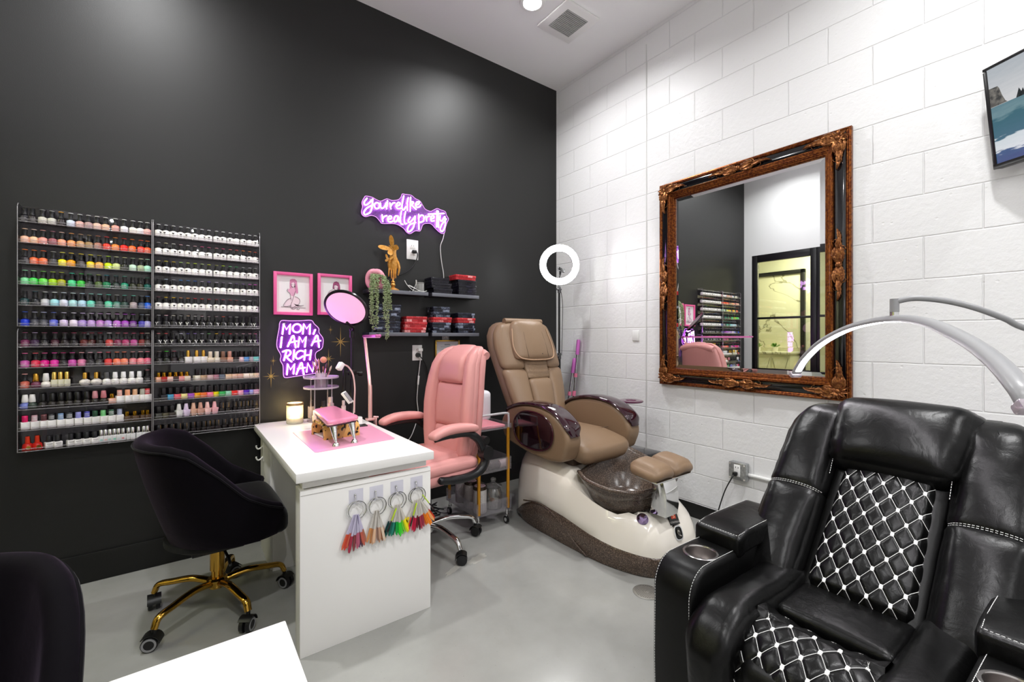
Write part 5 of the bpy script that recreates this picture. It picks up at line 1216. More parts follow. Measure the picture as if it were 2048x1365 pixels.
# ---------------------------------------------------------------- black velvet tub chairs
M_VEL = mat('black_velvet', '08060a', 0.75, sheen=0.12, spec=0.08, bump=(60, 0.15, 0.004))
M_VEL.node_tree.nodes['Principled BSDF'].inputs['Sheen Tint'].default_value = (0.55, 0.42, 0.62, 1)
M_VEL2 = mat('black_velvet_seat', '09070b', 0.75, sheen=0.12, spec=0.08)
M_BRASS = mat('polished_brass', 'be9440', 0.10, 1.0)
def tub_chair(loc, rz, label, legs=True, angs=None):
    t = thing('swivel_tub_chair', label, 'chair', (loc[0], loc[1], 0), rz, group='black velvet swivel tub chairs')
    plan = spline([(0.235, -0.262, 0), (0.16, -0.297, 0), (0.04, -0.312, 0), (-0.10, -0.302, 0), (-0.215, -0.245, 0), (-0.285, -0.13, 0), (-0.305, 0, 0), (-0.285, 0.13, 0), (-0.215, 0.245, 0), (-0.10, 0.302, 0), (0.04, 0.312, 0), (0.16, 0.297, 0), (0.235, 0.262, 0)], 5)
    n = len(plan); TH = 0.052
    top = lambda x: interp([(-0.31, 0.835), (-0.20, 0.832), (-0.12, 0.805), (-0.02, 0.715), (0.08, 0.605), (0.16, 0.555), (0.24, 0.515)], x)
    rings = []; edge = []
    for i, p in enumerate(plan):
        a, c = plan[max(0, i-1)], plan[min(n-1, i+1)]
        tg = (c-a).normalized(); nr = Vector((tg.y, -tg.x, 0))      # outward
        if nr.dot(p) < 0: nr = -nr
        zt = top(p.x); ring = []
        low = 0.375
        def taper(z):   # the shell narrows towards the seat
            k = max(0, min(1, (zt-z)/(zt-low))); back = smooth01((0.12-p.x)/0.4)
            return 1-(0.10+0.30*back)*k**1.3
        for z in (low, lerp(low, zt, 0.15), lerp(low, zt, 0.35), lerp(low, zt, 0.6), lerp(low, zt, 0.82), zt-0.025):
            s = taper(z); ring.append(Vector((p.x*s, p.y*s, z)))
        s = taper(zt-0.02)
        for k in range(1, 6):
            an = PI*k/6; w = TH/2
            ring.append(Vector((p.x*s, p.y*s, zt-0.025))-nr*(w-w*math.cos(an))+Vector((0, 0, 0.025*math.sin(an))))
        for z in (zt-0.03, lerp(0.42, zt, 0.55), 0.42, 0.36):
            s2 = taper(z); ring.append(Vector((p.x*s2, p.y*s2, z))-nr*TH)
        rings.append(ring); edge.append(ring[5]+nr*0.001+Vector((0, 0, 0.002)))
    B().loft(rings).obj('shell', M_VEL, t, sharp=1.2)
    B().tube(edge, 0.0045, 6).obj('piping', M_VEL2, t)
    # seat cushion, flush with the arm fronts
    def seatfn(p, u):
        if p.x < 0: p.y *= 1-0.34*smooth01(-p.x/0.22)
        p.z -= 0.035*smooth01((p.x-0.10)/0.16)**2
        return p
    B().cushion((0.060, 0, 0.437), (0.40, 0.500, 0.135), 0.050, (0.012, 0.004, 0.018), 9, fn=seatfn).obj('seat', M_VEL2, t)
    B().lathe([(0, 0.325), (0.16, 0.325), (0.20, 0.35), (0.20, 0.375), (0, 0.375)], (0.0, 0, 0), 32).obj('seat_base', mat('under_seat_black', '0c0c0d', 0.8), t)
    b = B()
    for yy in (-0.13, 0.0, 0.13):
        x = -0.305*math.sqrt(max(0, 1-(yy/0.34)**2))*0.94+TH+0.002
        b.sphere((x, yy, 0.70), 0.013, 10, (0.5, 1, 1))
    b.obj('tufting_buttons', M_VEL2, t)
    if legs:
        B().cyl((0, 0, 0.185), (0, 0, 0.275), 0.030, n=24).cyl((0, 0, 0.10), (0, 0, 0.185), 0.024, n=20).lathe([(0.0, 0.105), (0.036, 0.105), (0.043, 0.120), (0.043, 0.142), (0.034, 0.150), (0.0, 0.150)], n=24).obj('column', M_BRASS, t)
        B().cyl((0, 0, 0.27), (0, 0, 0.315), 0.013, n=14).obj('gas_lift', mat('steel_rod', 'b0b0b0', 0.25, 1.0), t)
        B().box((0, 0, 0.302), (0.20, 0.17, 0.018), 0.004).tube([(0.02, -0.06, 0.295), (0.03, -0.17, 0.290), (0.03, -0.23, 0.285)], 0.006, 8).obj('tilt_plate', M_BLACK, t)
        star_base(t, (loc[0], loc[1]), angs, 0.285, M_BRASS, 0.128, 0.0165)
    return t
tub_chair((-2.765, -0.665), 0.02, 'black velvet tub chair on a gold star base, pulled up to the manicure desk', True, [math.radians(x) for x in (218, 146, 290, 2, 74)])
tub_chair((-3.355, -2.06), -PI/2+0.04, 'black velvet tub chair cut off by the photo edge, near left foreground', True, [math.radians(x) for x in (20, 92, 164, 236, 308)])

# ---------------------------------------------------------------- pink executive chair
M_PINK = mat('pink_leather', 'd69692', 0.42, bump=(140, 0.12, 0.003), spec=0.4)
M_PINKS = mat('pink_seam', 'b86c6c', 0.6)
M_ARMK = mat('black_arm_plastic', '161618', 0.32)
HX, HY = -1.702, -0.694
t = thing('executive_chair', 'pink leather high-back swivel chair behind the manicure desk', 'chair', (HX, HY, 0), PI+0.12)
# local frame: +x forward (away from the backrest), y across
HW = lambda z: interp([(0.48, 0.180), (0.56, 0.208), (0.68, 0.234), (0.82, 0.242), (0.95, 0.236), (1.08, 0.217), (1.16, 0.197), (1.22, 0.165)], z)
LEAN = lambda z: interp([(0.48, -0.155), (0.58, -0.182), (0.70, -0.196), (0.85, -0.205), (1.00, -0.222), (1.12, -0.245), (1.22, -0.275)], z)
def backpad(name, y0, y1, z0, z1, th, xo, r=0.03, puff=0.012, m=M_PINK, n=9, roll=0.0):
    yc, zc = (y0+y1)/2, (z0+z1)/2
    def fn(p, u):
        z = zc+p.z; y = (yc+p.y)*HW(z)/0.25
        x = xo+p.x+LEAN(z)+0.035*(abs(y)/0.25)**2.2
        if roll: x -= roll*smooth01((z-1.10)/0.12)**2
        return Vector((x, y, z))
    return B().cushion((0, 0, 0), (th, y1-y0, z1-z0), r, (puff, 0, 0.004), n, fn=fn).obj(name, m, t)
backpad('back_shell', -0.245, 0.245, 0.46, 1.195, 0.060, -0.055, 0.029, 0.010)
backpad('back_cushion', -0.252, 0.252, 0.47, 1.215, 0.055, -0.006, 0.027, 0.004, roll=0.03)
for s in (-1, 1):
    backpad('side_bolster', min(s*0.148, s*0.250), max(s*0.148, s*0.250), 0.49, 1.205, 0.070, 0.022, 0.032, 0.012, roll=0.04)
backpad('headrest', -0.150, 0.150, 0.985, 1.222, 0.082, 0.022, 0.035, 0.016, roll=0.05)
backpad('lumbar_panel', -0.146, 0.146, 0.715, 0.980, 0.062, 0.014, 0.018, 0.014)
backpad('lower_panel', -0.146, 0.146, 0.52, 0.712, 0.062, 0.014, 0.020, 0.014)
def rollpts(w):
    return [Vector((LEAN(1.2)-0.045, y, 1.182-0.03*(abs(y)/0.2)**2)) for y in [lerp(-w, w, k/10) for k in range(11)]]
B().tube(rollpts(0.19), [0.026]+[0.034]*9+[0.026], 14).obj('headrest_roll', M_PINK, t)
def seatfn(p, u):
    p.z -= 0.05*smooth01((p.x-0.12)/0.14)**2; return p
B().cushion((0.035, 0, 0.475), (0.50, 0.50, 0.085), 0.04, (0.008, 0.006, 0.012), 9, fn=seatfn).obj('seat', M_PINK, t)
B().cushion((0.045, 0, 0.535), (0.46, 0.38, 0.075), 0.034, (0.006, 0.006, 0.016), 9, fn=seatfn).obj('seat_cushion', M_PINK, t)
for s in (-1, 1): B().cushion((0.03, s*0.215, 0.525), (0.46, 0.085, 0.075), 0.034, (0.004, 0.004, 0.010), 7, fn=seatfn).obj('seat_bolster', M_PINK, t)
for s in (-1, 1):
    y = s*0.285
    def armpad(p, u):
        p.z += 0.016*(1-(p.x/0.16)**2)-0.012*smooth01((p.x-0.06)/0.1); p.y += 0; return p
    a = B().cushion((0.005, y, 0.742), (0.315, 0.078, 0.042), 0.020, (0, 0, 0.006), 7, fn=armpad).obj('arm_pad', M_PINK, t)
    b = B()
    b.tube(spline([(0.135, y, 0.716), (0.05, y, 0.722), (-0.05, y, 0.722), (-0.12, y, 0.705), (-0.175, y, 0.660), (-0.205, y, 0.600)], 6), [0.016]*8+[0.020]*10+[0.024]*13, 12)
    b.cyl((-0.222, y-s*0.020, 0.585), (-0.222, y+s*0.030, 0.585), 0.044, 0.040, 28)
    b.tube(spline([(-0.225, y, 0.57), (-0.215, y, 0.52), (-0.17, y-s*0.004, 0.478), (-0.08, y-s*0.008, 0.462), (0.03, y-s*0.010, 0.470), (0.085, y-s*0.010, 0.480)], 6), [0.028]*12+[0.025]*12+[0.022]*7, 12)
    b.sphere((0.085, y-s*0.010, 0.480), 0.022, 12)
    b.cyl((-0.222, y+s*0.012, 0.655), (-0.222, y-s*0.03, 0.66), 0.026, 0.02, 16)
    b.obj('arm', M_ARMK, t)
B().box((0.0, 0, 0.418), (0.26, 0.22, 0.03), 0.006).obj('tilt_mechanism', M_BLACK, t)
B().cyl((0, 0, 0.20), (0, 0, 0.41), 0.026, 0.022, 20).obj('gas_lift', M_BLACK, t)
B().cyl((0, 0, 0.09), (0, 0, 0.20), 0.034, 0.030, 20).obj('hub', M_CHROME, t)
star_base(t, (HX, HY), [math.radians(x) for x in (-81, -9, 63, 135, 207)], 0.315, M_CHROME, 0.135, 0.017, ring=False, rollers=[2.6, 2.0, 0, 1, 2])
# ---------------------------------------------------------------- pedicure spa chair beside the block wall, facing the camera side
M_TAUPE = mat('taupe_leather', '846c55', 0.42, bump=(160, 0.15, 0.003), spec=0.4)
M_TAUPED = mat('taupe_crease', '5e4c3c', 0.7)
M_PEARL = mat('pearl_gelcoat', 'f0e9de', 0.16, coat=0.5)
def speckle():
    m = mat('brown_granite_gelcoat', '53463e', 0.22); nt = m.node_tree; b = nt.nodes['Principled BSDF']; L = nt.links.new
    tc = nt.nodes.new('ShaderNodeTexCoord'); nz = nt.nodes.new('ShaderNodeTexNoise'); nz.inputs['Scale'].default_value = 190; nz.inputs['Detail'].default_value = 3; L(tc.outputs['Object'], nz.inputs['Vector'])
    r = nt.nodes.new('ShaderNodeValToRGB'); e = r.color_ramp.elements
    e[0].position = 0.40; e[0].color = (*lin('40362f'), 1); e[1].position = 0.66; e[1].color = (*lin('7d6c60'), 1); x = e.new(0.53); x.color = (*lin('54463d'), 1)
    L(nz.outputs['Fac'], r.inputs[0]); L(r.outputs[0], b.inputs['Base Color']); return m
M_SPK = speckle()
M_WINE = mat('burgundy_gloss', '2a0c18', 0.10, coat=0.6)
XC = -0.722
t = thing('pedicure_chair', 'taupe leather pedicure spa chair with white base and brown basin beside the block wall', 'pedicure chair', (XC, -1.1, 0))
# local frame here is world-aligned; build in world coordinates
# body: cross sections along y; half-width and top height tables
YB_, YF = -0.56, -1.80
hwid = lambda y: interp([(-1.80, 0.02), (-1.785, 0.12), (-1.75, 0.19), (-1.68, 0.25), (-1.55, 0.29), (-1.35, 0.31), (-1.05, 0.315), (-0.80, 0.31), (-0.62, 0.285), (-0.58, 0.24), (-0.56, 0.15)], y)
seam = lambda y: interp([(-1.80, 0.105), (-1.70, 0.110), (-1.55, 0.120), (-1.35, 0.145), (-1.20, 0.170), (-1.08, 0.185), (-0.95, 0.188), (-0.84, 0.160), (-0.74, 0.105), (-0.66, 0.04), (-0.58, 0.012), (-0.56, 0.01)], y)
def outline(y, hw, z0, z1, sq=3.2, n=36, lean=0.0):
    """rounded-box section in the xz plane at y (upper half of a superellipse plus straight sides)"""
    pass
ys = [-1.80, -1.785, -1.75, -1.68, -1.60, -1.5, -1.4, -1.3, -1.2, -1.1, -1.0, -0.95, -0.9, -0.84, -0.78, -0.72, -0.66, -0.62, -0.58, -0.56]
# lower brown skirt: closed plan outline at several heights
def plan_ring(z, infl, ycurve=None, n=44):
    pts = []
    # superellipse-like boat plan
    yc, hl = (YB_+YF)/2, (YB_-YF)/2
    for k in range(n):
        a = 2*PI*k/n; cx, cy = math.cos(a), math.sin(a)
        x = (abs(cx)**0.52)*(1 if cx > 0 else -1); y = (abs(cy)**0.56)*(1 if cy > 0 else -1)
        wf = 1.0-0.10*smooth01((-y-0.35)/0.65)
        pts.append(Vector((XC+x*(0.315+infl)*wf, yc+y*(hl+infl), z)))
    return pts
def zring(fz, infl):
    r = plan_ring(0, infl)
    for p in r: p.z = fz(p.y)
    return r
sk = B()
sk.loft([zring(lambda y: 0.0, -0.03), zring(lambda y: 0.004, -0.012), zring(lambda y: 0.45*seam(y)+0.004, 0.0), zring(lambda y: seam(y)*0.9+0.003, 0.004), zring(lambda y: seam(y)+0.004, -0.004), zring(lambda y: seam(y)+0.004, -0.05)])
sk.obj('skirt', M_SPK, t, True, sharp=0.9)
# swept crease on the skirt
q = [Vector((XC-0.3155, y, z)) for y, z in ((-0.80, 0.165), (-0.95, 0.190), (-1.08, 0.170), (-1.20, 0.110), (-1.30, 0.050), (-1.38, 0.012))]
B().tube(spline(q, 6), 0.005, 6).obj('skirt_crease', M_SPK, t, True)
# white body above the skirt: height field over the plan
topz = lambda y: interp([(-1.82, 0.19), (-1.78, 0.235), (-1.72, 0.285), (-1.64, 0.320), (-1.55, 0.335), (-1.45, 0.352), (-1.34, 0.385), (-1.24, 0.435), (-1.12, 0.462), (-0.95, 0.472), (-0.75, 0.478), (-0.62, 0.474), (-0.55, 0.45)], y)
body = B()
lv = []; by0 = -1.450
rho_ = lambda v: (abs((v.x-XC+0.045)/0.275)**2.667+abs((v.y-by0)/0.262)**2.353)**0.4
PIT = [(0.0, 0.250), (0.60, 0.255), (0.72, 0.285), (0.84, 0.335), (0.97, 0.41)]
def inset(ring, d):
    c = Vector((XC, (YB_+YF)/2, 0)); out = []
    n = len(ring)
    for k in range(n):
        a, b_, c_ = ring[k-1], ring[k], ring[(k+1) % n]
        tg = (c_-a); nr = Vector((tg.y, -tg.x, 0)).normalized()
        if nr.dot(Vector((b_.x-c.x, b_.y-c.y, 0))) < 0: nr = -nr
        out.append(b_-nr*d)
    return out
base = plan_ring(0, 0.0)
for f, d in ((0.0, 0.010), (0.02, 0.004), (0.30, 0.004), (0.60, 0.016), (0.80, 0.036), (0.92, 0.062), (0.98, 0.080), (1.0, 0.105)):
    r = inset(base, d)
    for p in r:
        s = seam(p.y); p.z = s+(topz(p.y)-s)*f
    for p in r:
        rho = rho_(p)
        if rho < 0.97: p.z = min(p.z, interp(PIT, rho))
    lv.append(r)
r = inset(base, 0.150)
for p in r: 
    rho = rho_(p); p.z = topz(p.y)
    if rho < 0.97: p.z = min(p.z, interp(PIT, rho))
lv.append(r)
last = [p.copy() for p in r]
for f in (0.12, 0.24, 0.36, 0.48, 0.60, 0.72, 0.84, 0.96):
    rr_ = []
    for p in last:
        q = Vector((lerp(p.x, XC-0.045, f), lerp(p.y, by0, f), 0)); rho = rho_(q); q.z = topz(q.y)
        if rho < 0.97: q.z = min(q.z, interp(PIT, rho))
        rr_.append(q)
    lv.append(rr_)
body.loft(lv); body.obj('base_shell', M_PEARL, t, True, sharp=0.9)
# basin: an open bowl rising out of the front half
by, bw, bl = -1.450, 0.275, 0.262
def bowl_ring(s, z, dz=0.0, wf=1.0):
    out = []
    for k in range(48):
        a = 2*PI*k/48; cx, cy = math.cos(a), math.sin(a)
        x = (abs(cx)**0.75)*(1 if cx > 0 else -1); y = (abs(cy)**0.85)*(1 if cy > 0 else -1)
        yy = by+y*bl*s
        zz = z(yy, a) if callable(z) else z
        out.append(Vector((XC-0.045+x*bw*s*wf, yy, zz)))
    return out
RIMT = spline([(0, .485, 0), (25, .525, 0), (48, .552, 0), (70, .525, 0), (92, .455, 0), (115, .432, 0), (138, .462, 0), (150, .468, 0), (165, .452, 0), (195, .438, 0), (235, .440, 0), (270, .452, 0), (310, .462, 0), (340, .470, 0), (360, .485, 0)], 4)
rim = lambda y, a: interp([(p.x, p.y) for p in RIMT], math.degrees(a))
M_ = B()
lo = lambda y, x: 0.285
fr_ = lambda a: smooth01(-math.sin(a)*1.3)*0.045
M_.loft([bowl_ring(0.50, lambda y, x: 0.258), bowl_ring(0.64, lambda y, x: 0.285+fr_(x)), bowl_ring(0.80, lambda y, x: lerp(0.30, rim(y, x), 0.35)+fr_(x)*0.5), bowl_ring(0.93, lambda y, x: lerp(0.30, rim(y, x), 0.68)), bowl_ring(0.985, lambda y, x: rim(y, x)-0.018), bowl_ring(1.0, lambda y, x: rim(y, x)-0.004),
         bowl_ring(0.985, lambda y, x: rim(y, x)+0.006), bowl_ring(0.955, lambda y, x: rim(y, x)+0.004), bowl_ring(0.915, lambda y, x: rim(y, x)-0.012), bowl_ring(0.86, lambda y, x: lerp(0.30, rim(y, x), 0.55)), bowl_ring(0.74, lambda y, x: lerp(0.29, rim(y, x), 0.15)), bowl_ring(0.58, lambda y, x: 0.285), bowl_ring(0.2, lambda y, x: 0.278)])
bo_ = M_.obj('basin', M_SPK, t, True, sharp=1.0)
B().tube(bowl_ring(0.985, lambda y, x: rim(y, x)-0.002), 0.0125, 12, closed=True).obj('basin_lip', M_SPK, bo_, True, sharp=2.0)
# footrest: chrome bracket, plate and two pads
ft = B(); fx, fy = XC-0.100, -1.735
ft.prism([(-0.045, 0.0), (0.050, 0.0), (0.058, 0.05), (0.055, 0.12), (0.035, 0.19), (0.0, 0.235), (-0.05, 0.245), (-0.05, 0.215), (-0.035, 0.17), (-0.032, 0.10), (-0.04, 0.04)], 0.115, Matrix(((0, 0, 1, fx-0.0475), (-1, 0, 0, fy), (0, 1, 0, 0.322), (0, 0, 0, 1))), 0.004)
ft.obj('footrest_bracket', M_CHROME, t, True)
B().box((fx-0.018, -1.765, 0.545), (0.33, 0.13, 0.008), 0.002, rot=Matrix.Rotation(0.10, 3, 'X')).obj('footrest_plate', M_CHROME, t, True)
for s in (-1, 1):
    def padfn(p, u):
        p.z += -0.016*abs(u.x)**2-0.012*(u.y*0.5+0.5)*0; return p
    B().cushion((fx-0.018+s*0.088, -1.745, 0.587), (0.172, 0.180, 0.072), 0.036, (0.006, 0.008, 0.010), 8, Matrix.Rotation(0.14, 3, 'X'), fn=padfn).obj('foot_pad', M_TAUPE, t, True)
# controls on the nose, seated on the shell's surface
from mathutils.bvhtree import BVHTree
shell_o = [o for o in t.children if o.name.startswith('base_shell')][0]
bv = BVHTree.FromPolygons([v.co+t.location for v in shell_o.data.vertices], [p.vertices[:] for p in shell_o.data.polygons])
def on_shell(px_, py_):
    c0 = Vector((-2.897, -3.15, 1.27)); d = (P(px_, py_, 'y', -1.7)-c0).normalized()
    h, n, _, _ = bv.ray_cast(c0, d)
    return h, (n if n.dot(d) < 0 else -n)
def plate(c, n, up=(0, 0, 1)):
    n = Vector(n).normalized(); x = Vector(up).cross(n).normalized(); y = n.cross(x)
    return Matrix(((x.x, y.x, n.x, c.x), (x.y, y.y, n.y, c.y), (x.z, y.z, n.z, c.z), (0, 0, 0, 1)))
kn, kd = on_shell(1285, 1039)
b = B(); b.lathe([(0, -0.008), (0.030, -0.008), (0.031, 0.004), (0.026, 0.008), (0.022, 0.022), (0.018, 0.026), (0, 0.027)], kn, 28, orient(kd)); b.obj('jet_knob', mat('violet_chrome', 'b8a0d0', 0.06, 1.0), t, True)
c, nn = on_shell(1343, 1036); nn = (nn+Vector((-0.45, -0.75, 0.35))).normalized(); M4 = plate(c+nn*0.006, nn)
badge = B().box((0, 0, 0.0), (0.062, 0.076, 0.022), 0.001); badge.xf(M4); bo = badge.obj('badge', mat('badge_black', '1c1a1a', 0.3), t, True)
em = B().box((0, 0.010, 0.0115), (0.030, 0.036, 0.001)); em.xf(M4); em.obj('emblem_field', mat('badge_red', 'b83820', 0.4), bo, True)
sw = B(); sw.tube([Vector((0.007*math.cos(a)*(1-k*0.02), 0.014+0.007*math.sin(a), 0.0125)) for k, a in enumerate([lerp(0.6, 5.6, q/14) for q in range(15)])], 0.0014, 6); sw.tube([Vector((0.005*math.cos(a), 0.002+0.005*math.sin(a), 0.0125)) for a in [lerp(-2.4, 2.6, q/14) for q in range(15)]], 0.0014, 6); sw.xf(M4); sw.obj('emblem', mat('badge_cream', 'f0c8a0', 0.5), bo, True)
tx = B(); bmx = bmesh.new(); me = text_mesh('CONTEGO', 0.0125); bmx.from_mesh(me); bpy.data.meshes.remove(me); tx.merge(bmx); tx.xf(Matrix.Translation((0, -0.026, 0.0113))); tx.xf(M4); tx.obj('lettering', mat('badge_grey', 'c8c4c0', 0.5), bo, True)
c, nn2 = on_shell(1354, 1066); nn2 = (nn2+Vector((-0.40, -0.80, 0.15))).normalized(); M4 = plate(c+nn2*0.004, nn2)
sw = B(); n = 26
def ov(w, h): return [(w*(abs(math.cos(a))**0.6)*(1 if math.cos(a) > 0 else -1), h*(abs(math.sin(a))**0.7)*(1 if math.sin(a) > 0 else -1)) for a in [2*PI*k/n for k in range(n)]]
sw.loft([[Vector((x, y, z)) for x, y in ov(w, h)] for w, h, z in ((0.030, 0.040, -0.012), (0.030, 0.040, 0.006), (0.028, 0.038, 0.010), (0.023, 0.032, 0.010), (0.021, 0.030, 0.003))]); sw.xf(M4); so = sw.obj('spray_holder', M_CHROME, t, True)
ins = B(); ins.prism(ov(0.021, 0.030), 0.002, Matrix.Translation((0, 0, 0.003))); ins.xf(M4); ins.obj('holder_recess', M_BLACK, so, True)
ins = B(); ins.sphere((-0.003, 0.003, 0.012), 0.012, 12, (0.8, 1.3, 0.8)); ins.cyl((0.003, -0.012, 0.005), (0.012, -0.018, 0.014), 0.005, n=12); ins.xf(M4); ins.obj('sprayer', mat('sprayer_steel', '8c8884', 0.2, 0.9), so, True)
# dark console under the seat
B().box((XC, -0.90, 0.495), (0.40, 0.52, 0.09), 0.02).obj('seat_mount', mat('brown_console', '4a3a30', 0.4), t, True)
# seat
def seatfn(p, u):
    p.z -= 0.030*smooth01((-p.y-0.10)/0.22)*1.0
    return p
B().cushion((XC, -0.955, 0.575), (0.455, 0.66, 0.135), 0.060, (0.004, 0.010, 0.014), 10, fn=seatfn).obj('seat', M_TAUPE, t, True)
q = [Vector((x, -1.085+0.008*math.cos((x-XC)*6), 0.647-0.0*abs(x-XC))) for x in [XC+lerp(-0.215, 0.215, k/12) for k in range(13)]]
B().tube(q, 0.003, 6).obj('seat_seam', M_TAUPED, t, True)
# backrest: leaning cushion with bolsters, centre pad and head flap
def bk(z):     # y of the front face at height z
    return interp([(0.58, -0.700), (0.75, -0.625), (0.95, -0.535), (1.15, -0.440), (1.30, -0.375), (1.42, -0.335)], z)
BW = lambda z: interp([(0.56, 0.205), (0.70, 0.225), (0.85, 0.262), (1.05, 0.292), (1.20, 0.300), (1.30, 0.285), (1.37, 0.245), (1.41, 0.20)], z)
def bpad(name, x0, x1, z0, z1, th, yo, r=0.03, puff=0.012, m=M_TAUPE, n=10, wrap=0.05, extra=None):
    xc, zc = (x0+x1)/2, (z0+z1)/2
    def fn(p, u):
        z = zc+p.z; x = (xc+p.x)*BW(z)/0.28
        y = bk(z)+yo+p.y-wrap*(abs(x)/0.28)**2.4*(-1)
        v = Vector((XC+0.055*smooth01((z-0.5)/0.6)+x, y, z))
        return extra(v, u) if extra else v
    return B().cushion((0, 0, 0), (x1-x0, th, z1-z0), r, (0, puff, 0.004), n, fn=fn).obj(name, m, t, True)
bpad('back_shell', -0.285, 0.285, 0.52, 1.395, 0.115, 0.080, 0.05, 0.01, mat('taupe_back', '7a6250', 0.45))
for s in (-1, 1):
    bpad('back_bolster', min(s*0.105, s*0.285), max(s*0.105, s*0.285), 0.55, 1.03, 0.075, 0.008, 0.034, 0.012)
    bpad('shoulder_bolster', min(s*0.105, s*0.282), max(s*0.105, s*0.282), 1.03, 1.385, 0.075, 0.008, 0.034, 0.012)
bpad('back_pad', -0.112, 0.112, 0.55, 0.955, 0.080, -0.002, 0.03, 0.016)
bpad('neck_pad', -0.112, 0.112, 0.955, 1.20, 0.062, 0.010, 0.02, 0.004, mat('taupe_worn', '866e56', 0.5, bump=(60, 0.5, 0.01)))
def flap(v, u):
    v.y -= 0.010*(1-u.x**2); return v
hd = bpad('head_flap', -0.190, 0.190, 1.105, 1.405, 0.055, -0.040, 0.026, 0.016, wrap=0.06, extra=flap)
def flp(x, z, o=0.068): return Vector((XC+0.055+x*BW(z)/0.28, bk(z)-o+0.06*(abs(x*BW(z)/0.28)/0.28)**2.4, z))
q = [flp(-0.188, 1.34, .066), flp(-0.186, 1.20, .068), flp(-0.165, 1.125, .070), flp(-0.10, 1.103, .076), flp(0, 1.100, .082), flp(0.10, 1.103, .076), flp(0.165, 1.125, .070), flp(0.186, 1.20, .068), flp(0.188, 1.34, .066)]
B().tube(spline(q, 6), 0.0055, 8).obj('flap_piping', mat('taupe_piping', 'a8886c', 0.45), t, True)
for s in (-1, 1):
    q = [flp(s*0.095, z, o) for z, o in ((1.405, .055), (1.33, .080), (1.22, .084), (1.12, .080))]
    B().tube(spline(q, 6), 0.0022, 6).obj('flap_seam', M_TAUPED, t, True)
q = [Vector((XC+0.055+x, bk(1.40)+0.02+0.0, 1.40+0.0*x)) for x in (-0.19, -0.1, 0, 0.1, 0.19)]
B().tube(spline(q, 4), 0.026, 10).obj('head_roll', M_TAUPE, t, True)
B().sphere(flp(0.035, 1.145, .084), 0.0045, 8, (1, 0.4, 1)).obj('vent_hole', M_BLACK, t, True)
# armrests: thick rounded panels capped with glossy burgundy rails
def arm(xc, w):
    prof = [(-0.60, 0.60), (-0.585, 0.69), (-0.66, 0.765), (-0.78, 0.806), (-0.92, 0.822), (-1.05, 0.812), (-1.15, 0.778), (-1.232, 0.715), (-1.258, 0.64), (-1.236, 0.565), (-1.20, 0.515), (-1.08, 0.498), (-0.92, 0.505), (-0.76, 0.53), (-0.65, 0.555)]
    sp = spline([(a, b_, 0) for a, b_ in prof], 5, True)
    b = B(); b.prism([(p.x, p.y) for p in sp], w, Matrix(((0, 0, 1, xc-w/2), (1, 0, 0, 0), (0, 1, 0, 0), (0, 0, 0, 1))), 0.026, 4)
    a = b.obj('armrest', M_TAUPE, t, True, sharp=1.0)
    cap = spline([(-0.60, 0.735, 0), (-0.66, 0.778, 0), (-0.78, 0.818, 0), (-0.92, 0.834, 0), (-1.05, 0.824, 0), (-1.15, 0.791, 0), (-1.234, 0.731, 0), (-1.264, 0.672, 0)], 5)
    rings = []
    n = len(cap)
    for i, p in enumerate(cap):
        d = (cap[min(n-1, i+1)]-cap[max(0, i-1)]).normalized(); nr = Vector((d.y, -d.x, 0)) if d.x > 0 else Vector((d.y, -d.x, 0))
        if nr.y < 0: nr = -nr
        f = min(1, 0.55+0.45*smooth01(min(i, n-1-i)/5)); hw = w*0.52*f
        ring = []
        for k in range(12):
            an = 2*PI*k/12; ox = hw*(abs(math.cos(an))**0.6)*(1 if math.cos(an) > 0 else -1); on = 0.016*f*math.sin(an)
            ring.append(Vector((xc+ox, p.x+nr.x*on, p.y+nr.y*on)))
        rings.append(ring)
    B().loft(rings).obj('arm_rail', M_WINE, a, True, sharp=1.0)
    return a
al = arm(XC-0.285, 0.130); ar = arm(XC+0.285, 0.130)
# round smoked panel on the outer face of the left arm
n = 40; q = [(-0.945+0.192*(abs(math.cos(a))**0.85)*(1 if math.cos(a) > 0 else -1), 0.668+0.118*(abs(math.sin(a))**0.85)*(1 if math.sin(a) > 0 else -1)) for a in [2*PI*k/n for k in range(n)]]
Mx = Matrix(((0, 0, 1, XC-0.285-0.075), (1, 0, 0, 0), (0, 1, 0, 0), (0, 0, 0, 1)))
B().prism(q, 0.014, Mx, 0.005, 3).obj('smoked_panel', mat('smoked_wine_gloss', '1c0810', 0.06, coat=0.8), al, True, sharp=1.0)
q2 = [(p[0]*1.0, p[1]) for p in q]
B().tube([Vector((XC-0.285-0.0745, -0.945+(p[0]+0.945)*1.03, 0.668+(p[1]-0.668)*1.03)) for p in q], 0.005, 8, closed=True).obj('panel_rim', mat('wine_rim', '38101c', 0.15), al, True)
# swing tray at the end of the right arm
b = B(); b.lathe([(0, 0), (0.085, 0), (0.09, 0.004), (0.09, 0.012), (0.082, 0.015), (0.04, 0.013), (0.038, 0.008), (0, 0.008)], (-0.245, -1.075, 0.795), 32); b.xf(Matrix.Identity(4)); b.obj('swing_tray', mat('plum_tray', '5a2844', 0.12, coat=0.5), t, True)
B().cyl((-0.30, -1.02, 0.70), (-0.27, -1.05, 0.795), 0.016, n=14).obj('tray_arm', M_CHROME, t, True)
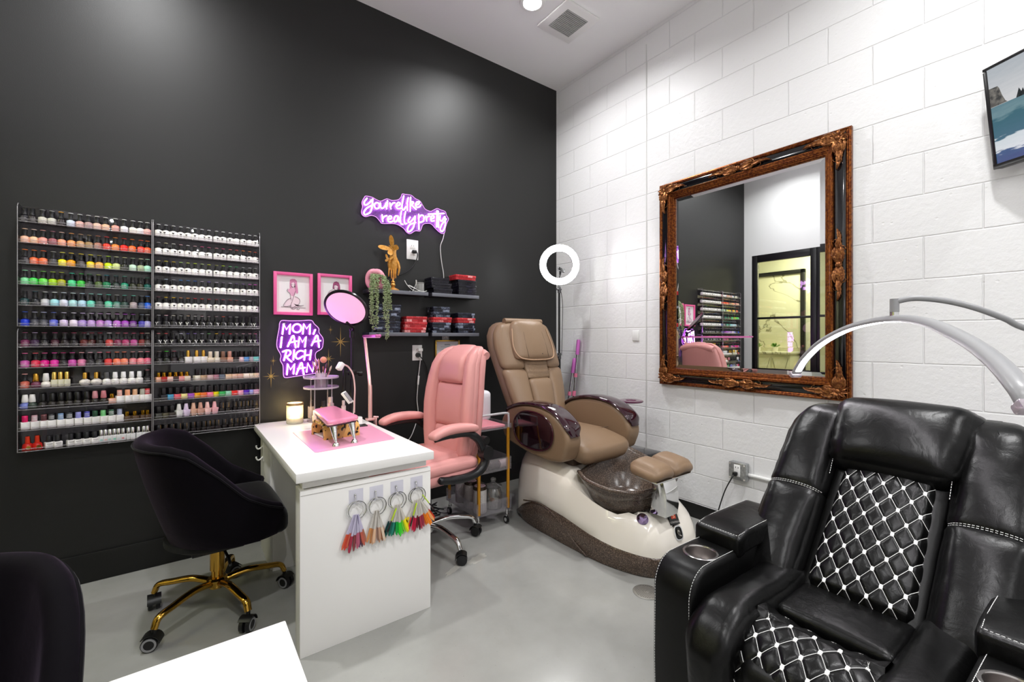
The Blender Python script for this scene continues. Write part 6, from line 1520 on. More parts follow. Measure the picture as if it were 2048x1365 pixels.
# dark side ledge with a white cup base, right of the basin
B().box((-0.345, -1.20, 0.475), (0.17, 0.30, 0.030), 0.010).obj('side_ledge', mat('black_gloss_ledge', '141416', 0.08, coat=0.5), t, True)
B().box((-0.345, -1.14, 0.235), (0.10, 0.16, 0.47), 0.02).obj('ledge_support', M_PEARL, t, True)
tc = thing('white_canister', 'white cylinder on the black ledge under the right pedicure armrest', 'canister', (-0.345, -1.10, 0.4902))
B().lathe([(0, 0), (0.040, 0), (0.042, 0.004), (0.042, 0.085), (0.039, 0.09), (0, 0.09)], n=28).obj('canister_body', M_WHITE, tc)
B().lathe([(0.0425, 0.018), (0.0435, 0.018), (0.0435, 0.026), (0.0425, 0.026), (0.0425, 0.018)], n=28, cap=False).obj('band', mat('gold_frame', 'c8a050', 0.25, 0.9), tc)
# ---------------------------------------------------------------- ornate mirror on the block wall
def oldgold(name, c1, c2, rough=0.32):
    return mat(name, c1, rough, 0.75, var=(85, c2, 6), bump=(90, 0.25, 0.003))
M_OG = oldgold('aged_bronze_gold', '8e5222', '54220e')
M_OGL = oldgold('aged_gold_leaf', 'a06a3c', '683a20', 0.36)
M_EB = mat('ebony_lacquer', '0b090d', 0.12, coat=0.6)
MY0, MY1, MZ0, MZ1 = -1.167, -2.354, 0.924, 2.411
cy, cz = (MY0+MY1)/2, (MZ0+MZ1)/2; mw, mh = MY0-MY1, MZ1-MZ0
t = thing('wall_mirror', 'large mirror in an ornate bronze and black frame on the white block wall', 'mirror', (0, cy, MZ0))
def rect(d, h): return [Vector((-h, cy+sy*(mw/2-d), cz+sz*(mh/2-d))) for sy, sz in ((1, 1), (-1, 1), (-1, -1), (1, -1))]
def sweep(name, prof, m, parent=t, sharp=0.35):
    b = B(); b.loft([rect(d, h) for d, h in prof], cap=False); return b.obj(name, m, parent, True, sharp=sharp)
sweep('outer_moulding', [(0.0, 0.0), (0.0, 0.024), (0.004, 0.030), (0.010, 0.032), (0.014, 0.030), (0.018, 0.033), (0.024, 0.030), (0.027, 0.024)], M_OG)
sweep('black_panel', [(0.026, 0.026), (0.036, 0.031), (0.050, 0.034), (0.064, 0.035), (0.074, 0.033), (0.079, 0.028)], M_EB, sharp=0.6)
sweep('inner_moulding', [(0.078, 0.026), (0.079, 0.043), (0.083, 0.048), (0.088, 0.048), (0.090, 0.043), (0.094, 0.043), (0.097, 0.040), (0.102, 0.040), (0.104, 0.034), (0.110, 0.033), (0.113, 0.027), (0.119, 0.026), (0.124, 0.018), (0.126, 0.010)], M_OG)
b = B(); b.loft([rect(d, h) for d, h in ((0.120, 0.004), (0.122, 0.0095), (0.150, 0.013))], cap=False)
q = rect(0.150, 0.013); b.raw(q, [(0, 1, 2, 3)]); b.obj('mirror_glass', mat('silver_mirror', 'f2f4f4', 0.0, 1.0), t, True, sharp=0.02)
def orn(b, P3, r, lng=1.0, short=1.0, seed=0):
    """acanthus-like scrollwork; P3(a, c, h): a along the bar, c across, h out of the wall"""
    rr = random.Random(seed)
    def leaf(a0, c0, ang, ln, w, curl, h0=0.043, hh=0.016):
        pts = []; x, y, an = a0, c0, ang; n = 9
        for k in range(n+1):
            pts.append((x, y)); x += math.cos(an)*ln*1.15/n; y += math.sin(an)*ln/n; an += curl/n*(0.4+1.2*k/n)
        rings = []
        for k, (x, y) in enumerate(pts):
            u = k/n; ww = w*1.3*(math.sin(PI*min(1, 0.18+0.82*u))**0.8)*(1-0.25*(k % 2))+0.0006; an2 = ang+curl*u*u*0.8
            nx, ny = -math.sin(an2), math.cos(an2); hz = h0+hh*math.sin(PI*u*0.9)
            rings.append([P3(x+nx*ww*s, y+ny*ww*s, hz+dz) for s, dz in ((-1, -0.004), (-0.6, 0.003), (0, 0.000), (0.6, 0.003), (1, -0.004), (0, -0.010))])
        b.loft(rings)
    def scroll(a0, c0, ang, ln, curl, w, h0=0.044):
        pts = []; x, y, an = a0, c0, ang; n = 22
        for k in range(n+1):
            pts.append(P3(x, y, h0+0.006*math.sin(PI*k/n))); x += math.cos(an)*ln/n; y += math.sin(an)*ln/n; an += curl*(k/n)**1.4*3.0/n*2
        b.tube(pts, [lerp(w, w*0.35, k/n) for k in range(n+1)], 7); b.sphere(pts[-1], w*0.9, 7)
    return leaf, scroll
ornk = 0
for sy in (1, -1):
    for sz in (1, -1):
        b = B()
        def P3(a, c, h, sy=sy, sz=sz): return Vector((-h, cy+sy*(mw/2-a), cz+sz*(mh/2-c)))
        def P3s(a, c, h, sy=sy, sz=sz): return P3(c, a, h)
        for PF in (P3, P3s):
            leaf, scroll = orn(b, PF, None, seed=ornk); r = random.Random(ornk*2+(PF is P3s))
            leaf(0.050, 0.052, 0.0, 0.085, 0.020, 0.5); leaf(0.060, 0.060, 0.35, 0.070, 0.014, -0.9); leaf(0.060, 0.040, -0.4, 0.075, 0.013, 1.2)
            leaf(0.105, 0.048, 0.1, 0.075, 0.015, -0.7); leaf(0.125, 0.058, -0.25, 0.080, 0.011, 0.9); leaf(0.165, 0.050, 0.0, 0.055, 0.008, 0.8)
            scroll(0.070, 0.030, 0.2, 0.10, 1.4, 0.0055); scroll(0.080, 0.072, -0.1, 0.095, -1.5, 0.005); scroll(0.13, 0.034, 0.15, 0.085, 1.3, 0.0042)
        for k in range(7):
            an = PI*0.25+lerp(-1.7, 1.7, k/6)
            leaf, scroll = orn(b, P3, None); leaf(0.058, 0.058, an+PI, 0.048, 0.009, 0.2*(k-3), 0.044, 0.016)
        b.sphere(P3(0.055, 0.055, 0.052), 0.014, 10, (0.7, 1, 1))
        b.obj('corner_ornament', M_OGL, t, True, sharp=0.9); ornk += 1
for hz in (True, False):
    for sg in (1, -1):
        b = B()
        if hz: PF0 = lambda a, c, h, sg=sg: Vector((-h, cy+a, cz+sg*(mh/2-c)))
        else: PF0 = lambda a, c, h, sg=sg: Vector((-h, cy+sg*(mw/2-c), cz+a))
        for m_ in (1, -1):
            PF = lambda a, c, h, m_=m_: PF0(a*m_, c, h)
            leaf, scroll = orn(b, PF, None)
            leaf(0.0, 0.052, 0.0, 0.085, 0.018, 0.4*m_); leaf(0.02, 0.044, -0.35, 0.075, 0.012, 1.1); leaf(0.02, 0.062, 0.35, 0.075, 0.012, -1.1); leaf(0.07, 0.052, 0.05, 0.085, 0.012, -0.6); leaf(0.12, 0.050, -0.1, 0.07, 0.008, 0.8)
            scroll(0.03, 0.032, 0.1, 0.10, 1.4, 0.005); scroll(0.04, 0.070, -0.1, 0.10, -1.4, 0.005); scroll(0.09, 0.038, 0.1, 0.08, 1.3, 0.004)
        b.sphere(PF0(0, 0.052, 0.050), 0.016, 10, (0.7, 1, 1)); b.obj('side_ornament', M_OGL, t, True, sharp=0.9)

# television on a tilting arm
tl = Vector((-0.06-0.86*0.055, -2.875+0.52*0.055, 2.436)); bl_ = Vector((-0.06, -2.875, 2.004))
hx = Vector((-0.52, -0.854, 0)).normalized(); upv = (tl-bl_); hgt = upv.length; upv.normalize(); nrm = upv.cross(hx).normalized()
if nrm.x > 0: nrm = -nrm
wdt = 0.74
Mtv = Matrix(((hx.x, upv.x, nrm.x, bl_.x), (hx.y, upv.y, nrm.y, bl_.y), (hx.z, upv.z, nrm.z, bl_.z), (0, 0, 0, 1)))
t = thing('television', 'wall-mounted television showing a stormy sea and cliffs, at the right photo edge', 'television', (0, -3.05, 2.05))
fr = B()
fr.box((wdt/2, hgt/2, -0.020), (wdt, hgt, 0.036), 0.004); fr.xf(Mtv); fr.obj('casing', mat('tv_black', '151516', 0.35), t, True)
fr = B()
for y_, h_ in ((0.010, 0.020), (hgt-0.006, 0.012)): fr.box((wdt/2, y_, 0.0), (wdt, h_, 0.008), 0.001)
for x_ in (0.007, wdt-0.007): fr.box((x_, hgt/2, 0.0), (0.014, hgt-0.03, 0.008), 0.001)
fr.xf(Mtv); fr.obj('bezel', mat('tv_bezel', '1a1a1b', 0.3), t, True)
def sea_screen():
    m = bpy.data.materials.new('sea_broadcast'); m.use_nodes = True; nt = m.node_tree; nt.nodes.clear(); L = nt.links.new
    out = nt.nodes.new('ShaderNodeOutputMaterial'); em = nt.nodes.new('ShaderNodeEmission'); em.inputs[1].default_value = 0.60
    gl = nt.nodes.new('ShaderNodeBsdfGlossy'); gl.inputs['Roughness'].default_value = 0.15; mx = nt.nodes.new('ShaderNodeMixShader'); mx.inputs[0].default_value = 0.04
    L(em.outputs[0], mx.inputs[1]); L(gl.outputs[0], mx.inputs[2]); L(mx.outputs[0], out.inputs[0])
    uv = nt.nodes.new('ShaderNodeUVMap'); uv.uv_map = 'UVMap'; sx = nt.nodes.new('ShaderNodeSeparateXYZ'); L(uv.outputs[0], sx.inputs[0])
    nz = nt.nodes.new('ShaderNodeTexNoise'); nz.inputs['Scale'].default_value = 12; nz.inputs['Detail'].default_value = 9; mp = nt.nodes.new('ShaderNodeMapping'); mp.inputs['Scale'].default_value = (1.0, 2.6, 1); L(uv.outputs[0], mp.inputs[0]); L(mp.outputs[0], nz.inputs['Vector'])
    nf = nt.nodes.new('ShaderNodeMath'); nf.operation = 'MULTIPLY_ADD'; nf.inputs[1].default_value = 0.22; nf.inputs[2].default_value = -0.11; L(nz.outputs['Fac'], nf.inputs[0])
    ad = nt.nodes.new('ShaderNodeMath'); ad.operation = 'ADD'; L(sx.outputs['Y'], ad.inputs[0]); L(nf.outputs[0], ad.inputs[1])
    sea = nt.nodes.new('ShaderNodeValToRGB'); e = sea.color_ramp.elements
    e[0].position = 0.0; e[0].color = (*lin('34567a'), 1); e[1].position = 0.62; e[1].color = (*lin('6a8c98'), 1)
    for p_, c_ in ((0.11, '3f6486'), (0.135, 'e8eef0'), (0.24, 'dfe8ec'), (0.27, '52788a'), (0.45, '4a7482'), (0.5, '7c9ca4')):
        x = e.new(p_); x.color = (*lin(c_), 1)
    L(ad.outputs[0], sea.inputs[0])
    sky = nt.nodes.new('ShaderNodeValToRGB'); e = sky.color_ramp.elements; e[0].position = 0.60; e[0].color = (*lin('e4e4e6'), 1); e[1].position = 1.0; e[1].color = (*lin('bcc3ca'), 1); L(ad.outputs[0], sky.inputs[0])
    hz = nt.nodes.new('ShaderNodeMath'); hz.operation = 'GREATER_THAN'; hz.inputs[1].default_value = 0.60; L(sx.outputs['Y'], hz.inputs[0])
    mc = nt.nodes.new('ShaderNodeMix'); mc.data_type = 'RGBA'; L(hz.outputs[0], mc.inputs['Factor']); L(sea.outputs[0], mc.inputs[6]); L(sky.outputs[0], mc.inputs[7])
    L(mc.outputs[2], em.inputs[0]); return m
def uvplane(name, x0, y0, x1, y1, z, m, parent, pts=None):
    b = B(); q = pts or [(x0, y0), (x1, y0), (x1, y1), (x0, y1)]
    b.raw([(a, c, z) for a, c in q], [tuple(range(len(q)))])
    me_uv = [((a-0.012)/(wdt-0.024), (c-0.016)/(hgt-0.028)) for a, c in q]
    b.xf(Mtv); o = b.obj(name, m, parent, True)
    l = o.data.uv_layers.new(name='UVMap')
    for lp in o.data.loops: l.data[lp.index].uv = me_uv[lp.vertex_index]
    return o
scr = uvplane('screen', 0.013, 0.018, wdt-0.013, hgt-0.011, 0.0012, sea_screen(), t)
def emnoise(name, c1, c2, st=0.5):
    m = emis(name, c1, st); nt = m.node_tree; n = nt.nodes.new('ShaderNodeTexNoise'); n.inputs['Scale'].default_value = 60; n.inputs['Detail'].default_value = 6
    tc = nt.nodes.new('ShaderNodeTexCoord'); nt.links.new(tc.outputs['Object'], n.inputs['Vector']); r = nt.nodes.new('ShaderNodeValToRGB'); r.color_ramp.elements[0].position = 0.35; r.color_ramp.elements[1].position = 0.65
    r.color_ramp.elements[0].color = (*lin(c1), 1); r.color_ramp.elements[1].color = (*lin(c2), 1); nt.links.new(n.outputs['Fac'], r.inputs[0])
    e = [q for q in nt.nodes if q.type == 'EMISSION'][0]; nt.links.new(r.outputs[0], e.inputs[0]); return m
fx_ = lambda q: [(0.013+a*(wdt-0.026), 0.018+c*(hgt-0.03)) for a, c in q]
uvplane('cliff_picture', 0, 0, 0, 0, 0.0018, emnoise('cliff_pixels', '4a4a4a', '8a8680', 0.6), scr, fx_([(0.0, 0.60), (0.085, 0.60), (0.075, 0.62), (0.062, 0.69), (0.052, 0.77), (0.045, 0.795), (0.0, 0.80)]))
uvplane('stack_picture', 0, 0, 0, 0, 0.0018, emnoise('stack_pixels', '2c3032', '44484a', 0.6), scr, fx_([(0.125, 0.595), (0.185, 0.595), (0.178, 0.64), (0.165, 0.63), (0.16, 0.67), (0.152, 0.64), (0.142, 0.685), (0.132, 0.63)]))
b = B(); c = Mtv @ Vector((wdt/2, hgt/2, -0.04)); b.bar(c, Vector((-0.03, c.y+0.05, c.z)), 0.05, 0.05, 0.006); b.box((-0.012, c.y+0.05, c.z), (0.024, 0.16, 0.20), 0.004); b.obj('wall_bracket', M_BLACK, t, True)

# ring light on a black stand in the corner
RX_, RY_ = -0.335, -0.400
ctr = P(1119, 530, 'y', RY_-0.02)
t = thing('ring_light', 'glowing white ring light on a slim black stand in the room corner', 'ring light', (RX_, RY_, 0))
ax = (Vector((-2.897, -3.15, 1.27))-ctr); ax = Vector((ax.x*0.72+0.0, ax.y, ax.z*0.4)).normalized()
Rr = orient(ax)
b = B(); b.lathe([(0.113, -0.020), (0.113, 0.0), (0.116, 0.002), (0.166, 0.002), (0.169, 0.0), (0.169, -0.020), (0.113, -0.020)], ctr, 56, Rr, cap=False); b.obj('housing', mat('ring_housing', '2a2a2c', 0.5), t, True)
b = B(); b.lathe([(0.114, 0.0025), (0.118, 0.009), (0.142, 0.012), (0.164, 0.009), (0.168, 0.0025), (0.114, 0.0025)], ctr, 56, Rr, cap=False); b.obj('diffuser', emis('ring_glow', 'ffffff', 30.0), t, True)
pole_top = Vector((RX_, RY_, ctr.z-0.215))
b = B(); b.cyl((RX_, RY_, 0.12), (RX_, RY_, 1.12), 0.0125, n=14).cyl((RX_, RY_, 1.10), pole_top, 0.009, n=12); b.obj('pole', M_BLACK, t, True)
b = B(); b.cyl((RX_, RY_, 1.09), (RX_, RY_, 1.14), 0.017, n=14); b.cyl((RX_, RY_, 1.115), (RX_-0.035, RY_-0.01, 1.115), 0.008, n=10); b.cyl(pole_top-Vector((0, 0, 0.02)), pole_top+Vector((0, 0, 0.03)), 0.014, n=12); b.cyl(pole_top+Vector((-0.03, 0, 0.01)), pole_top+Vector((0.02, 0, 0.01)), 0.009, n=10); b.tube([pole_top, ctr-Rr @ Vector((0, 0, 0.02))+Vector((0, 0, -0.165))], 0.008, 8); b.obj('joint', mat('stand_grey', '48484a', 0.4), t, True)
b = B(); ph = ctr+Vector((-0.0, -0.01, -0.045)); b.box(ph+Vector((0, -0.01, 0)), (0.075, 0.020, 0.030), 0.003, rot=Matrix.Rotation(0.22, 3, 'Y')); b.cyl(ph-Vector((0, 0, 0.012)), ph-Vector((0, 0, 0.040)), 0.010, n=10); b.tube([ph-Vector((0, 0, 0.035)), ctr+Vector((0, 0, -0.115))], 0.005, 8); b.obj('phone_clip', M_BLACK, t, True)
B().tube(spline([(RX_+0.012, RY_, ctr.z-0.19), (RX_+0.03, RY_-0.01, 1.55), (RX_+0.022, RY_-0.012, 1.3), (RX_+0.018, RY_-0.01, 1.12)], 6), 0.0025, 6).obj('cord', M_BLACK, t, True)
for a in (0.3, 2.4, 4.5): B().tube([(RX_, RY_, 0.30), (RX_+0.10*math.cos(a), RY_+0.10*math.sin(a), 0.16), (RX_+0.17*math.cos(a), RY_+0.17*math.sin(a), 0.008)], 0.008, 8).obj('leg', M_BLACK, t, True)

# mop handles leaning in the corner
M_MAG = mat('orchid_plastic', 'c468b8', 0.4)
for (px_, py_, xw, lbl, foot) in ((1157, 681, -0.030, 'taller pink and steel mop handle leaning on the block wall', (-0.10, -0.25)), (1149, 718, -0.050, 'shorter pink and steel mop handle leaning on the block wall', (-0.20, -0.23))):
    tp = P(px_, py_, 'x', xw); ft_ = Vector((foot[0], foot[1], 0.0))
    t = thing('mop_handle', lbl, 'mop', ft_, group='mop handles behind the pedicure chair')
    d = (tp-ft_); L0 = d.length; d.normalize(); at_ = lambda s: ft_+d*(L0-s)
    B().tube([ft_+d*0.03, at_(0.0)], 0.010, 12).obj('steel_pole', mat('brushed_steel', 'c4c4c6', 0.22, 1.0), t, True)
    B().tube([at_(0.13), at_(0.005), at_(-0.006)], [0.0165, 0.0165, 0.012], 14).obj('grip', M_MAG, t, True)
    b = B()
    for s_, h_ in ((0.30, 0.035), (0.46, 0.045)): b.tube([at_(s_+h_), at_(s_)], 0.0165, 14)
    b.obj('collar', mat('coral_pink_plastic', 'e07a98', 0.4), t, True)
    b = B(); b.cushion(ft_+Vector((0, 0, 0.020)), (0.08, 0.14, 0.036), 0.014, n=4); b.obj('mop_head', M_MAG, t, True)

# painted blank box and grey outlet with conduit on the block wall
c = P(1272, 672, 'x', 0)
o = B().box((-0.004, c.y, c.z), (0.008, 0.062, 0.082), 0.003).obj('blank_cover_plate', mat('painted_plate', 'e2e2e0', 0.5)); tag(settle(o), 'small white painted blank plate on the block wall left of the mirror', 'cover plate')
c = P(1481, 941, 'x', 0)
t = thing('utility_outlet', 'grey metal utility outlet box low on the block wall', 'outlet', (0, c.y, c.z-0.06))
M_GALV = mat('galvanized', '9a9c9c', 0.35, 0.7, var=(80, 'b2b4b4'))
B().box((-0.022, 0, 0.06), (0.044, 0.112, 0.112), 0.006).obj('box_body', M_GALV, t)
b = B()
for sy in (-1, 1):
    for sz in (-1, 1): b.cyl((-0.044, sy*0.045, 0.06+sz*0.045), (-0.047, sy*0.045, 0.06+sz*0.045), 0.006, n=10)
b.obj('screws', M_CHROME, t)
B().box((-0.046, 0, 0.066), (0.004, 0.040, 0.074), 0.004).obj('receptacle', M_WHITE, t)
b = B()
for sy in (-0.008, 0.008): b.box((-0.0485, sy, 0.086), (0.001, 0.003, 0.010))
b.obj('slots', M_BLACK, t)
o = B().tube([(-0.012, c.y-0.057, c.z-0.015), (-0.012, -3.6, c.z-0.015)], 0.0115, 12).obj('conduit_pipe', mat('painted_conduit', 'dededc', 0.5)); tag(settle(o), 'white-painted conduit pipe running along the block wall behind the recliner', 'conduit')
t = thing('power_plug', 'black plug in the grey wall outlet with its cord falling to the floor', 'plug', (-0.05, c.y, c.z-0.03))
B().box((-0.018, 0.002, 0.018), (0.030, 0.024, 0.026), 0.006).obj('plug_body', M_BLACK, t)
B().tube(spline([(-0.032, 0.002, 0.014), (-0.05, 0.01, -0.01), (-0.055, 0.05, -0.10), (-0.06, 0.09, -0.24), (-0.075, 0.10, -0.34), (-0.12, 0.12, 0.008-c.z+0.03), (-0.22, 0.20, 0.006-c.z+0.03), (-0.27, 0.28, 0.006-c.z+0.03)], 6), 0.0038, 8).obj('cord', M_BLACK, t)
# floor drain and worn patch
c = P(1288, 1188, 'z', 0)
t = thing('floor_drain', 'round perforated steel drain cover set in the concrete floor', 'drain', (c.x+0.02, c.y, 0))
B().lathe([(0, 0.0005), (0.062, 0.0005), (0.066, 0.002), (0.062, 0.0035), (0, 0.0035)], n=40).obj('cover', mat('drain_steel', 'b4b2ac', 0.35, 0.8), t)
b = B()
for i in range(-6, 7):
    for j in range(-6, 7):
        x, y = (i+0.5*(j % 2))*0.0095, j*0.0084
        if 0.010 < math.hypot(x, y) < 0.056: b.cyl((x, y, 0.0030), (x, y, 0.0039), 0.0031, n=8)
b.obj('holes', mat('drain_dark', '6a6660', 0.7), t)
B().sphere((0, 0, 0.0036), 0.007, 10, (1, 1, 0.3)).obj('screw', M_CHROME, t)
o = B(); r = random.Random(3)
for cx_, cy_, w_, h_, a_ in ((955, 1118, 0.075, 0.030, 0.3), (910, 1138, 0.085, 0.018, 0.45)):
    c = P(cx_, cy_, 'z', 0); q = []
    for k in range(26):
        a = 2*PI*k/26; rr = 1+r.uniform(-0.22, 0.22); q.append((c.x+w_*rr*math.cos(a)*math.cos(a_)-h_*rr*math.sin(a)*math.sin(a_), c.y+w_*rr*math.cos(a)*math.sin(a_)+h_*rr*math.sin(a)*math.cos(a_)))
    o.prism(q, 0.0006)
o = o.obj('worn_patch', mat('scuffed_concrete', 'a9a7a0', 0.6)); tag(settle(o), 'pale scuffed patch on the concrete floor by the pink chair caster', 'floor patch', kind='stuff')
# ---------------------------------------------------------------- clear rolling cart with gold posts
CX0, CX1, CY0, CY1 = -1.372, -1.092, -0.735, -0.320
t = thing('rolling_cart', 'clear acrylic three-tier rolling cart with gold posts behind the pink chair', 'cart', ((CX0+CX1)/2, (CY0+CY1)/2, 0))
M_CART = clear('cart_acrylic', 'fdfcfe', 0.06, 0.08, haze=0.05)
M_SMOKE = clear('smoky_tray', '8c8690', 0.16, 0.08, haze=0.15)
for z, m, h in ((0.100, M_CART, 0.085), (0.375, M_CART, 0.085), (0.655, M_CART, 0.03)):
    b = B(); cxm, cym = (CX0+CX1)/2, (CY0+CY1)/2; w, d = CX1-CX0, CY1-CY0
    b.box((cxm, cym, z), (w, d, 0.005), 0.002)
    for s in (-1, 1): b.box((cxm+s*(w/2-0.002), cym, z+h/2), (0.004, d, h), 0.001); b.box((cxm, cym+s*(d/2-0.002), z+h/2), (w, 0.004, h), 0.001)
    tr = None
    if h > 0.05:
        r = b; n = 18
        for k in range(n): r.box((lerp(CX0+0.03, CX1-0.03, k/(n-1)), CY0-0.0012, z+h*0.5), (0.0035, 0.003, h*0.86), 0.001)
        for k in range(20): r.box((CX0-0.0012, lerp(CY0+0.03, CY1-0.03, k/19), z+h*0.5), (0.003, 0.0035, h*0.86), 0.001)
    b.obj('tray', m, t, True)
posts = [(CX0+0.022, CY0+0.022), (CX1-0.022, CY0+0.022), (CX0+0.022, CY1-0.022), (CX1-0.022, CY1-0.022)]
M_POST = mat('amber_gold_tube', 'd8982a', 0.16, 0.55)
for x, y in posts:
    B().cyl((x, y-0.012 if y < -0.6 else y+0.012, 0.11), (x, y-0.012 if y < -0.6 else y+0.012, 0.66), 0.0115, n=18).obj('post', M_POST, t, True)
    b = B(); b.cyl((x, y, 0.060), (x, y, 0.10), 0.010, n=12); b.box((x, y, 0.060), (0.022, 0.018, 0.010), 0.002); b.cyl((x-0.006, y, 0.0285), (x-0.006, y+0.0001, 0.062), 0.006, n=8)
    cf = b.obj('caster_stem', M_CHROME, t, True)
    w = B(); w.cyl((x-0.013, y, 0.025), (x+0.001, y, 0.025), 0.025, n=20); wo = w.obj('caster_wheel', mat('caster_black', '141416', 0.35), cf, True)
    w = B(); w.cyl((x-0.0145, y, 0.025), (x+0.0025, y, 0.025), 0.013, n=16); w.obj('wheel_disc', mat('wheel_disc_grey', 'b8b8b8', 0.3), cf, True)
M_HAND = clear('handle_acrylic', 'fcfafd', 0.24, 0.05, haze=0.5)
for yy in (CY0+0.010, CY1-0.010):
    q = spline([(CX0+0.018, yy, 0.655), (CX0+0.018, yy, 0.735), (CX0+0.035, yy, 0.755), ((CX0+CX1)/2, yy, 0.757), (CX1-0.035, yy, 0.755), (CX1-0.018, yy, 0.735), (CX1-0.018, yy, 0.655)], 6)
    B().tube(q, 0.008, 10).obj('handle', M_HAND, t, True)
tag(settle(B().box((-1.225, -0.58, 0.668), (0.20, 0.26, 0.018), 0.006).obj('pink_tray', mat('pink_tray_plastic', 'e08a96', 0.4))), 'pink plastic tray on the top tier of the rolling cart', 'tray')
o = B().cushion((-1.138, -0.415, 0.7705), (0.12, 0.13, 0.22), 0.03, (0, 0, 0.004), 6).obj('steamer_box', mat('white_gloss_box', 'e8e6ec', 0.25)); tag(settle(o), 'white rounded box on the rolling cart, half behind the pink chair', 'box')
# jars on the bottom tier, rolls on the middle tier
def jar(x, y, r, h, label, knurl=True):
    t = thing('lidded_jar', label, 'jar', (x, y, 0.1028), group='jars on the bottom tier of the cart')
    prof = [(0, 0), (r-0.003, 0), (r, 0.003), (r, h-0.006), (r-0.004, h), (0, h)]
    B().lathe(prof, n=26).obj('jar_body', mat('frosted_jar', 'b4b0ae', 0.3, bump=(170, 0.9, 0.006)), t)
    B().lathe([(r-0.004, h-0.002), (r+0.001, h), (r+0.001, h+0.020), (r-0.002, h+0.022), (r-0.006, h+0.018), (0, h+0.018)], n=26).obj('lid', mat('dark_bronze_lid', '4a3e36', 0.25, 0.7), t)
    B().lathe([(0, h+0.0185), (r-0.007, h+0.0185), (r-0.009, h+0.021), (0, h+0.022)], n=20).obj('lid_top', mat('floral_lid', 'c0a4ac', 0.3, var=(90, '7a6a70')), t)
jar(-1.300, -0.660, 0.046, 0.155, 'textured jar with dark lid, front left on the cart bottom tier')
jar(-1.300, -0.545, 0.046, 0.160, 'textured jar with dark lid, second from front on the cart bottom tier')
jar(-1.300, -0.420, 0.046, 0.150, 'textured jar with dark lid, at the back of the cart bottom tier')
t = thing('apothecary_jar', 'clear glass lidded jar of bath salt with a wooden scoop on the cart', 'jar', (-1.185, -0.650, 0.1028))
B().lathe([(0, 0), (0.056, 0), (0.060, 0.005), (0.062, 0.05), (0.060, 0.105), (0.050, 0.128), (0.046, 0.138), (0.044, 0.138), (0.048, 0.125), (0.057, 0.10), (0.058, 0.05), (0.055, 0.008), (0, 0.006)], n=32).obj('glass_body', clear('jar_glass', 'eeeeec', 0.16, 0.03, haze=0.06), t)
B().lathe([(0, 0.007), (0.053, 0.008), (0.056, 0.03), (0.050, 0.050), (0.02, 0.060), (0, 0.062)], n=26).obj('bath_salt', mat('white_salt', 'ece6e2', 0.8, bump=(150, 0.8, 0.01)), t)
B().lathe([(0, 0.146), (0.052, 0.142), (0.060, 0.146), (0.060, 0.152), (0.048, 0.158), (0.020, 0.170), (0.012, 0.176), (0.016, 0.184), (0.020, 0.194), (0.014, 0.204), (0, 0.207)], n=30).obj('glass_lid', clear('jar_glass', 'eeeeec', 0.16, 0.03, haze=0.06), t)
b = B(); b.sphere((-0.022, -0.018, 0.062), 0.019, 12, (1, 1, 0.7)); b.tube([(-0.03, -0.012, 0.066), (-0.040, 0.0, 0.105)], 0.004, 8); b.obj('wooden_scoop', mat('scoop_wood', 'b0764e', 0.5), t)
for i, (x, c_, l_) in enumerate(((-1.30, '3a3436', 'dark'), (-1.215, '4a4446', 'charcoal'), (-1.135, 'b8a8a8', 'pale'))):
    o = B().cyl((x-0.034, -0.690, 0.408), (x+0.034, -0.690, 0.408), 0.028, n=22).cyl((x-0.036, -0.690, 0.408), (x+0.036, -0.690, 0.408), 0.012, n=14).obj('tape_roll', mat('roll_'+c_, c_, 0.5))
    tag(settle(o), '%s roll on the middle tier of the clear cart' % l_, 'roll', 'rolls on the middle cart tier')
o = B().box((-1.30, -0.50, 0.452), (0.055, 0.055, 0.148), 0.006).obj('carton', mat('white_carton', 'e6e0e6', 0.5)); tag(settle(o), 'small white carton standing on the middle tier of the cart', 'carton')
# loose cables on the floor between desk and cart
M_CAB = mat('black_cable', '131315', 0.4); r = random.Random(11)
for i, lbl in enumerate(('black cable tangle on the floor, nearer the desk', 'black cable tangle on the floor, nearer the rolling cart')):
    pts = []; x, y = (-1.66, -0.25) if i == 0 else (-1.48, -0.22)
    for k in range(16): pts.append((x+r.uniform(-0.13, 0.13), y+r.uniform(-0.12, 0.10), 0.006+r.uniform(0, 1)*(0.09 if k % 3 == 1 else 0.02)))
    tag(settle(B().tube(spline(pts, 7), 0.004, 7).obj('loose_cable', M_CAB)), lbl, 'cable', 'loose cables on the floor')
# ---------------------------------------------------------------- black leather power recliner with quilted panels
def leather(name, col, rough, scale=26, st=0.35):
    m = mat(name, col, rough, spec=0.26); nt = m.node_tree; b = nt.nodes['Principled BSDF']; L = nt.links.new
    tc = nt.nodes.new('ShaderNodeTexCoord'); n1 = nt.nodes.new('ShaderNodeTexNoise'); n1.inputs['Scale'].default_value = scale; n1.inputs['Detail'].default_value = 3; n1.inputs['Distortion'].default_value = 0.6
    n2 = nt.nodes.new('ShaderNodeTexVoronoi'); n2.inputs['Scale'].default_value = 520
    L(tc.outputs['Object'], n1.inputs['Vector']); L(tc.outputs['Object'], n2.inputs['Vector'])
    b1 = nt.nodes.new('ShaderNodeBump'); b1.inputs['Strength'].default_value = st; b1.inputs['Distance'].default_value = 0.006; L(n1.outputs['Fac'], b1.inputs['Height'])
    b2 = nt.nodes.new('ShaderNodeBump'); b2.inputs['Strength'].default_value = 0.10; b2.inputs['Distance'].default_value = 0.001; L(n2.outputs['Distance'], b2.inputs['Height']); L(b1.outputs[0], b2.inputs['Normal']); L(b2.outputs[0], b.inputs['Normal'])
    return m
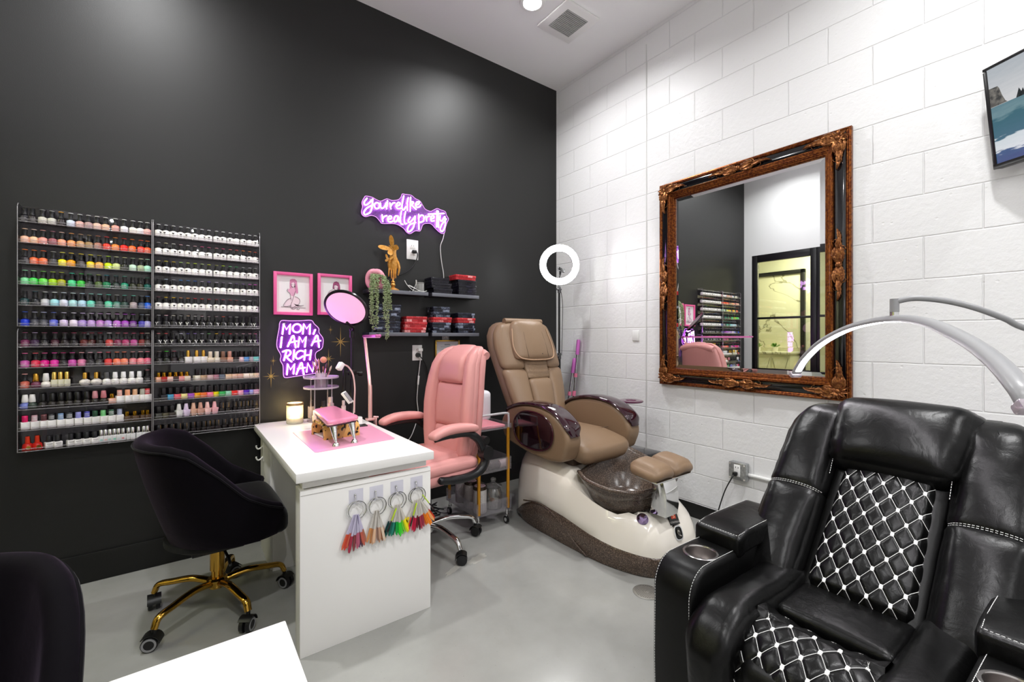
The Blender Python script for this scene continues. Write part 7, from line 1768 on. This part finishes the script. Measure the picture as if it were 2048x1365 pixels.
M_LE = leather('black_leather', '060606', 0.30, 22, 0.28)
M_LE2 = leather('black_leather_panel', '060606', 0.36, 16, 0.14)
M_TH = mat('white_thread', 'e8e8e6', 0.7)
RXC, RYC, RRZ = -1.25, -2.727, -0.044
t = thing('recliner', 'large black leather recliner with white diamond stitching and steel cup holder', 'recliner', (RXC, RYC, 0), RRZ)
NS = noise.noise
def dashes(b, path, dash=0.0062, gap=0.0026, w=0.0007, off=None):
    """broken stitch line along a path"""
    acc = 0; run_ = []
    for p, q in zip(path, path[1:]):
        L0 = (q-p).length; n = max(1, int(L0/0.0007))
        for k in range(n):
            a = p.lerp(q, k/n); acc += L0/n
            ph = acc % (dash+gap)
            if ph < dash: run_.append(a)
            else:
                if len(run_) > 1: b.tube([run_[0], run_[-1]], w, 5)
                run_ = []
    return b
# --- arms
AY0, AY1 = 0.272, 0.418
AZ = 0.572
def armprof():
    q = [(-0.455, 0.03), (-0.462, 0.25), (-0.460, 0.42)]
    for k in range(7):
        a = PI-PI/2*k/6; q.append((-0.375+0.085*math.cos(a)*1.0, AZ-0.09+0.09*math.sin(a)))
    q += [(-0.25, AZ+0.002), (0.0, AZ-0.004), (0.25, AZ-0.020), (0.34, AZ-0.05), (0.36, 0.40), (0.36, 0.03)]
    return q
def boolean_cut(o, cutter):
    md = o.modifiers.new('cut', 'BOOLEAN'); md.operation = 'DIFFERENCE'; md.object = cutter; md.solver = 'EXACT'
    dg = bpy.context.evaluated_depsgraph_get(); dg.update()
    me = bpy.data.meshes.new_from_object(o.evaluated_get(dg)); old = o.data
    o.modifiers.clear(); o.data = me; bpy.data.meshes.remove(old); bpy.data.objects.remove(cutter)
for s in (1, -1):
    ya, yb = (AY0, AY1) if s > 0 else (-AY1, -AY0)
    b = B(); b.prism(armprof(), yb-ya, Matrix(((1, 0, 0, 0), (0, 0, 1, ya), (0, 1, 0, 0), (0, 0, 0, 1))), 0.018, 3)
    ao = b.obj('arm', M_LE2, t, sharp=0.9)
    cc = Vector((-0.316, (ya+yb)/2-0.006*s, AZ))
    cb = B(); cb.cyl(cc+Vector((0, 0, -0.075)), cc+Vector((0, 0, 0.03)), 0.046, n=32); co = cb.obj('cutter', M_BLACK); co.matrix_world = Matrix.Translation(t.location) @ t.rotation_euler.to_matrix().to_4x4()
    bpy.context.view_layer.update(); boolean_cut(ao, co); ao.data.set_sharp_from_angle(angle=0.9)
    b = B(); b.lathe([(0, -0.073), (0.0440, -0.073), (0.0455, -0.06), (0.0455, 0.001), (0.047, 0.0035), (0.053, 0.0035), (0.0545, 0.002), (0.0545, 0.0), (0.0455, 0.0), (0.0425, -0.06), (0, -0.070)], cc, 40); b.obj('cup_holder', mat('brushed_steel_cup', 'c8c4c2', 0.22, 1.0), ao)
    # padded console lid
    def lidfn(p, u):
        p.z -= 0.012*smooth01((-p.x-0.10)/0.08); return p
    L_o = B().cushion((-0.045, (ya+yb)/2, AZ+0.024), (0.350, 0.162, 0.070), 0.014, (0, 0.002, 0.004), 12, fn=lidfn).obj('arm_lid', M_LE, t)
    b = B(); zt = AZ+0.0605
    e = 0.0 
    edge = spline([(0.12, (ya+yb)/2-s*0.070, zt), (-0.10, (ya+yb)/2-s*0.071, zt-0.001), (-0.195, (ya+yb)/2-s*0.070, zt-0.0085), (-0.206, (ya+yb)/2-s*0.060, zt-0.0115), (-0.206, (ya+yb)/2+s*0.060, zt-0.0115), (-0.195, (ya+yb)/2+s*0.070, zt-0.0085), (-0.10, (ya+yb)/2+s*0.071, zt-0.001), (0.12, (ya+yb)/2+s*0.070, zt)], 8)
    dashes(b, edge); b.obj('stitching', M_TH, L_o)
    pr = [Vector((x, 0, z)) for x, z in armprof()]
    for yy in (ya+0.013, yb-0.013):
        path = []; b = B()
        for i, p in enumerate(pr[:13]):
            a, c_ = pr[max(0, i-1)], pr[i+1]; tg = (c_-a).normalized(); nr = Vector((-tg.z, 0, tg.x))
            path.append(Vector((p.x, yy, p.z))+nr*0.0006)
        dashes(b, spline(path, 5)); b.obj('stitching', M_TH, ao)
# --- base and footrest front
B().box((-0.03, 0, 0.19), (0.80, 0.54, 0.30), 0.02).obj('base', M_LE2, t)
# --- seat: bolsters, plain panel, quilted waterfall
def wr(a, b_, f1, f2, amp): return amp*NS(Vector((a*f1, b_*f2, 3.1)))
def bolster(s):
    def fn(p, u):
        p.z += wr(p.x, p.y, 34, 8, 0.0035)*(0.3+abs(u.y)**2)+wr(p.x+5, p.y, 9, 16, 0.004)
        p.z -= 0.075*smooth01((-p.x-0.12)/0.17)**1.6
        p.z += 0.018*smooth01((p.x-0.05)/0.2)
        p.x -= 0.02*(0.5+0.5*u.z)*smooth01(-u.x)
        return p
    return B().cushion((-0.245, s*0.203, 0.405), (0.53, 0.142, 0.215), 0.045, (0.01, 0.004, 0.014), 22, fn=fn).obj('seat_bolster', M_LE, t)
bolster(1); bolster(-1)
def pan(p, u):
    p.z += wr(p.x, p.y, 30, 6, 0.0016)+0.004*u.x; return p
B().cushion((-0.147, 0, 0.420), (0.228, 0.280, 0.150), 0.022, (0, 0, 0.008), 18, fn=pan).obj('seat_panel', M_LE, t)
# quilt surface helper: S(a, v) -> (point, normal)
def quilt(name, S_, a0, a1, v0, v1, da, dv, parent, na=110, nv=130, depth=0.0050, mask=None, closeback=0.03):
    def lat(a, v):     # distance-like value to the diamond lattice lines, 0 on a line
        x = a/da; y = v/dv
        p = (x+y) % 1.0; q = (x-y) % 1.0
        return min(abs(p), abs(1-p)), min(abs(q), abs(1-q))
    b = B()
    def f(i, j):
        a, v = lerp(a0, a1, i), lerp(v0, v1, j); p, n = S_(a, v); u, w = lat(a, v)
        return p+n*(depth*(1-math.exp(-min(u, w)/0.10)))
    b.grid(f, na, nv); o = b.obj(name, M_LE, parent, sharp=3.0)
    # seams and white nodes
    ln = B(); nd = ln
    def inside(a, v): return a0+0.002 < a < a1-0.002 and v0+0.002 < v < v1-0.002
    kmax = int((abs(a1)+abs(a0))/da+(abs(v1)+abs(v0))/dv)+3
    for sg in (1, -1):
        for k in range(-kmax, kmax+1):
            path = []
            for q in range(0, 201):
                v = lerp(v0, v1, q/200); a = (k-sg*v/dv)*da
                if inside(a, v): p, n = S_(a, v); path.append(p+n*0.0024)
            if len(path) > 3: ln.tube(path[::2], 0.00065, 5)
    for i in range(-kmax, kmax+1):
        for j in range(-kmax*2, kmax*2+1):
            if (i+j) % 2: continue
            a, v = i*da/2, j*dv/2
            if not inside(a, v): continue
            p, n = S_(a, v); p1, _ = S_(a+0.002, v); p2, _ = S_(a, v+0.002)
            ta, tv = (p1-p).normalized(), (p2-p).normalized(); p = p+n*0.0016; h = n*0.0014
            c = [(-0.0036, 0.0075), (0.0036, 0.0075), (0.0050, 0), (0.0036, -0.0075), (-0.0036, -0.0075), (-0.0050, 0)]
            nd.loft([[p+ta*x+tv*y for x, y in c], [p+h*1.6+ta*x*0.85+tv*y*0.85 for x, y in c]])
    ln.obj('quilt_stitching', M_TH, o)
    return o
def Sseat(a, v):
    # v: 0 at the rear edge of the quilt, runs forward and over the front
    tab = [(0, (-0.262, 0.448)), (0.02, (-0.284, 0.478)), (0.05, (-0.318, 0.496)), (0.10, (-0.370, 0.498)), (0.16, (-0.425, 0.480)), (0.21, (-0.468, 0.445)), (0.26, (-0.495, 0.400)), (0.34, (-0.512, 0.320)), (0.42, (-0.515, 0.240)), (0.50, (-0.512, 0.16))]
    def at_(v):
        for (v_0, q0), (v_1, q1) in zip(tab, tab[1:]):
            if v <= v_1: u = (v-v_0)/(v_1-v_0); return Vector((lerp(q0[0], q1[0], u), 0, lerp(q0[1], q1[1], u)))
        return Vector((tab[-1][1][0], 0, tab[-1][1][1]))
    def sm(v): return (at_(v-0.022)+at_(v-0.011)+at_(v)+at_(v+0.011)+at_(v+0.022))/5
    c = sm(v); tg = (sm(v+0.006)-sm(v-0.006)).normalized(); n = Vector((-tg.z, 0, tg.x))
    if n.z < 0 and n.x > 0: n = -n
    if n.x > 0.3: n = -n
    bul = -0.020*(abs(a)/0.15)**2.5
    p = Vector((c.x, a, c.z))+n*bul
    return p, (n+Vector((0, 0.25*a/0.15*abs(a)/0.15, 0))).normalized()
quilt('quilted_seat_front', Sseat, -0.142, 0.142, 0.0, 0.50, 0.056, 0.080, t)
B().box((-0.40, 0, 0.30), (0.20, 0.27, 0.28), 0.05, 4).obj('seat_core', M_LE2, t)
# --- backrest frame: s along the back, h towards the sitter
b0 = Vector((-0.055, 0, 0.455)); bd = Vector((0.50, 0, 0.565)).normalized(); bn = Vector((-bd.z, 0, bd.x))
def BK(a, s, h):
    s_ = s; cur = -0.10*max(0, s-0.55)**2*0
    return b0+Vector((0, a, 0))+bd*s+bn*h
def MB(): return Matrix(((0, bd.x, bn.x, b0.x), (1, 0, 0, 0), (0, bd.z, bn.z, b0.z), (0, 0, 0, 1)))
def bcush(name, a0, a1, s0, s1, h0, h1, r, puff, fn=None, n=20, m=M_LE):
    c = B(); c.cushion(((a0+a1)/2, (s0+s1)/2, (h0+h1)/2), (a1-a0, s1-s0, h1-h0), r, puff, n, fn=fn); c.xf(MB()); return c.obj(name, m, t)
bcush('back_shell', -0.325, 0.325, -0.10, 0.70, -0.14, -0.02, 0.05, (0, 0, 0), n=8, m=M_LE2)
for s in (1, -1):
    a0, a1 = (0.150, 0.335) if s > 0 else (-0.335, -0.150)
    def fu(p, u, s=s):
        p.z += wr(p.y, p.x, 46, 7, 0.0065)*(0.25+abs(u.x)**3)+wr(p.y+2, p.x+1, 14, 9, 0.004)
        p.x += s*0.02*smooth01(-u.y)*0 - s*0.045*smooth01((u.y-0.2)/0.9)*(1 if u.x*s > 0 else 0.3)
        p.z -= 0.035*smooth01((u.y-0.35)/0.7)**2
        return p
    ub = bcush('upper_back_bolster', a0, a1, 0.300, 0.725, -0.06, 0.075, 0.045, (0.004, 0.008, 0.020), fu)
    def fl(p, u, s=s):
        p.z += wr(p.y+7, p.x, 40, 7, 0.0055)*(0.25+abs(u.x)**3)+wr(p.y+4, p.x+3, 12, 8, 0.004)
        return p
    lb = bcush('lower_back_bolster', a0, a1, -0.06, 0.345, -0.06, 0.078, 0.045, (0.004, 0.004, 0.020), fl)
    st = B()
    for ds in (0.0, 0.006):
        path = [BK(lerp(a0+0.01, a1-0.004, k/12), 0.319+ds, 0.071+0.018*math.sin(PI*k/12)-0.02*(abs(k/6-1)**6)) for k in range(13)]
        dashes(st, path)
    st.obj('stitching', M_TH, lb)
    st = B()
    path = [BK(s*0.152, sv, hv) for sv, hv in ((0.40, 0.060), (0.48, 0.074), (0.56, 0.078), (0.64, 0.066), (0.70, 0.035), (0.725, 0.0))]
    dashes(st, spline(path, 6)); st.obj('stitching', M_TH, ub)
def fh(p, u):
    w = 1-0.10*smooth01((-u.y)/1.0)
    p.x *= w
    e = abs(u.x)**4
    p.z += wr(p.y, p.x*0.6, 42, 12, 0.010)*e+wr(p.x, p.y, 7, 10, 0.003)
    p.z -= 0.050*smooth01((u.y-0.2)/0.9)**2
    return p
bcush('headrest', -0.198, 0.198, 0.430, 0.760, -0.05, 0.105, 0.070, (0.004, 0.006, 0.034), fh, 24)
def Slum(a, v):
    u = a/0.135; w = (v-0.235)/0.235
    h = 0.050+0.026*(1-u*u)*(1-0.55*w*w)-0.030*max(0, abs(u)-0.8)/0.2-0.022*max(0, abs(w)-0.85)/0.15
    n = (bn+Vector((0, 0.22*u, 0))-bd*(-0.10*w)*0).normalized()
    return BK(a*(1.02-0.05*w), v, h), n
quilt('quilted_lumbar', Slum, -0.135, 0.135, -0.035, 0.462, 0.050, 0.080, t)
bcush('lumbar_core', -0.150, 0.150, -0.06, 0.50, -0.06, 0.044, 0.02, (0, 0, 0.008), n=6, m=M_LE2)
st = B(); dashes(st, [BK(lerp(-0.135, 0.135, k/10), 0.474, 0.052) for k in range(11)]); st.obj('stitching', M_TH, t)

# ---------------------------------------------------------------- half-moon lash lamp arching over the recliner
t = thing('half_moon_lamp', 'white half-moon LED floor lamp arching over the recliner', 'floor lamp', (-0.62, -3.38, 0))
def ap(x, y, d):
    u = (x-1024)/880; v = (676-y)/880
    return Vector((-2.897, -3.15, 1.27))+d*Vector((u*0.8+0.5995, -u*0.5995+0.8, v))
arc = spline([ap(1592, 747, 1.88), ap(1610, 718, 1.82), ap(1644, 686, 1.72), ap(1692, 660, 1.60), ap(1745, 645, 1.46), ap(1800, 639, 1.32), ap(1860, 648, 1.15), ap(1930, 680, 0.98), ap(1990, 722, 0.84), ap(2040, 775, 0.74), ap(2062, 808, 0.715)], 5)
n = len(arc); rings, led = [], []
ctrl = ap(1800, 1000, 1.36)
for i, p in enumerate(arc):
    tg = (arc[min(n-1, i+1)]-arc[max(0, i-1)]).normalized()
    inn = (ctrl-p); inn = (inn-tg*inn.dot(tg)).normalized(); sd = tg.cross(inn).normalized()
    w, h = 0.0185, 0.0135
    rings.append([p+sd*(w*math.cos(a))+inn*(-h*math.sin(a)) for a in [lerp(0, PI, k/8) for k in range(9)]]+[p+sd*(-w*0.9)+inn*0.006, p+sd*(w*0.9)+inn*0.006])
    led.append([p+sd*(w*0.78*math.cos(a))+inn*(0.004+0.004*math.sin(a)) for a in [lerp(0, PI, k/6) for k in range(7)]])
B().loft(rings).obj('arched_housing', mat('lamp_white_in_shade', '929294', 0.35), t, True, sharp=0.9)  # white shell coloured grey, its shade put into the base colour
B().loft(led[1:-1]).obj('led_strip', emis('led_glow', 'fffaff', 22), t, True)
e0 = arc[0]; td = (arc[0]-arc[1]).normalized()
B().bar(e0-td*0.002, e0+td*0.016, 0.044, 0.026, 0.004).obj('end_cap', clear('clear_end', 'f0e4ee', 0.2, 0.05, haze=0.4), t, True)
e1 = arc[-1]; td = (arc[-1]-arc[-2]).normalized()
B().bar(e1-td*0.002, e1+td*0.016, 0.044, 0.026, 0.004).obj('end_cap', clear('clear_end', 'f0e4ee', 0.2, 0.05, haze=0.4), t, True)
jx = ap(1789, 632, 1.35)
B().cyl(jx+Vector((0, 0, -0.005)), jx+Vector((0, 0, 0.012)), 0.0115, n=18).obj('swivel', M_CHROME, t, True)
B().cyl(jx+Vector((0, 0, 0.011)), jx+Vector((0, 0, 0.052)), 0.0115, n=18).obj('swivel_post', mat('lamp_white_in_shade', '929294', 0.35), t, True)
jt = jx+Vector((0, 0, 0.043))
q = spline([jt, ap(1830, 597, 1.32), ap(1890, 602, 1.28), ap(1950, 616, 1.25), ap(2010, 638, 1.24), ap(2060, 660, 1.24), (-0.80, -3.20, 1.22), (-0.66, -3.34, 1.10), (-0.62, -3.38, 0.95)], 6)
B().tube(q, 0.0085, 12).obj('arm', mat('lamp_white_in_shade', '929294', 0.35), t, True)
B().cyl((-0.62, -3.38, 0.03), (-0.62, -3.38, 0.96), 0.013, n=16).obj('pole', mat('lamp_white_in_shade', '929294', 0.35), t, True)
B().lathe([(0, 0), (0.15, 0), (0.155, 0.006), (0.15, 0.022), (0.03, 0.032), (0, 0.032)], (-0.62, -3.38, 0), 40).obj('base', mat('lamp_white_in_shade', '929294', 0.35), t, True)
